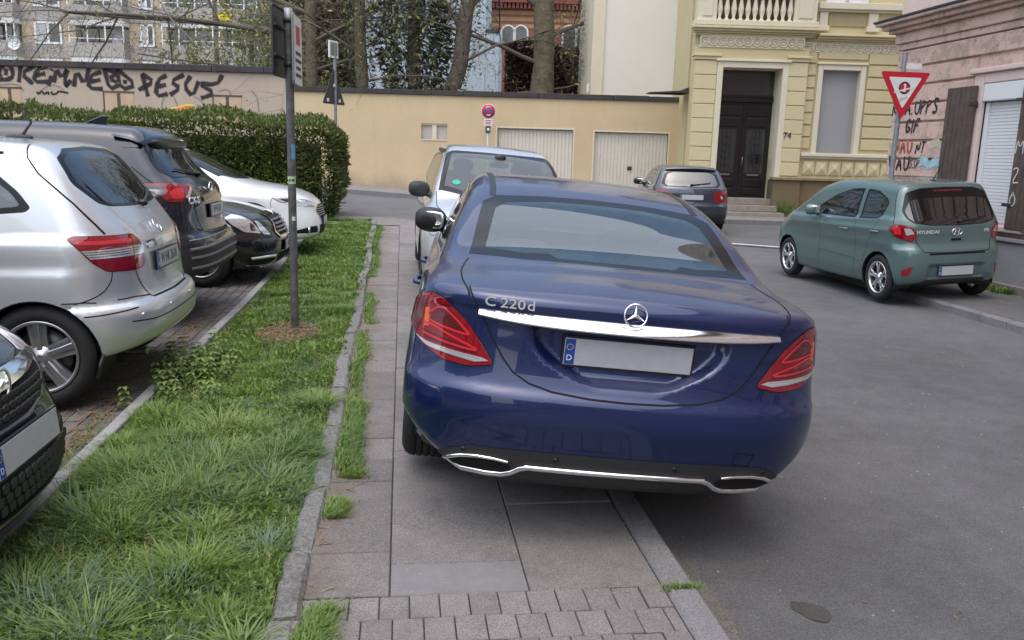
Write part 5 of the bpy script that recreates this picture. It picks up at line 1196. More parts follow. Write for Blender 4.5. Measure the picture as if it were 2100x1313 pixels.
# curved end of the pavement towards the cross street
m=MB(); 
for k in range(9):
    a0,a1=math.pi/2*k/9,math.pi/2*(k+1)/9
    for (ra,rb,dz,g) in ((1.62,1.75,.10,.01),):
        q=[(-.62+ra*math.cos(a),16.2+ra*.75*math.sin(a)) for a in (a0+.006,a1-.006)]+[(-.62+rb*math.cos(a),16.2+rb*.75*math.sin(a)) for a in (a1-.006,a0+.006)]
        V=[(x,y,float(GZ(x,y))+d) for d in (-.1,dz) for x,y in q]; m.add(V,[(4,5,6,7),(0,1,5,4),(1,2,6,5),(2,3,7,6),(3,0,4,7)])
tag(m.build('kerb',M['kerbstone']),kind='structure')
V=[(-.62,16.2)]+[(-.62+1.62*math.cos(a),16.2+1.62*.75*math.sin(a)) for a in np.linspace(0,math.pi/2,14)]
o=newmesh('pavement',[(x,y,float(GZ(x,y))+.095) for x,y in V],[tuple(range(len(V)))],M['slab_small']); o['kind']='structure'
sheet('pavement',-14,-.64,16.25,17.42,.094,M['slab_small'],1,.3,.15)
# ---- verge: soil, old kerb stones, light edging, parking bays
def kx(y): return -.385-.011*np.maximum(np.asarray(y,float)-3,0)+.014*np.sin(np.asarray(y,float)*1.7)
sheet('verge_soil',-1.60,-.43,-6,16.6,.085,M['soil'],.3,.5,.1)
sheet('verge_soil',-.47,-.385,-6,16.6,.080,M['soil'],.1,.5,.1)
m=MB(); yy=-2.0
while yy<16.5:
    l=random.uniform(.42,.95); n=8; tx=random.uniform(-.012,.012); tz=random.uniform(-.014,.012); V=[]
    for i in range(n+1):
        y=yy+.004+(l-.008)*i/n; e=.015 if i in (0,n) else 0; z=.124+tz+random.uniform(-.005,.005)+float(GZ(-.4,y)); x=float(kx(y))+tx*(i/n-.5)*2
        for (u,v) in ((-.050,-.12),(-.050,-.014-e*.6),(-.036,-.001-e*.6),(.034,-e*.6),(.048,-.014-e*.6),(.052,-.12)): V.append((x+u+random.uniform(-.003,.003),y,z+v+random.uniform(-.004,.003)))
    F=[(i*6+k,i*6+k+1,(i+1)*6+k+1,(i+1)*6+k) for i in range(n) for k in range(5)]+[(0,1,2,3,4,5),tuple(n*6+k for k in (5,4,3,2,1,0))]
    m.add(V,[f[::-1] for f in F],False); yy+=l
tag(m.build('kerb',M['oldkerb']),kind='structure')
K=[]; yy=-3.
while yy<16: K.append((-1.665,yy,-1.585,yy+1.0)); yy+=1.0
pieces('kerb',K,.118,M['edging'],.006,.2,.003,bev=.006)
sheet('parking_bays',-30,-1.67,-8,16.6,.062,M['joint'],1,1,.1)
R=[]; x=-1.67; c=0
while x>-5.2:
    yy=-1.0-(.1 if c%2 else 0)
    while yy<15.5: R.append((x-.10,yy,x,yy+.20)); yy+=.20
    x-=.10; c+=1
pieces('parking_bays',R,.080,M['bay'],.008,.03,.0035,bev=.003)
# ---- right pavement, kerb, cross-street pavements
sheet('pavement',6.56,8.05,-30,12.9,.10,M['asphalt'],.75,1,.2)
K=[]; yy=-28.
while yy<12.4: K.append((6.43,yy,6.56,yy+1.0)); yy+=1.0
pieces('kerb',K,.104,M['kerbstone'],.008,.2,.004,bev=.02)
def band(name,D0,D1,s0,s1,dz,mt,skirt=.2,n=40):
    """strip parallel to the house fronts across the cross street"""
    S_=np.linspace(s0,s1,n); V=[];F=[]
    for s in S_:
        for D in (D0,D1):
            p=RH*s+FH*D; V.append((p[0],p[1],float(GZ(p[0],p[1]))+dz))
        for D in (D0,D1):
            p=RH*s+FH*D; V.append((p[0],p[1],float(GZ(p[0],p[1]))+dz-skirt))
    for i in range(n-1):
        a=i*4; F+=[(a,a+4,a+5,a+1),(a+2,a+6,a+4,a),(a+1,a+5,a+7,a+3)]
    o=newmesh(name,V,F,mt); o['kind']='structure'; return o
band('pavement',23.62,27.2,-26,3.9,.12,M['slab_small']); band('kerb',23.48,23.62,-26,3.9,.125,M['kerbstone'])
band('pavement',22.9,25.2,3.9,22,.12,M['slab_small']); band('kerb',22.76,22.9,3.9,22,.125,M['kerbstone'])
# white line of the cross street, oil stain
p,q=gndG(1500,502.5,.004),gndG(1640,512.5,.004); d=(q-p)/np.linalg.norm(q-p); p=p-d*2.6; q=q+d*2; w=np.array([-d[1],d[0],0])*.075
M['road_paint']=mat('road_paint',(.62,.62,.61),.7,noise=(9,.25))
tag(newmesh('road_marking',[tuple(v+np.array([0,0,float(GZ(v[0],v[1]))-v[2]+.006])) for v in (p-w,q-w,q+w,p+w)],[(0,1,2,3)],M['road_paint']),kind='structure')
c=gnd(1664,1255); V=[]
for a in np.linspace(0,2*math.pi,28,endpoint=False): rr=1+.09*math.sin(3*a+1)+.05*math.sin(7*a); V.append((c[0]+.062*rr*math.cos(a)-.02*math.sin(a),c[1]+.075*rr*math.sin(a),.004))
M['stain']=slabmat('stain',(.065,.062,.054),.4,0,170); tag(newmesh('oil_stain',V,[tuple(range(28))],M['stain']),kind='structure')
# gutter dirt along the near kerb
V=[];F=[]; ys=np.arange(-1,6.5,.08)
for i,y in enumerate(ys): w=.07+.03*math.sin(y*3)+random.uniform(-.012,.012); V+=[(1.12,y,.003),(1.14+max(w,.03),y,.003)]
F=[(2*i,2*i+1,2*i+3,2*i+2) for i in range(len(ys)-1)]; M['grit']=slabmat('grit',(.135,.128,.118),.55,0,120); tag(newmesh('gutter_grit',V,F,M['grit']),kind='structure')
# ============================================================ houses and walls
class Fx(MB):
    """shapes in a facade's own frame: x along the front, y into the wall, z up"""
    def r(s,x0,z0,x1,z1,y0,y1): return s.box((min(x0,x1),min(y0,y1),min(z0,z1)),(max(x0,x1),max(y0,y1),max(z0,z1)))
def front(D): 
    e=empty('x',tuple(FH*D),-YAW); return e
def Pf(D): return lambda x,y: fac(x,y,D)
Z3=lambda x,y:(1400+x/2.984,y/2.984)
M['plaster_sand']=plaster('plaster_sand',(.58,.455,.285),.07,(.40,.32,.21),.45); g=G_(M['plaster_sand']); lk=g.b.inputs['Base Color'].links[0]; src=lk.from_socket; tc=g.n('ShaderNodeTexCoord'); sp=g.n('ShaderNodeSeparateXYZ'); g.l(tc.outputs['Object'],sp.inputs[0]); dm=g.math('MULTIPLY',g.rng(g.math('ADD',sp.outputs[2],g.math('MULTIPLY',g.noise(1.4,6,.7),-.9)),.0,.55,.75,0),1.0); g.l(g.mix(dm,src,(.30,.24,.17)),g.b.inputs['Base Color'])
M['plaster_graf']=plaster('plaster_graf',(.44,.36,.29),.06,(.30,.25,.21),.35)
M['coping']=mat('coping',(.045,.040,.042),.8,noise=(3,.35),bump=(20,.4,.01)); M['cream']=plaster('cream',(.66,.60,.46),.04,(.45,.40,.30),.15); M['yellow']=plaster('yellow',(.56,.48,.285),.05,(.40,.35,.22),.25); M['yellow2']=plaster('yellow2',(.60,.52,.32),.04,(.42,.36,.24),.2)
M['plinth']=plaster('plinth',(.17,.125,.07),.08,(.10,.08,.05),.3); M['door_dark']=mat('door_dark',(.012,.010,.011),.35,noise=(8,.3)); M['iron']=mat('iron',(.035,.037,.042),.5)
M['gable']=plaster('gable',(.70,.68,.62),.025,(.60,.58,.53),.15,bump=.1); M['shutter_grey']=mat('shutter_grey',(.34,.34,.36),.6); M['garage']=mat('garage',(.62,.58,.50),.5,noise=(2,.06)); M['granite']=slabmat('granite',(.27,.235,.205),.5,.1,120)
M['wood_brown']=mat('wood_brown',(.095,.066,.056),.6,noise=(6,.3)); M['pvc']=mat('pvc',(.72,.73,.74),.35); M['spray_black']=mat('spray_black',(.028,.022,.024),.8,noise=(30,.5)); M['spray_faint']=mat('spray_faint',(.27,.22,.19),.9); M['board']=plaster('board',(.50,.37,.25),.15,(.30,.16,.08),.6,2)
M['glass_win']=mat('glass_win',(.03,.035,.04),.04,coat=1.0); M['curtain']=mat('curtain',(.45,.46,.48),.9,noise=(12,.2))
def ribbon(mb,pts,w,y0,y1=None,n=2):
    """spray stroke lying on a wall: pts (x,z)"""
    y=y0; p=[np.array(q,float) for q in chaikin(pts,n,False)]
    L=[];R=[]
    for i in range(len(p)):
        t=p[min(i+1,len(p)-1)]-p[max(i-1,0)]; t/=max(np.linalg.norm(t),1e-9); nn=np.array([-t[1],t[0]]); k=w*.5*(1+.18*math.sin(i*2.1)); L.append(p[i]+nn*k); R.append(p[i]-nn*k)
    V=[(q[0],y,q[1]) for pr in zip(L,R) for q in pr]; mb.add(V,[(2*i,2*i+1,2*i+3,2*i+2) for i in range(len(p)-1)])
# ---- sand-coloured garden wall with two garage doors
D=27.0; P=Pf(D)
w=front(D); w.name='garage_wall'; tag(w,'sand coloured plaster wall with two ribbed garage doors below a dark stone coping','wall')
s0=P(597,176)[0]; s1=P(1418,200)[0]; zt=3.44
g1=(P(1020,262)[0],P(1176,266)[0],2.50); g2=(P(1220,268)[0],P(1371,275)[0],2.47); vw=(P(864,253)[0],P(917,285)[0],P(864,253)[1],P(864,285)[1])
b=Fx(); cuts=[s0,vw[0],vw[1],g1[0],g1[1],g2[0],g2[1],s1]
b.r(s0,-.3,vw[0],zt,0,.35); b.r(vw[0],-.3,vw[1],vw[3],0,.35); b.r(vw[0],vw[2],vw[1],zt,0,.35); b.r(vw[1],-.3,g1[0],zt,0,.35); b.r(g1[0],g1[2],g1[1],zt,0,.35); b.r(g1[1],-.3,g2[0],zt,0,.35); b.r(g2[0],g2[2],g2[1],zt,0,.35); b.r(g2[1],-.3,s1,zt,0,.35)
b.build('wall',M['plaster_sand'],w)
b=Fx(); x=s0
while x<s1-.1:
    l=min(random.uniform(.95,1.25),s1-x); z=zt+random.uniform(-.008,.012); b.box((x+.004,-.07,zt+.001),(x+l-.004,.42,z+.15)); x+=l
b.build('coping',M['coping'],w,.012)
for g in (g1,g2):
    f=Fx(); f.r(g[0]-.05,-.2,g[0],g[2]+.05,-.012,.2); f.r(g[1],-.2,g[1]+.05,g[2]+.05,-.012,.2); f.r(g[0],g[2],g[1],g[2]+.05,-.012,.2); fr=f.build('door_frame',M['cream'],w)
    f=Fx(); n=21; wd=(g[1]-g[0])/n
    for k in range(n): f.r(g[0]+k*wd+.009,-.2,g[0]+(k+1)*wd-.009,g[2]-.02,.10,.2)
    f.r(g[0],-.2,g[1],g[2],.118,.22); gd=f.build('garage_door',M['garage'],w,.006); f=Fx(); xm=(g[0]+g[1])/2; f.r(xm-.07,1.30,xm+.07,1.42,.085,.1); f.tube([(xm-.05,.08,1.36),(xm-.05,.05,1.36),(xm+.05,.05,1.36),(xm+.05,.08,1.36)],.012,6); f.build('door_handle',M['iron'],gd)
f=Fx(); mx=(vw[0]+vw[1])/2
f.r(vw[0],vw[3]-.04,vw[1],vw[3],-.02,.2); f.r(mx-.07,vw[3],mx+.07,vw[2],.03,.2); f.r(vw[0],vw[2]-.05,vw[1],vw[2],.04,.2); q=f.build('wall_opening_frame',M['cream'],w)
f=Fx(); f.r(vw[0],vw[3],vw[1],vw[2],.10,.2); f.build('boarded_panel',mat('panel',(.50,.46,.42),.8,noise=(3,.12)),w)
# ---- taller sprayed wall to the left
g=front(D); g.name='sprayed_wall'; tag(g,'taller beige wall sprayed with big black letters above the hedge','wall')
zl=3.95; b=Fx(); b.r(-26,-.3,s0-.004,zl,-.02,.4); b.build('wall',M['plaster_graf'],g)
b=Fx(); x=-26
while x<s0-.1:
    l=min(random.uniform(1.2,1.7),s0-x); b.box((x+.004,-.12,zl+.001),(x+l-.004,.5,zl+.19+random.uniform(-.01,.01))); x+=l
b.build('coping',M['coping'],g,.02)
Z1=lambda x,y:P(x/2.984,y/2.984)
hm=mat('spray_halo',(.10,.08,.07),.9); g_=G_(hm); tr=g_.n('ShaderNodeBsdfTransparent'); mx_=g_.n('ShaderNodeMixShader'); g_.l(g_.rng(g_.noise(26,4,.8),.35,.75,.05,.75),mx_.inputs[0]); g_.l(tr.outputs[0],mx_.inputs[1]); g_.l(g_.b.outputs[0],mx_.inputs[2]); g_.l(mx_.outputs[0],hm.node_tree.nodes['Material Output'].inputs[0]); M['spray_halo']=hm
LET=[[(10,490),(-5,430),(35,385),(75,420),(85,470),(45,490),(0,488)],[(40,420),(38,462)],[(132,385),(118,505)],[(215,402),(132,452),(205,515)],[(292,405),(225,428),(208,502),(297,502)],[(215,462),(280,452)],[(318,465),(300,527)],[(322,425),(318,435)],
 [(332,507),(347,418),(380,482),(422,408),(395,500),(420,532)],[(438,492),(402,532)],[(455,532),(468,428),(520,522),(547,420)],[(622,440),(552,465),(543,542),(632,546)],[(555,500),(618,490)],[(640,418),(672,552),(738,515),(668,482),(718,452),(640,418)],[(715,422),(742,552),(838,522),(715,422)],[(768,490),(765,515)],
 [(872,452),(908,592)],[(870,455),(948,500),(850,552)],[(1022,462),(965,490),(955,592),(1028,576)],[(965,532),(1018,520)],[(1128,458),(1045,500),(1105,540),(1042,582)],[(1168,465),(1128,530),(1180,594),(1218,498)],[(1362,460),(1328,522),(1203,508),(1322,572),(1232,602)]]
for st in LET:
    b=Fx(); ribbon(b,[Z1(*q) for q in st],.165,-.0235,n=1); b.build('overspray',M['spray_halo'],g)
    b=Fx(); ribbon(b,[Z1(*q) for q in st],.115,-.026,n=1); b.build('sprayed_letter',M['spray_black'],g)
b=Fx()
for st in ([(250,560),(300,520),(360,525),(410,575)],[(990,660),(1000,600),(1050,560),(1090,650)],[(1340,560),(1400,545),(1415,585)],[(1540,555),(1580,600),(1585,690)],[(1190,590),(1240,620),(1250,660)],[(0,520),(60,515),(120,520),(150,560)]): ribbon(b,[Z1(*q) for q in st],.05,-.025)
b.build('faint_tag',M['spray_faint'],g)
b=Fx(); ribbon(b,[Z1(*q) for q in [(230,560),(235,580),(262,555),(270,580),(300,560),(300,582)]],.06,-.027); ribbon(b,[Z1(*q) for q in [(320,560),(318,580),(350,575),(360,558),(390,565),(420,570)]],.06,-.027); b.build('small_tag',M['spray_black'],g)
b=Fx(); ribbon(b,[Z1(*q) for q in [(1090,670),(1130,662),(1165,652),(1190,658)]],.12,-.028); b.build('orange_patch',mat('spray_orange',(.75,.22,.06),.8,noise=(9,.4)),g); b=Fx(); ribbon(b,[Z1(*q) for q in [(1030,668),(1095,656),(1150,641),(1190,646)]],.05,-.030); b.build('yellow_line',mat('spray_yellow',(.75,.6,.1),.8),g)
for (a,c_) in ((640,815),(1308,1475),(-10,130)):
    x0,z1=Z1(a,568 if a>0 else 515); x1,_=Z1(c_,568); z1=Z1(a,566 if a==640 else 590 if a>1000 else 540)[1]; b=Fx(); b.r(x0,z1-.9,x1,z1,-.03,.1); bp=b.build('boarded_window',M['board'],g); b=Fx(); b.r(x0-.04,z1,x1+.04,z1+.05,-.045,.1); b.r((x0+x1)/2-.05,z1-.9,(x0+x1)/2+.05,z1,-.04,.1); b.r(x0-.04,z1-.9,x0,z1,-.045,.1); b.build('frame',M['wood_brown'],bp)
# ---- yellow house
D=25.0; P=Pf(D); h=front(D); h.name='yellow_house'; tag(h,'yellow stucco town house numbered 74 with dark double door, balustrade and ring frieze','house')
q3=lambda x,y:P(*Z3(x,y))
xl=q3(60,500)[0]; xr=q3(742,600)[0]; xend=18.; zc=4.9
dl=q3(205,700)[0]; dr=q3(590,700)[0]; dl=P(1463,300)[0]; dr=P(1592,300)[0]; dt=q3(230,400)[1]; db=q3(300,1212)[1]
pz=q3(700,1105)[1]                    # plinth top
wl,wr=q3(800,700)[0],q3(1092,700)[0]; wt,wb=q3(830,395)[1],q3(900,940)[1]
R0=-.14                               # the door bay stands proud
b=Fx()
b.r(xl,db-.02,dl,zc,R0,.4); b.r(dr,pz,xr,zc,R0,.4); b.r(dl,dt,dr,zc,R0,.4)
b.r(xr,pz,wl,zc,0,.4); b.r(wl,wt,wr,zc,0,.4); b.r(wl,pz,wr,wb,0,.4); b.r(wr,pz,xend,zc,0,.4); b.r(xl+.001,zc,xend,10.5,.02,.4); b.r(xl+.01,-.2,xend-.1,10.4,.72,11)
b.build('wall',M['yellow'],h)
b=Fx(); b.r(xr+.061,-.3,xend,pz,-.06,.4); b.r(dr-.05,-.3,xr+.06,pz,R0-.06,.4); b.r(xl-.02,-.3,dl,db-.03,R0-.03,.4); b.build('plinth',M['plinth'],h)
b=Fx(); b.r(xr+.121,pz,xend,pz+.09,-.14,.1); b.r(dr-.10,pz,xr+.12,pz+.09,R0-.14,.1); b.build('plinth_ledge',mat('plinth2',(.26,.20,.11),.8,noise=(4,.2)),h,.02)
# rustication blocks
def blocks(x0,x1,z0,z1,n,y,mt,name,gap=.022,d=.035,offs=0):
    bb=Fx(); hh=(z1-z0)/n
    for k in range(n): bb.r(x0,z0+k*hh+gap/2,x1,z0+(k+1)*hh-gap/2,y-d,y+.01)
    return bb.build(name,mt,h,.010)
blocks(xl+.02,dl-.10,db+.25,dt+.12,9,R0,M['yellow2'],'rusticated_pier'); blocks(dr+.12,xr-.02,pz+.12,dt+.12,8,R0,M['yellow2'],'rusticated_pier')
blocks(xr+.02,wl-.06,wb+.10,wt+.36,8,0,M['yellow'],'rusticated_wall',.05,.05); blocks(wr+.06,xend,wb+.10,wt+.36,8,0,M['yellow'],'rusticated_wall',.05,.05); blocks(wl-.02,wr+.02,wt+.14,wt+.36,1,0,M['yellow'],'lintel_block',.03,.05)
# door surround, reveal, door, fanlight
b=Fx(); t=.17
b.r(dl-.09,db,dl+t-.09,dt+.10,R0-.05,.3); b.r(dr-t+.12,db,dr+.12,dt+.10,R0-.05,.3); b.r(dl+t-.09,dt-.07,dr-t+.12,dt+.10,R0-.05,.3); b.r(dl-.14,dt+.10,dr+.16,dt+.17,R0-.10,.1); b.build('door_surround',M['cream'],h,.012)
ol,orr,ot=dl+t-.09,dr-t+.12,dt-.07
b=Fx(); b.r(ol-.02,db,ol,ot,.3,.62); b.r(orr,db,orr+.02,ot,.3,.62); b.r(ol,ot,orr,ot+.02,.3,.62); b.build('door_reveal',M['cream'],h)
dz=db+(ot-db)*.755; mx=(ol+orr)/2
for sg,(a,c_) in enumerate(((ol,mx-.004),(mx+.004,orr))):
    b=Fx(); b.r(a,db,c_,dz,.56,.62); W_=c_-a; lf=b.build('door_leaf',M['door_dark'],h)
    b=Fx()
    for (f0,f1) in ((.03,.10),(.12,.20),(.86,.96),(.745,.84)): b=Fx(); b.r(a+W_*.16,db+(dz-db)*f0,c_-W_*.16,db+(dz-db)*f1,.53,.57); b.build('door_panel',M['door_dark'],lf,.02)

    b=Fx(); b.r(a+W_*.18,db+(dz-db)*.26,c_-W_*.18,db+(dz-db)*.72,.552,.57); b.build('door_glass',M['glass_win'],lf)
    b=Fx(); cx_=(a+c_)/2; z0_=db+(dz-db)*.27; hh=(dz-db)*.44
    for k in range(6):
        zz=z0_+hh*(k+.5)/6; r_=W_*.13
        for q in (-1,1): b.tube([(cx_+q*r_*(1+math.cos(u))*.5*1.2,.535,zz+hh/13*math.sin(u)) for u in np.linspace(0,2*math.pi,13)],.008,5,False)
    b.tube([(cx_,.535,z0_),(cx_,.535,z0_+hh)],.01,5); b.build('iron_grille',M['iron'],lf)
    b=Fx(); b.r(a+W_*.3,db+(dz-db)*.235,c_-W_*.3,db+(dz-db)*.25,.545,.57); b.build('letter_slot',M['alloy'],lf)
b=Fx(); b.r(ol,dz,orr,dz+.12,.46,.6); b.r(ol,dz+.12,orr,dz+.20,.50,.6); b.build('transom',M['door_dark'],h,.015)
b=Fx(); b.r(ol,dz+.20,orr,ot,.57,.6); b.build('fanlight',M['glass_win'],h)
b=Fx(); b.tube([(mx+.07,.53,db+(dz-db)*.42),(mx+.07,.49,db+(dz-db)*.43),(mx+.07,.49,db+(dz-db)*.36),(mx+.07,.53,db+(dz-db)*.35)],.012,6); b.build('door_handle',M['alloy'],h)
b=Fx()
for k in range(3): b.r(ol-.1*k*.2,db-.30-.18*k if k==2 else db-.18*(k+1),orr+.12*k,db-.18*k-.005*k,-.10-.30*k,.6)
b.build('door_steps',M['granite'],h,.012)
b=Fx(); x,z=q3(470,975); b.r(x-.05,z-.14,x+.05,z+.14,R0+.1,.3); b.build('bell_panel',M['black_trim'],h)
x,z=q3(628,832); text('house_number','74',.24,M['spray_black'],h,(x,R0-.045,z),(1,0,0),(0,0,1),.006)
# window with grey roller shutter
b=Fx(); t=.15
b.r(wl,wb,wl+t,wt,-.07,.25); b.r(wr-t,wb,wr,wt,-.07,.25); b.r(wl+t,wt-t,wr-t,wt,-.07,.25); b.r(wl-.03,wt,wr+.03,wt+.06,-.11,.1); b.build('window_surround',M['cream'],h,.012)
b=Fx(); n=44; hh=(wt-t-wb)/n
for k in range(n): b.r(wl+t,wb+k*hh+.004,wr-t,wb+(k+1)*hh-.004,.145,.2)
b.r(wl+t,wb,wr-t,wt-t,.153,.22); b.build('roller_shutter',M['shutter_grey'],h)
b=Fx(); b.r(xr+.02,wb-.10,xend,wb,-.14,.1); b.r(xr+.02,wb-.16,xend,wb-.10,-.09,.1); b.build('sill_band',M['cream'],h,.015)
b=Fx(); x=xr+.12; z0,z1=q3(700,1068)[1],q3(700,985)[1]; pw=q3(780,1020)[0]-q3(700,1020)[0]
while x<xend-1:
    c_=((x+x+pw)/2,-.10,(z0+z1)/2); k=.02; V=[(x+k,-.03,z0),(x+pw-k,-.03,z0),(x+pw-k,-.03,z1),(x+k,-.03,z1),c_]; b.add(V,[(0,1,4),(1,2,4),(2,3,4),(3,0,4)]); b.r(x+k,z0,x+pw-k,z1,-.03,.01); x+=pw
b.build('diamond_panels',M['yellow2'],h)
# friezes with rings, cornices
for (a,c_,za,zb_,y) in ((q3(100,260)[0],q3(735,290)[0],q3(400,300)[1],q3(400,225)[1],R0),(q3(745,300)[0],xend,q3(1000,335)[1],q3(1000,265)[1],0)):
    b=Fx(); b.r(a,za,c_,zb_,y-.03,y+.05); b.build('frieze',M['cream'],h)
    n=int((c_-a)/.235); rr=min((zb_-za)*.36,.115)
    for k in range(n):
        cx_=a+(k+.5)*(c_-a)/n; zz=(za+zb_)/2; b=Fx()
        b.tube([(cx_+rr*math.cos(u),y-.045,zz+rr*math.sin(u)) for u in np.linspace(0,2*math.pi,19)],.020,5,False); b.tube([(cx_+rr*.5*math.cos(u),y-.04,zz+rr*.5*math.sin(u)) for u in np.linspace(0,2*math.pi,11)],.018,5,False); b.build('frieze_ring',M['cream'],h)
def cornice(x0,x1,z,y,name='cornice',mt=None,side=.0):
    bb=Fx()
    for dz_,pr,th in ((0,.05,.05),(.05,.12,.05),(.10,.20,.06),(.16,.27,.07)): bb.r(x0-side*pr,z+dz_,x1+side*pr,z+dz_+th-.001,y-pr,y+.05)
    return bb.build(name,mt or M['yellow2'],h,.012)
zr=q3(400,225)[1]; cornice(xl,xr,zr,R0,side=.6); zm=q3(1000,268)[1]; cornice(xr+.2,xend,zm,0)
cornice(xl-.03,dl-.1,dt+.12,R0,'pier_capital',side=.3) if False else None
for (a,c_) in ((xl,dl-.06),(dr+.10,xr)):
    b=Fx(); b.r(a-.02,dt+.13,c_+.02,dt+.22,R0-.07,.1); b.r(a-.05,dt+.22,c_+.05,dt+.29,R0-.11,.1); b.build('pier_capital',M['yellow2'],h,.012)
# balcony balustrade over the door bay
zb0=q3(400,165)[1]; zb1=zb0+1.02
b=Fx(); b.r(xl-.1,zb0-.02,xr+.12,zb0+.13,R0-.22,.3); b.build('balustrade_base',M['cream'],h,.015)
pl_=[(xl-.02,q3(195,90)[0]),(q3(665,90)[0],xr+.06)]
for a,c_ in pl_:
    b=Fx(); b.r(a,zb0+.13,c_,zb1-.1,R0-.16,.1); b.r(a+.12,zb0+.22,c_-.12,zb1-.2,R0-.185,R0-.15); b.build('balustrade_pedestal',M['cream'],h,.012)
b=Fx(); b.r(xl-.06,zb1-.1,xr+.10,zb1+.06,R0-.22,.2); b.build('balustrade_rail',M['cream'],h,.015)
a,c_=pl_[0][1],pl_[1][0]
for k in range(11):
    b=Fx(); hh=zb1-.1-zb0-.13; pr=[(.07,0),(.07,.06),(.04,.10),(.085,.28),(.095,.40),(.06,.62),(.04,.80),(.06,.86),(.07,.92),(.07,1)]
    b.lathe([(r_*.85,zb0+.13+hh*t_) for r_,t_ in pr],12,2,(a+(k+.5)*(c_-a)/11,R0-.06,0)); b.build('baluster',M['cream'],h)
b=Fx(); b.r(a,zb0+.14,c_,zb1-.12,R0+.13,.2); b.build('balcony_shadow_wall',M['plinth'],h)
# upper floor: sill, pilaster feet, panel, window
zs=q3(1000,45)[1]; b=Fx(); b.r(xr+.15,zs-.08,xend,zs+.10,-.16,.1); b.r(xr+.15,zs-.14,xend,zs-.08,-.10,.1); b.build('sill_band',M['cream'],h,.015)
for a,c_ in ((q3(835,120)[0],q3(885,120)[0]),(q3(1133,140)[0],q3(1190,140)[0])):
    b=Fx(); z0=q3(850,190)[1]; b.r(a-.05,z0,c_+.05,z0+.14,-.10,.1); b.r(a,z0+.14,c_,zs-.15,-.07,.1); b.build('pilaster_foot',M['cream'],h,.012)
b=Fx(); a,c_=q3(890,120)[0],q3(1128,140)[0]; z0=q3(1000,190)[1]; b.r(a+.02,z0+.12,c_-.02,zs-.2,-.012,.03); b.build('blind_panel',mat('panel_olive',(.36,.30,.17),.85,noise=(3,.08)),h)
b=Fx(); a,c_=q3(890,10)[0],q3(1120,10)[0]; b.r(a,zs+.12,c_,zs+1.9,-.03,.05); wf=b.build('window',M['glass_win'],h); b=Fx(); b.r(a-.06,zs+.10,a+.06,zs+2.0,-.06,.05); b.r(c_-.06,zs+.10,c_+.06,zs+2.0,-.06,.05); b.r((a+c_)/2-.05,zs+.1,(a+c_)/2+.05,zs+2,-.055,.05); b.r(a,zs+.10,c_,zs+.2,-.055,.05); b.build('frame',M['pvc'],wf)
b=Fx(); b.r(xl-.3,10.5,xend,10.75,-.5,11.3); b.build('roof',mat('roof_tile',(.10,.05,.035),.8),h)
b=Fx(); x=q3(665,1150)[0]; b.tube([(x,-.07,-.1),(x,-.07,1.3)],.04,8); b.build('downpipe',M['plinth'],h)
x,z=q3(840,1230); b=Fx(); b.r(x-.2,z-.5,x+.45,z+.08,-.075,0); b.build('cellar_grille',M['iron'],h)
# white gable wall behind the garages
D2=28.2; P2_=Pf(D2); a=P2_(1212,150)[0]; e=P2_(1236,150)[0]; f_=P2_(1388,150)[0]
g=front(D2); g.name='side_wing'; tag(g,'blank off-white gable of a house wing rising behind the right garage door','house'); b=Fx(); b.r(e,0,f_,12,0,6); b.build('gable_wall',M['gable'],g); b=Fx(); b.r(a,0,e-.003,12,-.06,6); b.r(f_+.003,0,f_+1.2,12,-.05,3); b.build('corner_strip',M['cream'],g)
b=Fx(); x,z=P2_(1207,183); b.box((a-.12,-.1,z-.1),(a-.062,-.02,z+.16)); b.build('wall_lamp',M['pvc'],g)
w2=empty('x'); 
b=Fx(); x0,z0=P(1335,191); x1,z1=P(1417,186); b.add([(x0,.3,3.60),(x1,.3,3.60),(x1,.3,z1+.12),(x0+.9,.3,z0+.12),(x0,1.2,3.60),(x1,1.2,3.60),(x1,1.2,z1+.12),(x0+.9,1.2,z0+.12)],[(0,1,2,3),(7,6,5,4),(3,2,6,7),(0,3,7,4),(1,5,6,2)]); bpy.data.objects.remove(w2); w2=front(D); w2.name='stone_cap'; tag(w2,'dark sloping stone cap on top of the wall beside the yellow house','coping'); b.build('cap_stone',M['coping'],w2,.02)
# ---- pink house along the right pavement
XW=8.0; h=empty('pink_house',(XW,0,0),-math.pi/2); tag(h,'peeling pink corner house with grooved plaster, sprayed tags and brown wooden shutters','house')
pk=mat('pink',(.53,.33,.29),.9); g=G_(pk); c1=g.mix(1,(.62,.435,.375),g.rng(g.noise(1.2,6,.65),.3,.7,.86,1.12),'MULTIPLY'); peel=g.rng(g.noise(3.2,7,.75),.50,.57,0,.9); c1=g.mix(peel,c1,(.44,.33,.27)); spots=g.rng(g.noise(13,6,.8),.57,.63,0,.85); c1=g.mix(spots,c1,(.28,.19,.15)); g.l(c1,g.b.inputs['Base Color']); g.bump(g.noise(25,5),.5,.012); M['pink']=pk
M['pink_pale']=plaster('pink_pale',(.66,.51,.47),.06,(.45,.32,.28),.3)
q=lambda x,y:onx(x,y,XW); z3=lambda x,y:q(*Z3(x,y))
xc=q(1838,230)[0]; xe=26.; zcor=z3(1560,230)[1]-.1
ww0=q(2008,300)[0]; ww1=q(2082,400)[0]; wt=z3(1900,510)[1]; wb=q(2020,455)[1]
b=Fx(); b.r(xc,-.1,ww0,14.5,0,.5); b.r(ww0,-.1,ww1,wb,0,.5); b.r(ww0,wt,ww1,14.5,0,.5); b.r(ww1,-.1,xe,14.5,0,.5); b.r(xc,-.1,xe,14.45,.5,9); b.build('wall',M['pink'],h)
nz=9; z0=.95; hh=(zcor-z0)/nz
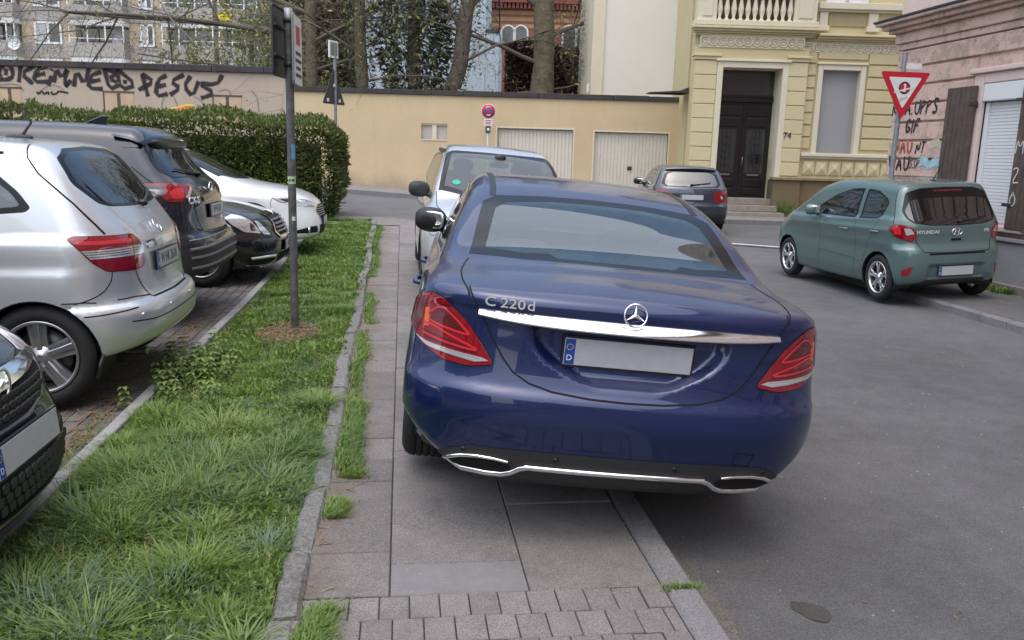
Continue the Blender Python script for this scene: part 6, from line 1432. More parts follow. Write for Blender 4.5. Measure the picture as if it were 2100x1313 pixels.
for k in range(nz):
    b=Fx(); a0,a1=z0+k*hh+.018,z0+(k+1)*hh-.018
    if a1>wb and a0<wt+.28: b.r(xc-.04,a0,ww0-.22,a1,-.045,.02)
    else: b.r(xc-.04,a0,xe,a1,-.045,.02)
    b.build('grooved_course',M['pink'],h,.012)
for k in range(nz):
    a0,a1=z0+k*hh+.018,z0+(k+1)*hh-.018
    if a1>wb and a0<wt+.28: b=Fx(); b.r(ww1+.22,a0,xe,a1,-.045,.02); b.build('grooved_course',M['pink'],h,.012)
b=Fx()
for dz_,pr,th in ((0,.06,.10),(.10,.10,.16),(.26,.18,.06),(.32,.26,.07),(.39,.34,.05)): b.r(xc-pr,zcor+dz_,xe,zcor+dz_+th-.002,-pr,.1)
b.build('cornice',M['pink'],h,.012); b=Fx(); b.r(xc-.36,zcor+.44,xe,zcor+.47,-.36,.1); b.build('cornice_flashing',M['iron'],h)
b=Fx(); z1=zcor+.75; b.r(xc-.05,zcor+.47,xe,z1,-.06,.1); b.build('upper_band',M['pink_pale'],h)
for k in range(9): b=Fx(); x=xc+.25+k*1.5; b.r(x,z1+.05,x+1.25,z1+.75,-.03,.02); b.build('upper_panel',M['pink_pale'],h,.015)
# window: surround, box, slats, sill, wooden shutters, tiled base
b=Fx(); b.r(ww0-.20,wb-.02,ww0,wt+.14,-.06,.3); b.r(ww1,wb-.02,ww1+.20,wt+.14,-.06,.3); b.r(ww0,wt,ww1,wt+.14,-.06,.3); b.r(ww0-.26,wt+.14,ww1+.26,wt+.21,-.11,.1); b.r(ww0-.3,wb-.10,ww1+.3,wb-.02,-.10,.2); b.build('window_surround',M['pink_pale'],h,.015)
b=Fx(); b.r(ww0+.002,wt-.24,ww1-.002,wt-.001,-.05,.15); b.build('shutter_box',M['pvc'],h,.015)
b=Fx(); b.r(ww0+.001,wb,ww0+.07,wt-.25,.02,.1); b.r(ww1-.07,wb,ww1-.001,wt-.25,.02,.1); n=36; hh2=(wt-.25-wb)/n
for k in range(n): b.r(ww0+.07,wb+k*hh2+.004,ww1-.07,wb+(k+1)*hh2-.004,.055,.1)
b.r(ww0+.05,wb,ww1-.05,wt-.25,.065,.12); b.build('roller_shutter',M['pvc'],h,.003)
for (a,sg) in ((ww0-.05,-1),(ww1-.0,1)):
    e=empty('wooden_shutter'); e.parent=h; n=6; wd=.62/n
    b=Fx()
    for k in range(n): x0=a+sg*(.02+k*wd); b.r(x0,wb-.05,x0+sg*(wd-.008),wt-.02,-.115,-.075)
    b.build('boards',M['wood_brown'],e,.004); b=Fx()
    for f in (.12,.85): zz=wb+(wt-wb)*f; b.r(a,zz-.04,a+sg*.62,zz+.04,-.074,-.06)
    b.build('battens',M['wood_brown'],e); b=Fx()
    for f in (.14,.86): zz=wb+(wt-wb)*f; b.r(a-sg*.06,zz-.02,a+sg*.10,zz+.02,-.135,-.117)
    b.build('hinges',M['iron'],e)
b=Fx(); b.r(xc-.02,.75,xe,.80,-.09,.02); b.r(xc-.02,-.05,xe,.75,-.055,.02); b.build('base_cladding',mat('base_tile',(.34,.34,.37),.5,noise=(3,.12)),h,.008); b=Fx(); b.r(xc-.05,-.05,xe,.20,-.12,.02); b.build('base_step',M['granite'],h,.01)
# tags on the pink wall
STROKES={'k':[[(0,1),(0,0)],[(.35,.6),(.03,.3),(.4,0)]],'K':[[(0,1),(0,0)],[(.7,1),(.05,.45),(.75,0)]],'R':[[(0,0),(0,1),(.6,.85),(.05,.5),(.7,0)]],'A':[[(0,0),(.35,1),(.7,0)],[(.12,.35),(.6,.38)]],'U':[[(0,1),(.05,.15),(.35,0),(.62,.2),(.65,1)]],'P':[[(0,0),(0,1),(.6,.8),(.05,.48)]],'S':[[(.6,.92),(.2,1),(.05,.72),(.55,.4),(.45,.05),(0,.08)]],
 'G':[[(.6,.9),(.2,.95),(0,.5),(.2,.05),(.6,.15),(.6,.45),(.35,.45)]],'I':[[(.1,1),(.1,0)]],'F':[[(0,0),(.05,1),(.6,1)],[(.05,.55),(.5,.55)]],'W':[[(0,1),(.15,0),(.38,.7),(.6,0),(.8,1)]],'N':[[(0,0),(0,1),(.55,0),(.6,1)]],'T':[[(0,1),(.7,1)],[(.35,1),(.3,0)]],'v':[[(0,.6),(.2,0),(.45,.6)]],'o':[[(.2,.55),(0,.3),(.2,0),(.42,.28),(.2,.55)]],'z':[[(0,.55),(.45,.55),(0,0),(.45,0)]],'e':[[(.05,.28),(.42,.32),(.25,.58),(.02,.3),(.15,0),(.42,.08)]],'.':[[(.08,.08),(.14,.0)]],' ':[],'M':[[(0,0),(.1,1),(.35,.3),(.6,1),(.7,0)]],'2':[[(0,.8),(.3,1),(.5,.75),(0,0),(.6,.02)]],'O':[[(.3,1),(0,.5),(.3,0),(.6,.5),(.3,1)]]}
def strokes(s_,x,z,size,w,mt,yy,sh=0,sx=1):
    rs=random.Random(len(s_)+int(size*100)); b=Fx(); tot=sum((max([p_[0] for st in STROKES[ch] for p_ in st]+[.25])+.22) for ch in s_); cx_=x-tot*size*sx*.5
    for ch in s_:
        for st in STROKES[ch]: ribbon(b,[(cx_+(p_[0]+sh*p_[1]+rs.gauss(0,.025))*size*sx,z+(p_[1]-.5+rs.gauss(0,.03))*size) for p_ in st],w*rs.uniform(.8,1.25),yy,n=1)
        cx_+=(max([p_[0] for st in STROKES[ch] for p_ in st]+[.25])+.22)*size*sx
    return b.build('sprayed_tag',mt,h)
def tagtxt(s,px,py,size,mt,dx=0,sh=0,yy=-.052,nm='sprayed_tag',sx=1):
    x,z=z3(px,py); strokes(s,x,z,size*.85,size*.14,mt,yy,sh,sx*.85)
M['spray_red']=mat('spray_red',(.42,.09,.05),.85,noise=(20,.4)); M['spray_blue']=mat('spray_blue',(.35,.52,.60),.85,noise=(9,.3)); M['spray_white']=mat('spray_white',(.62,.58,.56),.85)
tagtxt('KRA.UPPS',1440,660,.24,M['spray_black'],sh=.1,sx=1.05); tagtxt('GIF',1425,775,.25,M['spray_black'],sh=.15); tagtxt('WAU',1370,895,.26,M['spray_red'],sh=-.1); tagtxt('NT',1475,905,.20,M['spray_black'],sh=.2); tagtxt('WAU',1345,1000,.26,M['spray_black'],sx=1.1); tagtxt('SSP',1435,1005,.16,mat('spray_brown',(.15,.10,.09),.85),sh=.3); tagtxt('voze Koko',1470,1115,.17,M['spray_white'],sh=.2)
b=Fx(); ribbon(b,[z3(*p_) for p_ in [(1460,1000),(1500,980),(1520,1020),(1570,985),(1590,1010)]],.13,-.051); b.build('sprayed_patch',M['spray_blue'],h)
b=Fx(); ribbon(b,[z3(*p_) for p_ in [(1540,890),(1570,870),(1600,890),(1615,910)]],.12,-.051); b.build('sprayed_patch',mat('spray_pale',(.52,.45,.36),.85),h)
for s_,zz in (('M',.78),('2',.5),('O',.25)):
    strokes(s_,ww1+.13,wb+(wt-wb)*zz*.7,.20,.022,M['spray_white'],-.118)
# upper storey windows and those further along the street (seen in the car's rear window)
for fl in (0,1,2,3):
    for k in range(8):
        x=xc+1.5+k*2.9; z=(1.25,5.2,8.4,11.6)[fl]
        if fl==0 and k<2: continue
        b=Fx(); b.r(x,z,x+1.05,z+1.9,-.052,.02); wf=b.build('window',M['glass_win'],h); b=Fx(); b.r(x-.12,z-.1,x,z+2.0,-.10,.02); b.r(x+1.05,z-.1,x+1.17,z+2.0,-.10,.02); b.r(x,z+1.9,x+1.05,z+2.05,-.10,.02); b.r(x-.16,z-.15,x+1.2,z,-.14,.02); b.r(x+.48,z,x+.57,z+1.9,-.075,.02); b.build('frame',M['pink_pale'],wf)
b=Fx(); b.r(xc-.3,14.5,xe,14.8,-.45,9.3); b.build('eaves',M['wood_brown'],h); b=Fx(); b.add([(xc-.3,-.45,14.8),(xe,-.45,14.8),(xe,9.3,14.8),(xc-.3,9.3,14.8),(xc+1,4.4,17.5),(xe,4.4,17.5)],[(0,1,5,4),(1,2,5),(2,3,4,5),(3,0,4)]); b.build('roof',bpy.data.materials['roof_tile'],h)
# ============================================================ background buildings
D=62.; P=Pf(D); h=front(D); h.name='apartment_block'; tag(h,'distant tan brick apartment block with grey concrete bands, glazed balconies and white windows','apartment block')
br=mat('tan_brick',(.52,.42,.28),.9); g=G_(br); bk=g.n('ShaderNodeTexBrick'); bk.inputs['Scale'].default_value=3.2; bk.inputs['Color1'].default_value=(.55,.45,.30,1); bk.inputs['Color2'].default_value=(.48,.38,.25,1); bk.inputs['Mortar'].default_value=(.44,.39,.30,1); bk.inputs['Mortar Size'].default_value=.03
mp=g.n('ShaderNodeMapping'); mp.inputs['Rotation'].default_value=(math.pi/2,0,0); g.l(g.obj(),mp.inputs[0]); g.l(mp.outputs[0],bk.inputs[0]); g.l(bk.outputs[0],g.b.inputs['Base Color'])
M['aggregate']=slabmat('aggregate',(.37,.345,.32),.35,.05,14)
Z1=lambda x,y:P(x/2.984,y/2.984); xl=-36.; xr_=Z1(1700,200)[0]; b=Fx(); b.r(xl,0,xr_,22,0,12); b.build('wall',br,h)
zp=Z1(300,262)[1]-Z1(300,487)[1]; zb=Z1(300,262)[1]       # floor pitch, sill height of the main row
cols=[('b',-330,-20),('b',-10,135),('w',215,382),('b',465,790),('w',860,948),('b',1025,1330),('b',1370,1600)]
for f in range(-1,4):
    zz=zb+f*zp
    b=Fx(); b.r(xl,zz-1.02,xr_,zz-.02,-.05,.1); b.build('concrete_band',M['aggregate'],h)
    for t,a,c_ in cols:
        x0=Z1(a,200)[0]; x1=Z1(c_,200)[0]
        if t=='w':
            b=Fx(); b.r(x0,zz,x1,zz+1.35,-.06,.05); wf=b.build('window',M['glass_win'],h); b=Fx()
            for (u,v) in ((x0,x0+.14),(x1-.14,x1),((x0+x1)/2-.08,(x0+x1)/2+.08)): b.r(u,zz-.08,v,zz+1.42,-.10,.03)
            b.r(x0,zz-.10,x1,zz+.05,-.11,.03); b.r(x0,zz+1.3,x1,zz+1.42,-.10,.03); b.build('frame',M['pvc'],wf); b=Fx(); b.r(x0+.15,zz+.1,x0+(x1-x0)*.42,zz+1.3,-.065,-.055); b.build('curtain',M['curtain'],wf)
        else:
            b=Fx(); b.r(x0,zz-.3,x1,zz+1.75,-.055,.05); wf=b.build('balcony_glazing',M['glass_win'],h); b=Fx(); b.r(x0-.05,zz-1.05,x1+.05,zz-.02,-1.0,-.05); b.build('balcony_parapet',M['aggregate'],h); b=Fx(); b.r(x0-.05,zz-1.35,x1+.05,zz-1.06,-.9,-.05); b.build('balcony_slab',M['pvc'],h)
            b=Fx()
            for u in np.linspace(x0,x1,4): b.r(u-.04,zz-.02,u+.04,zz+1.6,-.96,-.88)
            b.r(x0,zz+.25,x1,zz+.30,-.95,-.90); b.build('balcony_posts',M['pvc'],h)
            if (f+a)%2==0 or a==465: b=Fx(); b.r(x0,zz+1.15,x1,zz+1.6,-1.0,-.94); b.build('awning',mat('awning',(.62,.61,.58),.8),h)
            b=Fx(); b.r(x0+(x1-x0)*.68,zz-.3,x0+(x1-x0)*.86,zz+1.5,-.075,-.056); b.build('balcony_door_curtain',M['curtain'],h)
for (a,c_) in ((155,278),(0,305)):
    x,z=Z1(a,c_); b=Fx(); b.lathe([(0,-1.25),(.25,-1.28),(.42,-1.36),(.46,-1.42)],20,1,(x,0,z)); b.tube([(x,-1.25,z),(x,-1.0,z-.3)],.04,6); b.build('satellite_dish',M['pvc'],h)
x,z=Z1(1415,120); b=Fx(); b.r(x-.5,z-.25,x+.4,z+.35,-1.1,-1.02); b.build('yellow_cloth',mat('cloth_y',(.75,.60,.03),.8),h)
# pale building, brick building
D=42.; P=Pf(D); h=front(D); h.name='pale_building'; tag(h,'pale blue-grey blank-walled building behind the bare trees','building')
M['paleblue']=plaster('paleblue',(.44,.50,.56),.04,(.38,.42,.46),.2); b=Fx(); b.r(P(738,100)[0],0,P(995,100)[0],16,0,8); b.build('wall',M['paleblue'],h); b=Fx(); b.r(P(995,100)[0]+.003,0,P(1023,100)[0],P(1000,66)[1],.05,8); b.build('lower_wall',M['paleblue'],h); b=Fx(); b.r(P(995,100)[0]+.003,P(1000,66)[1],P(1024,100)[0],P(1000,66)[1]+.12,.0,8); b.build('parapet',M['iron'],h)
D=54.; P=Pf(D); h=front(D); h.name='brick_building'; tag(h,'red brick building with arched windows, glimpsed behind the thick trunk','building')
rb=mat('red_brick',(.30,.10,.06),.9); g=G_(rb); bk=g.n('ShaderNodeTexBrick'); bk.inputs['Scale'].default_value=3.0
for i,c_ in ((1,(.34,.12,.065)),(2,(.25,.085,.05)),(3,(.25,.17,.13))): bk.inputs[i].default_value=(*c_,1)
mp=g.n('ShaderNodeMapping'); mp.inputs['Rotation'].default_value=(math.pi/2,0,0); g.l(g.obj(),mp.inputs[0]); g.l(mp.outputs[0],bk.inputs[0]); g.l(bk.outputs[0],g.b.inputs['Base Color']); x0,x1=P(985,50)[0],P(1260,50)[0]; b=Fx(); b.r(x0,0,x1,P(1200,12)[1],0,9); b.build('wall',rb,h)
b=Fx(); zt=P(1200,12)[1]
b.r(x0-.2,zt,x1+.2,zt+.5,-.5,9.2); b.build('eaves',mat('eaves_red',(.24,.07,.05),.8),h); b=Fx(); n=34
for k in range(n): x=x0+(x1-x0)*k/n; b.r(x,zt-.32,x+.15,zt-.002,-.4,-.002)
b.build('eaves_brackets',bpy.data.materials['eaves_red'],h); b=Fx(); M['band_sand']=mat('band_sand',(.42,.25,.13),.9,noise=(2,.2))
for py in (30,44,58): z=P(1200,py)[1]; b.r(x0,z-.12,x1,z+.12,-.03,.02)
b.build('brick_bands',M['band_sand'],h)
for px in (1042,1068,1168,1196):
    x,z=P(px,68); b=Fx(); n=10; V=[(x-.42,-.04,z-.9)]+[(x-.42*math.cos(u),-.04,z+.42*math.sin(u)) for u in np.linspace(0,math.pi,n)]+[(x+.42,-.04,z-.9)]; b.add(V,[tuple(range(len(V)))[::-1]]); wf=b.build('arched_window',M['glass_win'],h); b=Fx(); b.tube([(p_[0],-.06,p_[2]) for p_ in V],.07,6); b.build('frame',M['pvc'],wf)
# ============================================================ signs and posts
M['galv']=mat('galv',(.27,.28,.29),.5,.6,noise=(14,.25),bump=(40,.2,.002)); M['post_dark']=mat('post_dark',(.115,.115,.118),.6,.3,noise=(12,.5),bump=(50,.3,.002)); M['sign_white']=mat('sign_white',(.70,.71,.72),.35,noise=(8,.1)); M['sign_red']=mat('sign_red',(.50,.015,.03),.35); M['sign_blue']=mat('sign_blue',(.02,.09,.34),.35); M['sign_back']=mat('sign_back',(.035,.036,.040),.5,noise=(9,.3)); M['sign_grey']=mat('sign_grey',(.20,.205,.21),.5,.2)
b0=gndG(605,672,.10); s=empty('sign_post',(b0[0],b0[1],b0[2]-.03)); tag(s,'weathered grey pole with stickers standing in straw on the verge','sign post')
d=ray(591,17); t=(b0[1]-0)/d[1]; top=np.array([0,0,EYE])+d*t; H=top[2]-b0[2]+.03; lx=top[0]-b0[0]
m=MB(); m.tube([(0,0,-.1),(lx*.5,0,H*.5),(lx,0,H-.10)],.0355,16); m.build('pole',M['post_dark'],s); m=MB(); m.lathe([(.037,H-.10),(.037,H),(.0,H)],16,2,(lx,0,0)); m.build('pole_cap',M['galv'],s)
def sticker(z0,z1,a0,a1,mt,nm):
    m=MB(); V=[]; n=8
    for k in range(n+1):
        a=a0+(a1-a0)*k/n
        for z in (z0,z1): V.append((lx*z/H+.0365*math.sin(a),-.0365*math.cos(a),z))
    m.add(V,[(2*k,2*k+2,2*k+3,2*k+1) for k in range(n)]); return m.build(nm,mt,s)
zpy=lambda py:(np.array([0,0,EYE])+ray(600,py)*(b0[1]/ray(600,py)[1]))[2]-b0[2]+.03
sticker(zpy(327),zpy(296),.2,1.3,mat('sticker_blue',(.10,.28,.55),.5),'blue_sticker'); sk_=sticker(zpy(377),zpy(362),-1.3,1.3,mat('sticker_lime',(.45,.58,.35),.5),'green_sticker'); text('sticker_text','LE MI',.028,M['ink'],sk_,(lx*.45,-.0385,(zpy(377)+zpy(362))/2),(1,0,0),(0,0,1),.0005,bold=.001); sticker(zpy(452),zpy(444),.0,.8,M['sign_white'],'paper_scrap')
# two boards back to back on the pole
def board(root,name,loc,rz,w,h_,face,back,frame=.012,r=.03):
    e=empty(name); e.parent=root; e.location=loc; e.rotation_euler=(0,0,rz); pl=rounded([(-w/2,-h_/2),(w/2,-h_/2),(w/2,h_/2),(-w/2,h_/2)],r)
    m=MB(); m.prism(pl,0,.004,(0,2,1)); m.build('panel_back',back,e); m=MB(); m.prism(rounded([(a*.985,b_*.985) for a,b_ in pl],.001,1),-.0015,-.0002,(0,2,1)); m.build('panel_face',face,e)
    m=MB(); m.tube([(a,.008,b_) for a,b_ in pl]+[(pl[0][0],.008,pl[0][1])],.010,6,False); m.build('rim',back,e); return e
zc1=(zpy(25)+zpy(150))/2; zc2=(zpy(45)+zpy(166))/2
# the darker one: seen from behind, hinged to the pole's left; the paler one: its face turned to the right
e1=board(s,'sign_board',(lx-.085,-.02,zc1),math.radians(-98),.40,.56,M['sign_white'],M['sign_back'])
for k,yy in enumerate((-.12,.12)): m=MB(); m.tube([(-.20,.02,yy),(.20,.02,yy)],.014,6); m.build('mount_rail',M['sign_back'],e1)
e2=board(s,'sign_board',(lx+.075,-.02,zc2),math.radians(87.5),.40,.56,M['sign_white'],M['sign_grey'])
for k,(txt,sz,zz,mt) in enumerate((('P',.20,.13,M['sign_blue']),('mit Parkschein',.045,-.03,M['ink']),('8 - 18 h',.055,-.12,M['ink']))): pass
m=MB(); m.box((-.10,-.0035,.05),(.10,-.002,.20)); m.build('red_symbol',M['sign_red'],e2)
for zz,w in ((-.02,.13),(-.08,.15),(-.14,.11),(-.20,.14)): m=MB(); m.box((-w,-.0035,zz-.014),(w,-.002,zz+.014)); m.build('text_line',M['ink'],e2)
m=MB(); 
for zz in (zc1+.18,zc1-.18): m.lathe([(.036,zz-.02),(.046,zz-.02),(.046,zz+.02),(.036,zz+.02)],14,2,(lx*zz/H,0,0))
m.build('clamp',M['sign_back'],s)
def tri(c,w,up=True,r=.05):
    h_=w*.866; k=1 if up else -1; return rounded([(c[0]-w/2,c[1]-k*h_/3),(c[0]+w/2,c[1]-k*h_/3),(c[0],c[1]+k*h_*2/3)][::k],r)
# second post behind the hedge
D=20.2; d=ray(688,235); p=np.array([0,0,EYE])+d*(D/(d@FH)); s=empty('sign_post',(p[0],p[1],float(GZ(p[0],p[1])))); tag(s,'thin galvanised pole behind the hedge with a dark triangle seen from behind','sign post')
zz=lambda py:(np.array([0,0,EYE])+ray(686,py)*(D/(ray(686,py)@FH)))[2]-float(GZ(p[0],p[1]))
m=MB(); m.tube([(0,0,0),(0,0,zz(88))],.036,12); m.build('pole',M['galv'],s)
e=empty('triangle_sign'); e.parent=s; e.location=(-.03,-.06,zz(190)); e.rotation_euler=(0,0,math.radians(62)); pl=tri((0,0),.95,True); m=MB(); m.prism(pl,-.004,.004,(0,2,1)); m.build('panel_back',M['sign_back'],e); m=MB(); m.prism([(a*.95,b_*.95) for a,b_ in pl],.0045,.006,(0,2,1)); m.build('panel_face',M['sign_red'],e); 
for q_ in ((-.03,.12),(-.30,-.22),(.20,-.22)): m=MB(); m.box((q_[0],-.03,q_[1]),(q_[0]+.06,-.006,q_[1]+.07)); m.build('mount_clip',M['sign_white'],e)
e=empty('name_plate'); e.parent=s; e.location=(-.03,-.05,zz(102)); e.rotation_euler=(0,0,math.radians(60)); m=MB(); m.box((-.17,-.02,-.19),(.17,.02,.19)); m.build('plate_case',M['sign_white'],e); m=MB(); m.box((-.14,-.0215,-.15),(.14,-.0205,.15)); m.build('plate_face',M['sign_grey'],e)
# round no-stopping sign in front of the garages
D=26.4; d=ray(1000,300); p=np.array([0,0,EYE])+d*(D/(d@FH)); gz=float(GZ(p[0],p[1])); s=empty('no_stopping_sign',(p[0],p[1],gz),-YAW); tag(s,'round red and blue no-stopping sign on a thin pole before the garage wall','sign')
zz=lambda py:(np.array([0,0,EYE])+ray(1000,py)*(D/(ray(1000,py)@FH)))[2]-gz
m=MB(); m.tube([(0,.05,0),(0,.05,zz(215))],.030,10); m.build('pole',M['sign_white'],s)
zc=zz(228); r=.215; m=MB(); m.lathe([(0,-.001),(r,-.001),(r,.012),(0,.012)],36,1,(0,0,zc)); m.build('sign_rim',M['sign_white'],s); m=MB(); m.lathe([(0,-.004),(r*.95,-.004),(r*.95,-.001)],36,1,(0,0,zc)); disc=m.build('sign_disc',M['sign_red'],s)
for a0 in (0,math.pi/2,math.pi,1.5*math.pi):
    m=MB(); V=[(.03*math.cos(a0+0),-.0055,zc+.03*math.sin(a0+0))]+[(r*.66*math.cos(a),-.0055,zc+r*.66*math.sin(a)) for a in np.linspace(a0-.58,a0+.58,9)]; m.add(V,[tuple(range(len(V)))]); m.build('blue_sector',M['sign_blue'],disc)
for sg,zo in ((1,-.12),(-1,.12)):
    m=MB(); m.prism([(-.06*sg,zc+zo-.012),(.03*sg,zc+zo-.012),(.03*sg,zc+zo-.03),(.08*sg,zc+zo),(.03*sg,zc+zo+.03),(.03*sg,zc+zo+.012),(-.06*sg,zc+zo+.012)],-.009,-.006,(0,2,1)); m.build('white_arrow',M['sign_white'],disc)
z1=zz(251); m=MB(); m.box((-.13,-.002,z1-.10),(.13,.01,z1+.10)); q_=m.build('time_plate',M['sign_white'],s); m=MB()
for k in range(3): m.box((-.09,-.004,z1-.06+.05*k),(.09,-.0025,z1-.035+.05*k))
m.build('red_lines',M['sign_red'],q_)
z1=zz(266); m=MB(); m.box((-.08,-.002,z1-.11),(.08,.01,z1+.11)); q_=m.build('sticker_plate',mat('sticker_dark',(.05,.075,.11),.5),s); m=MB(); m.lathe([(0,-.004),(.045,-.004),(.045,-.002)],14,1,(.01,0,z1)); m.build('pale_blot',M['sign_white'],q_)
# give-way sign by the pink house
D=12.0; d=ray(1853,190); p=np.array([0,0,EYE])+d*(D/(d@FH)); gz=float(GZ(p[0],p[1])); s=empty('give_way_sign',(p[0],p[1],0),-YAW+.12); tag(s,'red and white give-way triangle with round sticker on a pole by the pink house','sign')
pp=lambda px,py:np.array([0,0,EYE])+ray(px,py)*(D/(ray(px,py)@FH))-np.array([p[0],p[1],0])
t0,t1=pp(1857,108),pp(1825,385); dirv=(t1-t0)/(t1-t0)[2]; base=t0+dirv*(-t0[2]); Rm=np.array([[math.cos(YAW-.12),-math.sin(YAW-.12),0],[math.sin(YAW-.12),math.cos(YAW-.12),0],[0,0,1]])
m=MB(); m.tube([tuple(Rm@base),tuple(Rm@t0)],.034,12); m.build('pole',M['galv'],s)
c=Rm@pp(1850,181); e=empty('triangle_sign'); e.parent=s; e.location=(c[0],c[1]-.05,c[2]); w_=.735
pl=tri((0,0),w_,False,.045); m=MB(); m.prism(pl,-.004,.006,(0,2,1)); pe=m.build('sign_rim',M['sign_red'],e); m=MB(); m.prism([(a*.66,b_*.66) for a,b_ in pl],-.0065,-.0045,(0,2,1)); m.build('sign_face',M['sign_white'],e)
m=MB(); m.tube([(0,.006,0),(0,.05,0)],.03,8); m.build('clamp',M['galv'],e); st=empty('round_sticker'); st.parent=e; st.location=(0,-.0085,.0)
m=MB(); m.lathe([(.066,0),(.084,0),(.084,.0015),(.066,.0015)],28,1); m.build('sticker_ring',M['ink'],st); m=MB(); m.lathe([(0,.0005),(.066,.0005)],28,1); m.build('sticker_ground',M['sign_red'],st)
m=MB(); m.prism([(-.018,-.055),(.018,-.055),(.018,.055),(-.002,.055),(-.022,.035),(-.006,.035),(-.006,-.04),(-.018,-.04)],-.003,-.001,(0,2,1)); m.build('sticker_figure',M['sign_white'],st); m=MB(); m.prism([(-.15,-.075),(-.145,-.055),(.145,.025),(.15,.005),(.09,-.012),(-.09,-.058)],-.0022,-.0012,(0,2,1)); m.build('sticker_banner',M['sign_white'],st)
m=MB(); m.prism([(-.05,-.20),(.06,-.13),(.05,-.10),(.0,-.135),(-.05,-.12),(-.06,-.16)],-.0082,-.0070,(0,2,1)); m.build('torn_paper',mat('torn',(.60,.50,.47),.8),e)
m=MB(); c2=Rm@pp(1871,138); m.box((c2[0]-.10,c2[1]-.03,c2[2]-.03),(c2[0]+.12,c2[1],c2[2]+.05)); m.build('small_plate',M['sign_white'],s)

def unseen_house(name,label,x0,x1,y0,y1,H,mt,face,nw,nf):  # plain house added out of view so car paint and glass have something to reflect
    e=empty(name,((x0+x1)/2,(y0+y1)/2,0)); tag(e,label,'house'); cx_,cy_=(x0+x1)/2,(y0+y1)/2; b=MB(); b.box((x0-cx_,y0-cy_,-.2),(x1-cx_,y1-cy_,H)); b.build('wall',mt,e); b=MB(); b.box((x0-cx_-.3,y0-cy_-.3,H),(x1-cx_+.3,y1-cy_+.3,H+.4)); b.build('eaves',M['wood_brown'],e)
    for f in range(nf):
        for k in range(nw):
            z=1.2+f*3.2; b=MB()
            if face=='y': w=(x1-x0)/nw; a=x0-cx_+w*(k+.32); b.box((a,y1-cy_-.02,z),(a+w*.36,y1-cy_+.02,z+1.7)); fr=((a-.1,y1-cy_-.02,z-.1),(a+w*.36+.1,y1-cy_+.012,z+1.8))
            else: w=(y1-y0)/nw; a=y0-cy_+w*(k+.32); b.box((x1-cx_-.02,a,z),(x1-cx_+.02,a+w*.36,z+1.7)); fr=((x1-cx_-.02,a-.1,z-.1),(x1-cx_+.012,a+w*.36+.1,z+1.8))
            wf=b.build('window',M['glass_win'],e); b=MB(); b.box(*fr); b.build('frame',M['pvc'],wf)
unseen_house('reflection_house','grey rendered house added unseen behind the viewer for the car paint to mirror',-26,-13,-30,-8,11,plaster('grey_render',(.33,.30,.27),.06),'x',6,3)
unseen_house('reflection_house','cream terrace added unseen behind the viewer for the boot lid to mirror',-9,16,-52,-42,12,plaster('cream_render',(.50,.42,.33),.05),'y',9,3)
# ============================================================ grass, hedge, trees, litter
def leafmat(name,c1,c2,c3=None,sc=3.,rough=.55,trans=.25):
    m=mat(name,c1,rough); g=G_(m); geo=g.n('ShaderNodeNewGeometry')
    c=g.mix(geo.outputs['Random Per Island'],c1,c2); 
    if c3: c=g.mix(g.rng(g.noise(sc,4,.6),.42,.66,0,1),c,c3)
    g.l(c,g.b.inputs['Base Color'])
    t=g.n('ShaderNodeBsdfTranslucent'); g.l(c,t.inputs[0]); mx=g.n('ShaderNodeMixShader'); mx.inputs[0].default_value=trans; g.l(g.b.outputs[0],mx.inputs[1]); g.l(t.outputs[0],mx.inputs[2])
    g.l(mx.outputs[0],m.node_tree.nodes['Material Output'].inputs[0]); return m
def fastmesh(name,V,Q,mt,parent=None,smooth=False):
    """V (n,3), Q (m,k) equal-sized faces"""
    me=bpy.data.meshes.new(name); V=np.ascontiguousarray(V,np.float32); Q=np.ascontiguousarray(Q,np.int32); k=Q.shape[1]
    me.vertices.add(len(V)); me.vertices.foreach_set('co',V.ravel()); me.loops.add(Q.size); me.loops.foreach_set('vertex_index',Q.ravel()); me.polygons.add(len(Q)); me.polygons.foreach_set('loop_start',np.arange(0,Q.size,k,dtype=np.int32)); me.polygons.foreach_set('loop_total',np.full(len(Q),k,np.int32))
    if smooth: me.polygons.foreach_set('use_smooth',np.ones(len(Q),bool))
    me.materials.append(mt); me.update(calc_edges=True); o=bpy.data.objects.new(name,me); COL.objects.link(o)
    if parent: o.parent=parent
    return o
def vnoise(x,y,seed=0):
    """cheap smooth noise from a few rotated sines"""
    r=np.random.default_rng(seed); s=np.zeros_like(x)
    for k in range(7):
        a=r.uniform(0,2*math.pi); f=r.uniform(.6,2.6)*(1+.35*k); s+=np.sin((x*math.cos(a)+y*math.sin(a))*f*2+r.uniform(0,6))/(1+.35*k)
    return s/3.0
def blades(x,y,z,h,w,az,lean,curl,nseg=3):
    """curved tapering blades; arrays of equal length -> V,Q"""
    n=len(x); ts=np.linspace(0,1,nseg+1); dx,dy=np.cos(az),np.sin(az); V=np.zeros((n,nseg+1,2,3))
    sidex,sidey=-dy,dx
    for i,t in enumerate(ts):
        out=h*(lean*t+curl*t*t); up=h*(t*(1-.15*lean)-curl*.45*t*t*t); wd=w*(1-t**1.6*.92)*.5
        px,py,pz=x+dx*out,y+dy*out,z+up
        V[:,i,0]=np.stack([px-sidex*wd,py-sidey*wd,pz],1); V[:,i,1]=np.stack([px+sidex*wd,py+sidey*wd,pz],1)
    b=np.arange(n)[:,None]*(2*(nseg+1)); Q=np.concatenate([np.stack([b[:,0]+2*i,b[:,0]+2*i+1,b[:,0]+2*i+3,b[:,0]+2*i+2],1) for i in range(nseg)])
    return V.reshape(-1,3),Q
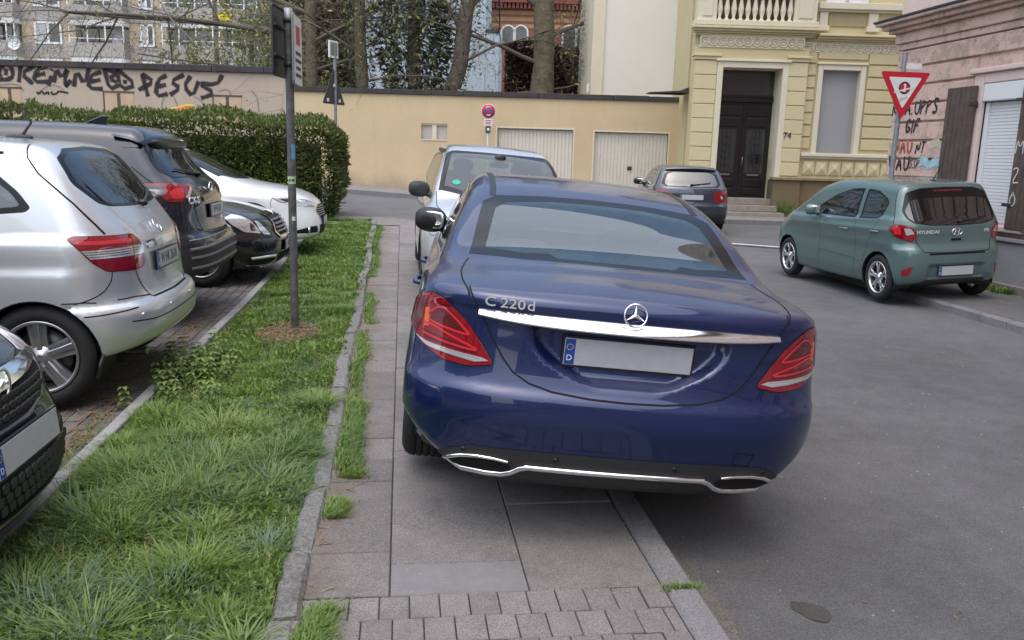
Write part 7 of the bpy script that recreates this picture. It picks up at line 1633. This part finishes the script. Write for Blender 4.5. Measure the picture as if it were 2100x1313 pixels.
M['grass_mid']=leafmat('grass_mid',(.13,.22,.032),(.21,.305,.052),(.09,.17,.036),2.2); M['grass_light']=leafmat('grass_light',(.19,.27,.06),(.26,.33,.10),(.14,.22,.075),1.5); M['grass_blue']=leafmat('grass_blue',(.09,.17,.075),(.155,.235,.14),None); M['straw']=leafmat('straw',(.34,.25,.13),(.26,.17,.08),None); M['thatch']=slabmat('thatch',(.045,.050,.018),.6,0,40)
def leafcloud(P,N,size,seed,up=.3):
    r=np.random.default_rng(seed); n=len(P); d=r.normal(0,1,(n,3))*.75+N*1.0; d[:,2]+=up; d/=np.linalg.norm(d,axis=1)[:,None]; s_=np.cross(d,r.normal(0,1,(n,3))); s_/=np.linalg.norm(s_,axis=1)[:,None]; L=size*r.uniform(.6,1.4,n)[:,None]
    V=np.stack([P-d*L*.2,P+d*L*.35+s_*L*.22,P+d*L,P+d*L*.35-s_*L*.22],1).reshape(-1,3); return V,np.arange(4*n).reshape(n,4)
def grass(n,x0,x1,y0,y1,hs,mt,seed,wd=.0045,tuft=.55,dens=None,nseg=3):
    r=np.random.default_rng(seed); X=r.uniform(x0,x1,n); Y=r.uniform(y0,y1,n)
    # gather part of the blades into tufts
    nt=max(8,int((x1-x0)*(y1-y0)*16)); tx=r.uniform(x0,x1,nt); ty=r.uniform(y0,y1,nt); th=r.uniform(.6,1.5,nt)*(.75+.5*(vnoise(tx,ty,3)>0)); k=r.integers(0,nt,n); m=r.random(n)<tuft; sp=r.uniform(.02,.07,n)
    X=np.where(m,tx[k]+r.normal(0,1,n)*sp,X); Y=np.where(m,ty[k]+r.normal(0,1,n)*sp,Y)
    away=np.arctan2(Y-ty[k],X-tx[k]); az=np.where(m,away+r.normal(0,.6,n),r.uniform(0,2*math.pi,n))
    hh=hs*r.uniform(.45,1.25,n)*np.where(m,th[k],.7)*(1+.35*vnoise(X,Y,9))*np.clip(.55+(X+1.62)/.25,.5,1)*np.clip(1.15-.35*(X+1.1),.6,1.2)
    keep=(X<kx(Y)-.035+.06*(vnoise(Y*3,Y,15)>.5))&(X>-1.66); 
    bald=(((X+.99)/.26)**2+((Y-7.4)/.40)**2<1)&(r.random(n)<.93); keep&=~bald
    if dens is not None: keep&=dens(X,Y,r)
    X,Y,hh,az=X[keep],Y[keep],np.maximum(hh[keep],.02),az[keep]; n=len(X)
    return blades(X,Y,GZ(X,Y)+.083,hh*.72,wd*r.uniform(.7,1.4,n),az,r.uniform(.1,1.1,n),r.uniform(.05,1.0,n),nseg)
edge=lambda X,Y,r:(X>-1.60+.10*r.random(len(X))-.06*(vnoise(Y*2,Y,4)>.2))
for nm,args in (('grass',(2200,-1.62,-.44,1.9,5.2,.075,M['straw'],8,.005,.2)),('grass',(2600,-1.62,-.46,5.2,12,.065,M['straw'],9,.007,.2)),('grass',(44000,-1.62,-.44,1.9,5.2,.080,M['grass_mid'],1,.0074,.42)),('grass',(26000,-1.62,-.44,1.9,5.2,.095,M['grass_light'],2,.0070,.5)),('grass',(15000,-1.62,-.44,1.9,5.2,.085,M['grass_blue'],3,.0066,.5)),
  ('grass',(42000,-1.62,-.46,5.2,10,.065,M['grass_mid'],4,.007,.5)),('grass',(20000,-1.62,-.46,5.2,10,.068,M['grass_light'],5,.007,.6)),('grass',(30000,-1.62,-.5,10,16.9,.065,M['grass_mid'],6,.011,.5)),('grass',(14000,-1.62,-.5,10,16.9,.065,M['grass_light'],7,.011,.5))):
    V,Q=grass(*args[:6],seed=args[7],mt=None,wd=args[8],tuft=args[9],dens=edge); tag(fastmesh(nm,V,Q,args[6],smooth=True),kind='stuff')
# clover and other small broad leaves low in the sward, brown crumbs along the slabs
def clover(n,y0,y1,size,mt,seed):
    r=np.random.default_rng(seed); X=r.uniform(-1.55,-.45,n); Y=r.uniform(y0,y1,n); k=(vnoise(X*2.5,Y*2.5,77)>-.15)&(((X+.99)/.26)**2+((Y-7.4)/.40)**2>1); X,Y=X[k],Y[k]; n=len(X)
    P=np.stack([X,Y,GZ(X,Y)+.10+r.uniform(0,.035,n)],1); V,Q=leafcloud(P,np.tile([0,0,1.],(n,1))*.7,size,seed,.2); tag(fastmesh('clover',V,Q,mt),kind='stuff')
# grass spilling over the old kerb
def spill(X,Y,r): return (vnoise(Y*1.6,Y*.3,12)>.12-.3*(Y<4.5))&(X>kx(Y)+.035)
def grass2(n,y0,y1,hs,mt,seed,wd):
    r=np.random.default_rng(seed); Y=r.uniform(y0,y1,n); c=kx(Y)+.07+.06*np.maximum(vnoise(Y*2.2,Y,12),0); X=c+r.normal(0,.022,n)+.03*np.abs(r.normal(0,1,n))
    keep=(vnoise(Y*1.5,Y*.2,12)>-.35)&(X>kx(Y)+.045); X,Y=X[keep],Y[keep]; n=len(X); V,Q=blades(X,Y,GZ(X,Y)+.095,hs*r.uniform(.4,1.2,n)*(1+.5*vnoise(Y*1.5,Y*.2,12)),wd*r.uniform(.7,1.3,n),r.normal(0,1.0,n),r.uniform(.1,.7,n),r.uniform(.1,.8,n))
    tag(fastmesh('grass',V,Q,mt,smooth=True),kind='stuff')
grass2(8000,2.0,5.2,.065,M['grass_mid'],21,.006); grass2(4000,2.0,5.2,.07,M['grass_light'],22,.006); grass2(7000,5.2,16,.045,M['grass_mid'],23,.008)
sheet('thatch',-1.58,-.46,-4,16.4,.090,M['thatch'],.25,.25,0)
clover(9000,1.9,6,.028,M['grass_mid'],24); clover(6000,1.9,6,.024,M['grass_light'],25); clover(9000,6,16,.04,M['grass_mid'],26)
# moss tufts in the kerb joint, weeds by the walls
def tuftset(n,cx,cy,cz,sx_,sy_,hs,mt,seed,wd=.004,name='weeds',label=None,cat=None):
    r=np.random.default_rng(seed); X=cx+r.normal(0,sx_,n); Y=cy+r.normal(0,sy_,n); V,Q=blades(X,Y,np.full(n,cz),hs*r.uniform(.4,1.2,n),wd*r.uniform(.7,1.4,n),r.uniform(0,6.28,n),r.uniform(.1,.7,n),r.uniform(0,.7,n)); o=fastmesh(name,V,Q,mt); 
    if label: tag(o,label,cat)
    else: tag(o,kind='stuff')
tuftset(420,1.06,2.80,.098,.045,.012,.022,M['grass_light'],31,.004,'moss'); tuftset(260,1.135,3.05,.0,.012,.12,.03,M['grass_light'],32,.004,'moss')
p=gndG(1617,446,.12); tuftset(260,p[0],p[1]+.3,float(GZ(p[0],p[1]))+.1,.16,.1,.55,M['grass_light'],33,.03,'weed_clump','loose pale green weed growing at the foot of the yellow house','weed')
for i,(px,py,lb) in enumerate(((2047,588,'small weed beside the rear wheel of the teal hatchback, at the pink house foot'),(2072,592,'flat dark weed, middle one at the foot of the pink house'),(2096,602,'weed at the foot of the pink house, by the right edge'))):
    p=gnd(px,py,.10); tuftset(120,min(p[0],7.80),p[1],.10,.06,.08,.10,M['grass_mid'],40+i,.022,'weed_clump',lb,'weed')
# broad-leaved nettles by the edging
def nettles(cx,cy,n,hs,seed,label):
    r=np.random.default_rng(seed); V=[];Q=[]
    for k in range(n):
        x,y=cx+r.normal(0,.13),cy+r.normal(0,.30); h_=hs*r.uniform(.6,1.2); z=float(GZ(x,y))+.08
        for t in np.linspace(.35,1,4):
            a0=r.uniform(0,6.28)
            for q in range(4):
                a=a0+q*math.pi/2; L=.05*(1.3-t*.5); d=np.array([math.cos(a),math.sin(a),.15]); s_=np.array([-math.sin(a),math.cos(a),0])*L*.35; c=np.array([x,y,z+h_*t]); b=len(V); V+=[c,c+d*L*.5+s_,c+d*L+np.array([0,0,-.02]),c+d*L*.5-s_]; Q.append((b,b+1,b+2,b+3))
    tag(fastmesh('nettle_patch',np.array(V),np.array(Q),M['grass_light'] if seed%2 else M['grass_mid']),label,'nettles')
nettles(-1.45,5.95,70,.16,51,'clump of broad-leaved nettles at the grass edge behind the silver van wheel')
# straw, twigs and leaf litter
def litter(n,fx,mt,seed,name='straw_litter',L=(.03,.10)):
    r=np.random.default_rng(seed); X,Y,Z=fx(n,r); a=r.uniform(0,6.28,n); l=r.uniform(*L,n); w=r.uniform(.0015,.004,n); d=np.stack([np.cos(a),np.sin(a),r.normal(0,.12,n)],1)*l[:,None]*.5; s_=np.stack([-np.sin(a),np.cos(a),np.zeros(n)],1)*w[:,None]; c=np.stack([X,Y,Z],1)
    V=np.stack([c-d-s_,c+d-s_,c+d+s_,c-d+s_],1).reshape(-1,3); Q=np.arange(4*n).reshape(n,4); tag(fastmesh(name,V,Q,mt),kind='stuff')
def atpole(n,r): 
    q=np.sqrt(r.random(n)); a=r.uniform(0,6.28,n); X=-.99+.27*q*np.cos(a); Y=7.4+.42*q*np.sin(a); return X,Y,.10+r.uniform(0,.02,n)
litter(900,atpole,M['straw'],61)
def atedge(n,r): Y=3.2+np.abs(r.normal(0,1,n))*1.3; X=-1.72-np.abs(r.normal(0,.13,n)); return X,Y,.086+r.uniform(0,.012,n)
litter(900,atedge,M['straw'],62); litter(500,lambda n,r:(-1.75-np.abs(r.normal(0,.12,n)),7.0+r.normal(0,.8,n),.10+r.uniform(0,.01,n)),M['straw'],63); tuftset(300,-1.72,4.35,.085,.07,.35,.06,M['grass_light'],64,.005)
litter(160,lambda n,r:(r.uniform(-.42,-.18,n),r.uniform(2.2,8,n),.104+r.uniform(0,.004,n)),M['straw'],65,L=(.02,.07)); litter(90,lambda n,r:(r.uniform(1.2,6.3,n),r.uniform(2,12,n),.004+r.uniform(0,.004,n)),M['straw'],66,L=(.01,.04))
V,Q=[],[]; r=np.random.default_rng(71)
def pebbles(n,fx,mt,seed,sz):
    r=np.random.default_rng(seed); X,Y,Z=fx(n,r); s_=r.uniform(*sz,n); V=[];F=[]
    for i in range(n):
        b=len(V); c=(X[i],Y[i],Z[i]); q=s_[i]
        V+=[(c[0]+q*math.cos(a)*r.uniform(.7,1.2),c[1]+q*math.sin(a)*r.uniform(.7,1.2),c[2]) for a in np.linspace(0,2*math.pi,6)[:-1]]+[(c[0],c[1],c[2]+q*.6)]; F+=[(b+k,b+(k+1)%5,b+5) for k in range(5)]
    tag(fastmesh('grit',np.array(V),np.array(F),mt),kind='stuff')
pebbles(260,lambda n,r:(r.uniform(1.2,6.2,n),r.uniform(1.8,9,n),np.full(n,.001)),mat('pebble',(.30,.29,.27),.9),72,(.003,.009)); pebbles(120,lambda n,r:(r.uniform(-.4,1,n),r.uniform(2.2,5,n),np.full(n,.102)),bpy.data.materials['pebble'],73,(.002,.006))
pebbles(2600,lambda n,r:((lambda Y:(kx(Y)+.07+np.abs(r.normal(0,.075,n)),Y,np.full(n,.1005)))(r.uniform(1.9,9,n))),mat('crumb',(.17,.115,.075),.95,noise=(40,.4)),74,(.002,.006)); pebbles(900,lambda n,r:(1.135+np.abs(r.normal(0,.07,n)),r.uniform(1.8,6,n),np.full(n,.001)),bpy.data.materials['crumb'],75,(.002,.005))
# ---- hedge: an uneven skin of small leaf sprays round a dark core
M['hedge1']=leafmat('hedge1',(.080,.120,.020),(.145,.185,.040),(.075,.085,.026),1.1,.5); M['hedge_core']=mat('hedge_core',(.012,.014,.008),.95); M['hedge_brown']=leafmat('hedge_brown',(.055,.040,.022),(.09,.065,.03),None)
def hedge(name,label,x0,x1,y0,y1,H,n,seed,size=.07,mt=None,hf=None):
    e=empty(name,((x0+x1)/2,(y0+y1)/2,0)); tag(e,label,'hedge'); r=np.random.default_rng(seed); cx,cy=(x0+x1)/2,(y0+y1)/2; hx,hy=(x1-x0)/2,(y1-y0)/2
    hf=hf or (lambda x:H+0*x)
    # rounded-box samples: front, top, right end
    f=r.random(n); X=np.empty(n);Y=np.empty(n);Z=np.empty(n); N=np.zeros((n,3))
    wF=f<.55; wT=(f>=.55)&(f<.78); wE=f>=.78
    X[:]=r.uniform(x0,x1,n); Hh=hf(X); Y[wF]=y0; Z[wF]=Hh[wF]*r.random(wF.sum())**.9; N[wF]=(0,-1,.1)
    Y[wT]=r.uniform(y0,y1,wT.sum()); Z[wT]=Hh[wT]; N[wT]=(0,0,1)
    X[wE]=x1; Y[wE]=r.uniform(y0,y1,wE.sum()); Hh=hf(X); Z[wE]=Hh[wE]*r.random(wE.sum()); N[wE]=(1,0,.1)
    # round the long edges
    rr=.45
    dz=np.maximum(Z-(Hh-rr),0); dyf=np.maximum((y0+rr)-Y,0); dxe=np.maximum(X-(x1-rr),0); q=np.sqrt(dz**2+dyf**2+dxe**2); k=np.where(q>rr,rr/np.maximum(q,1e-6),1)
    Z=np.where((q>rr)&(dz>0),Hh-rr+dz*k,Z)
    Y=np.where((q>rr)&(dyf>0),y0+rr-dyf*k,Y); X=np.where((q>rr)&(dxe>0),x1-rr+dxe*k,X)
    low=np.clip((.55-Z)/.55,0,1); Y=np.where(wF,Y+low*.22,Y); X=np.where(wE,X-low*.25,X)
    lump=.10*vnoise(X*1.3+Y*.7,Z*1.6,seed)+.05*vnoise(X*4+Y*3,Z*4,seed+1); P=np.stack([X,Y,Z],1)+N*(lump+r.normal(0,.035,n)-.02)[:,None]
    hole=(vnoise(X*2.2+Y,Z*2.6,seed+5)>.95)&(r.random(n)<.75); P=P[~hole]; N=N[~hole]; P[:,2]+=GZ(P[:,0],P[:,1])+.02; P-=np.array([cx,cy,0]); 
    V,Q=leafcloud(P,N,size,seed); fastmesh('foliage',V,Q,mt or M['hedge1'],e)
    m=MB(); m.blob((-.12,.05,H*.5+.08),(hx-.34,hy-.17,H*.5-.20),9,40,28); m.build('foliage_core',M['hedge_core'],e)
    m=MB(); rs=random.Random(seed)
    for k in range(26):
        x=rs.uniform(-hx+.3,hx-.25); y=rs.uniform(-hy+.2,hy-.3); m.tube([(x,y,float(GZ(cx+x,cy+y))),(x+rs.uniform(-.2,.2),y+rs.uniform(-.2,.1),1.0)],[.03,.015],6)
    m.build('stems',mat('hedge_stem',(.06,.045,.03),.9) if 'hedge_stem' not in bpy.data.materials else bpy.data.materials['hedge_stem'],e); return e
hedge('clipped_hedge','broad clipped green hedge with rounded end behind the white saloon',-9.6,-1.22,16.55,18.9,2.02,60000,81,.075,hf=lambda x:2.02+.05*np.sin(x*1.3)-.09+.03*np.sin(x*3.1))
hedge('clipped_hedge','taller dark green hedge at the far left, above the navy estate roof',-22,-8.6,15.4,17.6,2.33,42000,82,.085,hf=lambda x:2.36+.05*np.sin(x*1.7))
# ---- trees
M['bark']=mat('bark',(.125,.10,.08),.9,noise=(5,.4),bump=(9,.9,.05)); M['bark_green']=mat('bark_green',(.135,.118,.080),.9,noise=(4,.4),bump=(9,.9,.05)); M['twig']=mat('twig',(.125,.10,.08),.9); M['spring']=leafmat('spring',(.20,.23,.06),(.28,.30,.10),None); M['ivy']=leafmat('ivy',(.020,.040,.018),(.055,.085,.040),None)
def branch(mb,p,d,L,r,depth,rs,tips,droop=.0,wig=.25,kids=(2,4),rmin=.006):
    n=5; pts=[np.array(p,float)]; q=np.array(d,float); q/=np.linalg.norm(q)
    for i in range(n):
        q=q+np.array([rs.gauss(0,wig),rs.gauss(0,wig),rs.gauss(0,wig)*.7-droop])*.5; q/=np.linalg.norm(q); pts.append(pts[-1]+q*L/n)
    rr=[max(r*(1-.55*i/n),rmin*.7) for i in range(n+1)]; mb.tube([tuple(v) for v in pts],rr,8 if r>.08 else 5 if r>.02 else 3,r>.05)
    if depth<=0: tips.append(pts[-1]); tips.append(pts[-3]); return
    for k in range(rs.randint(*kids)):
        i=rs.randint(2,n); a=np.array([rs.gauss(0,1),rs.gauss(0,1),rs.gauss(0.15,.7)]); a-=q*(a@q)*.4; a/=np.linalg.norm(a); nd=q*.55+a*.75
        branch(mb,pts[i],nd,L*rs.uniform(.5,.8),max(rr[i]*rs.uniform(.45,.7),rmin),depth-1,rs,tips,droop+.02,wig,kids,rmin)
    tips.append(pts[-1])
def tree(name,label,px,D,r,H,seed,limbs,leafn=2500,leafsize=.16,bark=None,lean=0,depth=4,leafmt=None,spread=.5,ivy=None,droop=.03,lf=None,z0=None):
    s_,_=fac(px,180,D); c=RH*s_+FH*D; gz=float(GZ(c[0],c[1])); e=empty(name,(c[0],c[1],gz)); tag(e,label,'tree',group='trees behind the garden wall'); rs=random.Random(seed); m=MB()
    pts=[(0,0,-.1)]; rr=[r*1.35]; n=9
    for i in range(1,n+1): t=i/n; pts.append((lean*t*H*.6+rs.gauss(0,.05),rs.gauss(0,.05),H*.62*t)); rr.append(r*(1-.35*t)*(1+rs.uniform(-.06,.10)))
    m.tube(pts,rr,14); m.build('trunk',bark or M['bark'],e)
    m=MB(); tips=[]
    for (f,az,el,L,rad) in limbs:
        i=min(int(f*n),n); t0=np.array(pts[i]); a=math.radians(az); d=RH*math.cos(a)+FH*math.sin(a); d=d*math.cos(math.radians(el))+np.array([0,0,math.sin(math.radians(el))]); branch(m,t0,d,L,rad,depth,rs,tips,droop,.24,(3,5),.007)
    m.build('branches',M['twig'],e)
    if leafn and tips:
        r_=np.random.default_rng(seed); T=np.array(tips); P=T[r_.integers(0,len(T),leafn)]+r_.normal(0,.30,(leafn,3)); V,Q=leafcloud(P,r_.normal(0,1,(leafn,3))*.3+np.array([0,0,-.4]),leafsize,seed,0); fastmesh('foliage',V,Q,leafmt or M['spring'],e)
    if ivy:
        r_=np.random.default_rng(seed+9); n=ivy[0]; t=r_.random(n); a=r_.uniform(0,6.28,n); k=np.array([np.interp(t*H*.62,[p_[2] for p_ in pts],[p_[j] for p_ in pts]) for j in range(3)]).T; rad=ivy[1]*(.5+.6*r_.random(n))*(1.1-.35*np.sin(t*7))+r*.8; P=k+np.stack([np.cos(a)*rad,np.sin(a)*rad,r_.normal(0,.1,n)],1); V,Q=leafcloud(P,np.stack([np.cos(a),np.sin(a),0*a],1),ivy[2],seed,-.2); fastmesh('ivy',V,Q,M['ivy'],e)
    return e
tree('bare_tree','thick pale trunk of a bare tree rising behind the wall, right of the pale building',1112,32,.50,14,101,[(.62,180,25,4.5,.09),(.7,10,25,4,.09),(.85,170,45,5,.14),(.9,30,50,5,.14),(.5,5,15,2.6,.04),(.55,200,10,3.,.04)],700,.13,M['bark_green'])
tree('bare_tree','forked dark trunk leaning right in front of the pale building',900,31,.34,13,102,[(.40,5,8,3.6,.06),(.6,0,30,3.5,.06),(.6,180,35,3,.05),(.8,20,60,4,.12),(.75,160,60,4,.11),(.32,350,-5,2.6,.03)],1500,.14,None,.16,ivy=(600,.12,.14),droop=.08)
tree('ivy_tree','slim trunk wrapped in dark ivy just left of the forked trunk',846,31.5,.30,13,103,[(.6,180,40,3,.08),(.7,20,40,3,.08)],500,.14,None,ivy=(6500,.72,.20))
tree('bare_tree','upright greenish trunk against the left edge of the pale building',742,30.5,.25,13,104,[(.42,180,20,3.4,.05),(.5,5,20,3.0,.05),(.65,200,35,3.6,.06),(.3,0,5,2.4,.03),(.75,30,45,3.5,.07),(.3,190,5,2.6,.03)],2200,.14,M['bark_green'],ivy=(1200,.18,.14),droop=.09)
tree('spreading_tree','big bare tree with long low branches reaching left in front of the apartment block',640,31,.24,14,105,[(.58,183,8,8.5,.10),(.66,187,16,8,.10),(.5,176,2,6,.06),(.74,175,25,8,.10),(.5,5,20,3.2,.06),(.62,20,35,3.5,.07),(.85,200,50,6,.10),(.8,185,5,7.5,.07)],2200,.14,M['bark_green'],depth=4,droop=.06)
tree('spring_tree','small tree in fresh pale leaf in front of the right end of the apartment block',520,37,.14,9,106,[(.35,170,35,2.2,.06),(.45,20,35,2.2,.06),(.55,100,50,2.4,.06),(.6,190,40,2.2,.05),(.7,10,55,2.2,.05),(.75,180,60,2.2,.05)],7000,.17,M['bark_green'],leafmt=leafmat('fresh',(.13,.16,.04),(.21,.23,.07),None))
def twigmass(name,label,px0,px1,py,D,n,size,mt,core,seed):
    a=fac(px0,100,D)[0]; b_=fac(px1,100,D)[0]; zt=fac((px0+px1)/2,py,D)[1]; e=front(D); e.name=name; tag(e,label,'trees')
    r=np.random.default_rng(seed); X=r.uniform(a,b_,n); Z=r.uniform(1,zt,n); Y=r.uniform(-.8,.8,n)+.3*vnoise(X,Z,6); k=vnoise(X*1.2,Z*1.2,seed)>-.9; X,Y,Z=X[k],Y[k],Z[k]; V,Q=leafcloud(np.stack([X,Y,Z],1),np.tile([0,-1,0.],(len(X),1)),size,seed+1,.3); fastmesh('twig_mass',V,Q,mt,e)
    m=MB(); m.box((a,.9,0),(b_,1.6,zt)); m.build('far_twigs',core,e)
twigmass('distant_trees','grey-brown mass of distant bare trees filling the gap beside the apartment block',545,752,-60,47,16000,.24,leafmat('far_twig',(.10,.085,.06),(.17,.15,.09),None),mat('far_core',(.14,.12,.09),.95,noise=(2,.5)),121)
# brown thicket between the trunks and the white gable
D=35.; a=fac(1035,150,D)[0]; b_=fac(1222,150,D)[0]; zt=fac(1120,72,D)[1]; e=front(D); e.name='brown_thicket'; tag(e,'dense reddish brown bare thicket between the thick trunk and the white gable','thicket')
r=np.random.default_rng(111); n=16000; X=r.uniform(a,b_,n); Z=r.uniform(1,zt,n)*1.0; Z=np.minimum(Z,zt-.4+.25*vnoise(X,X,5)); Y=r.uniform(-.2,.5,n)+.15*vnoise(X*2,Z*2,6); V,Q=leafcloud(np.stack([X,Y,Z],1),np.tile([0,-1,0.],(n,1)),.14,112,.2); fastmesh('twig_mass',V,Q,leafmat('thicket',(.050,.026,.020),(.085,.048,.036),None),e); m=MB(); m.box((a,.35,0),(b_,1.2,zt-.5)); m.build('thicket_core',mat('thicket_core',(.02,.012,.010),.95),e)
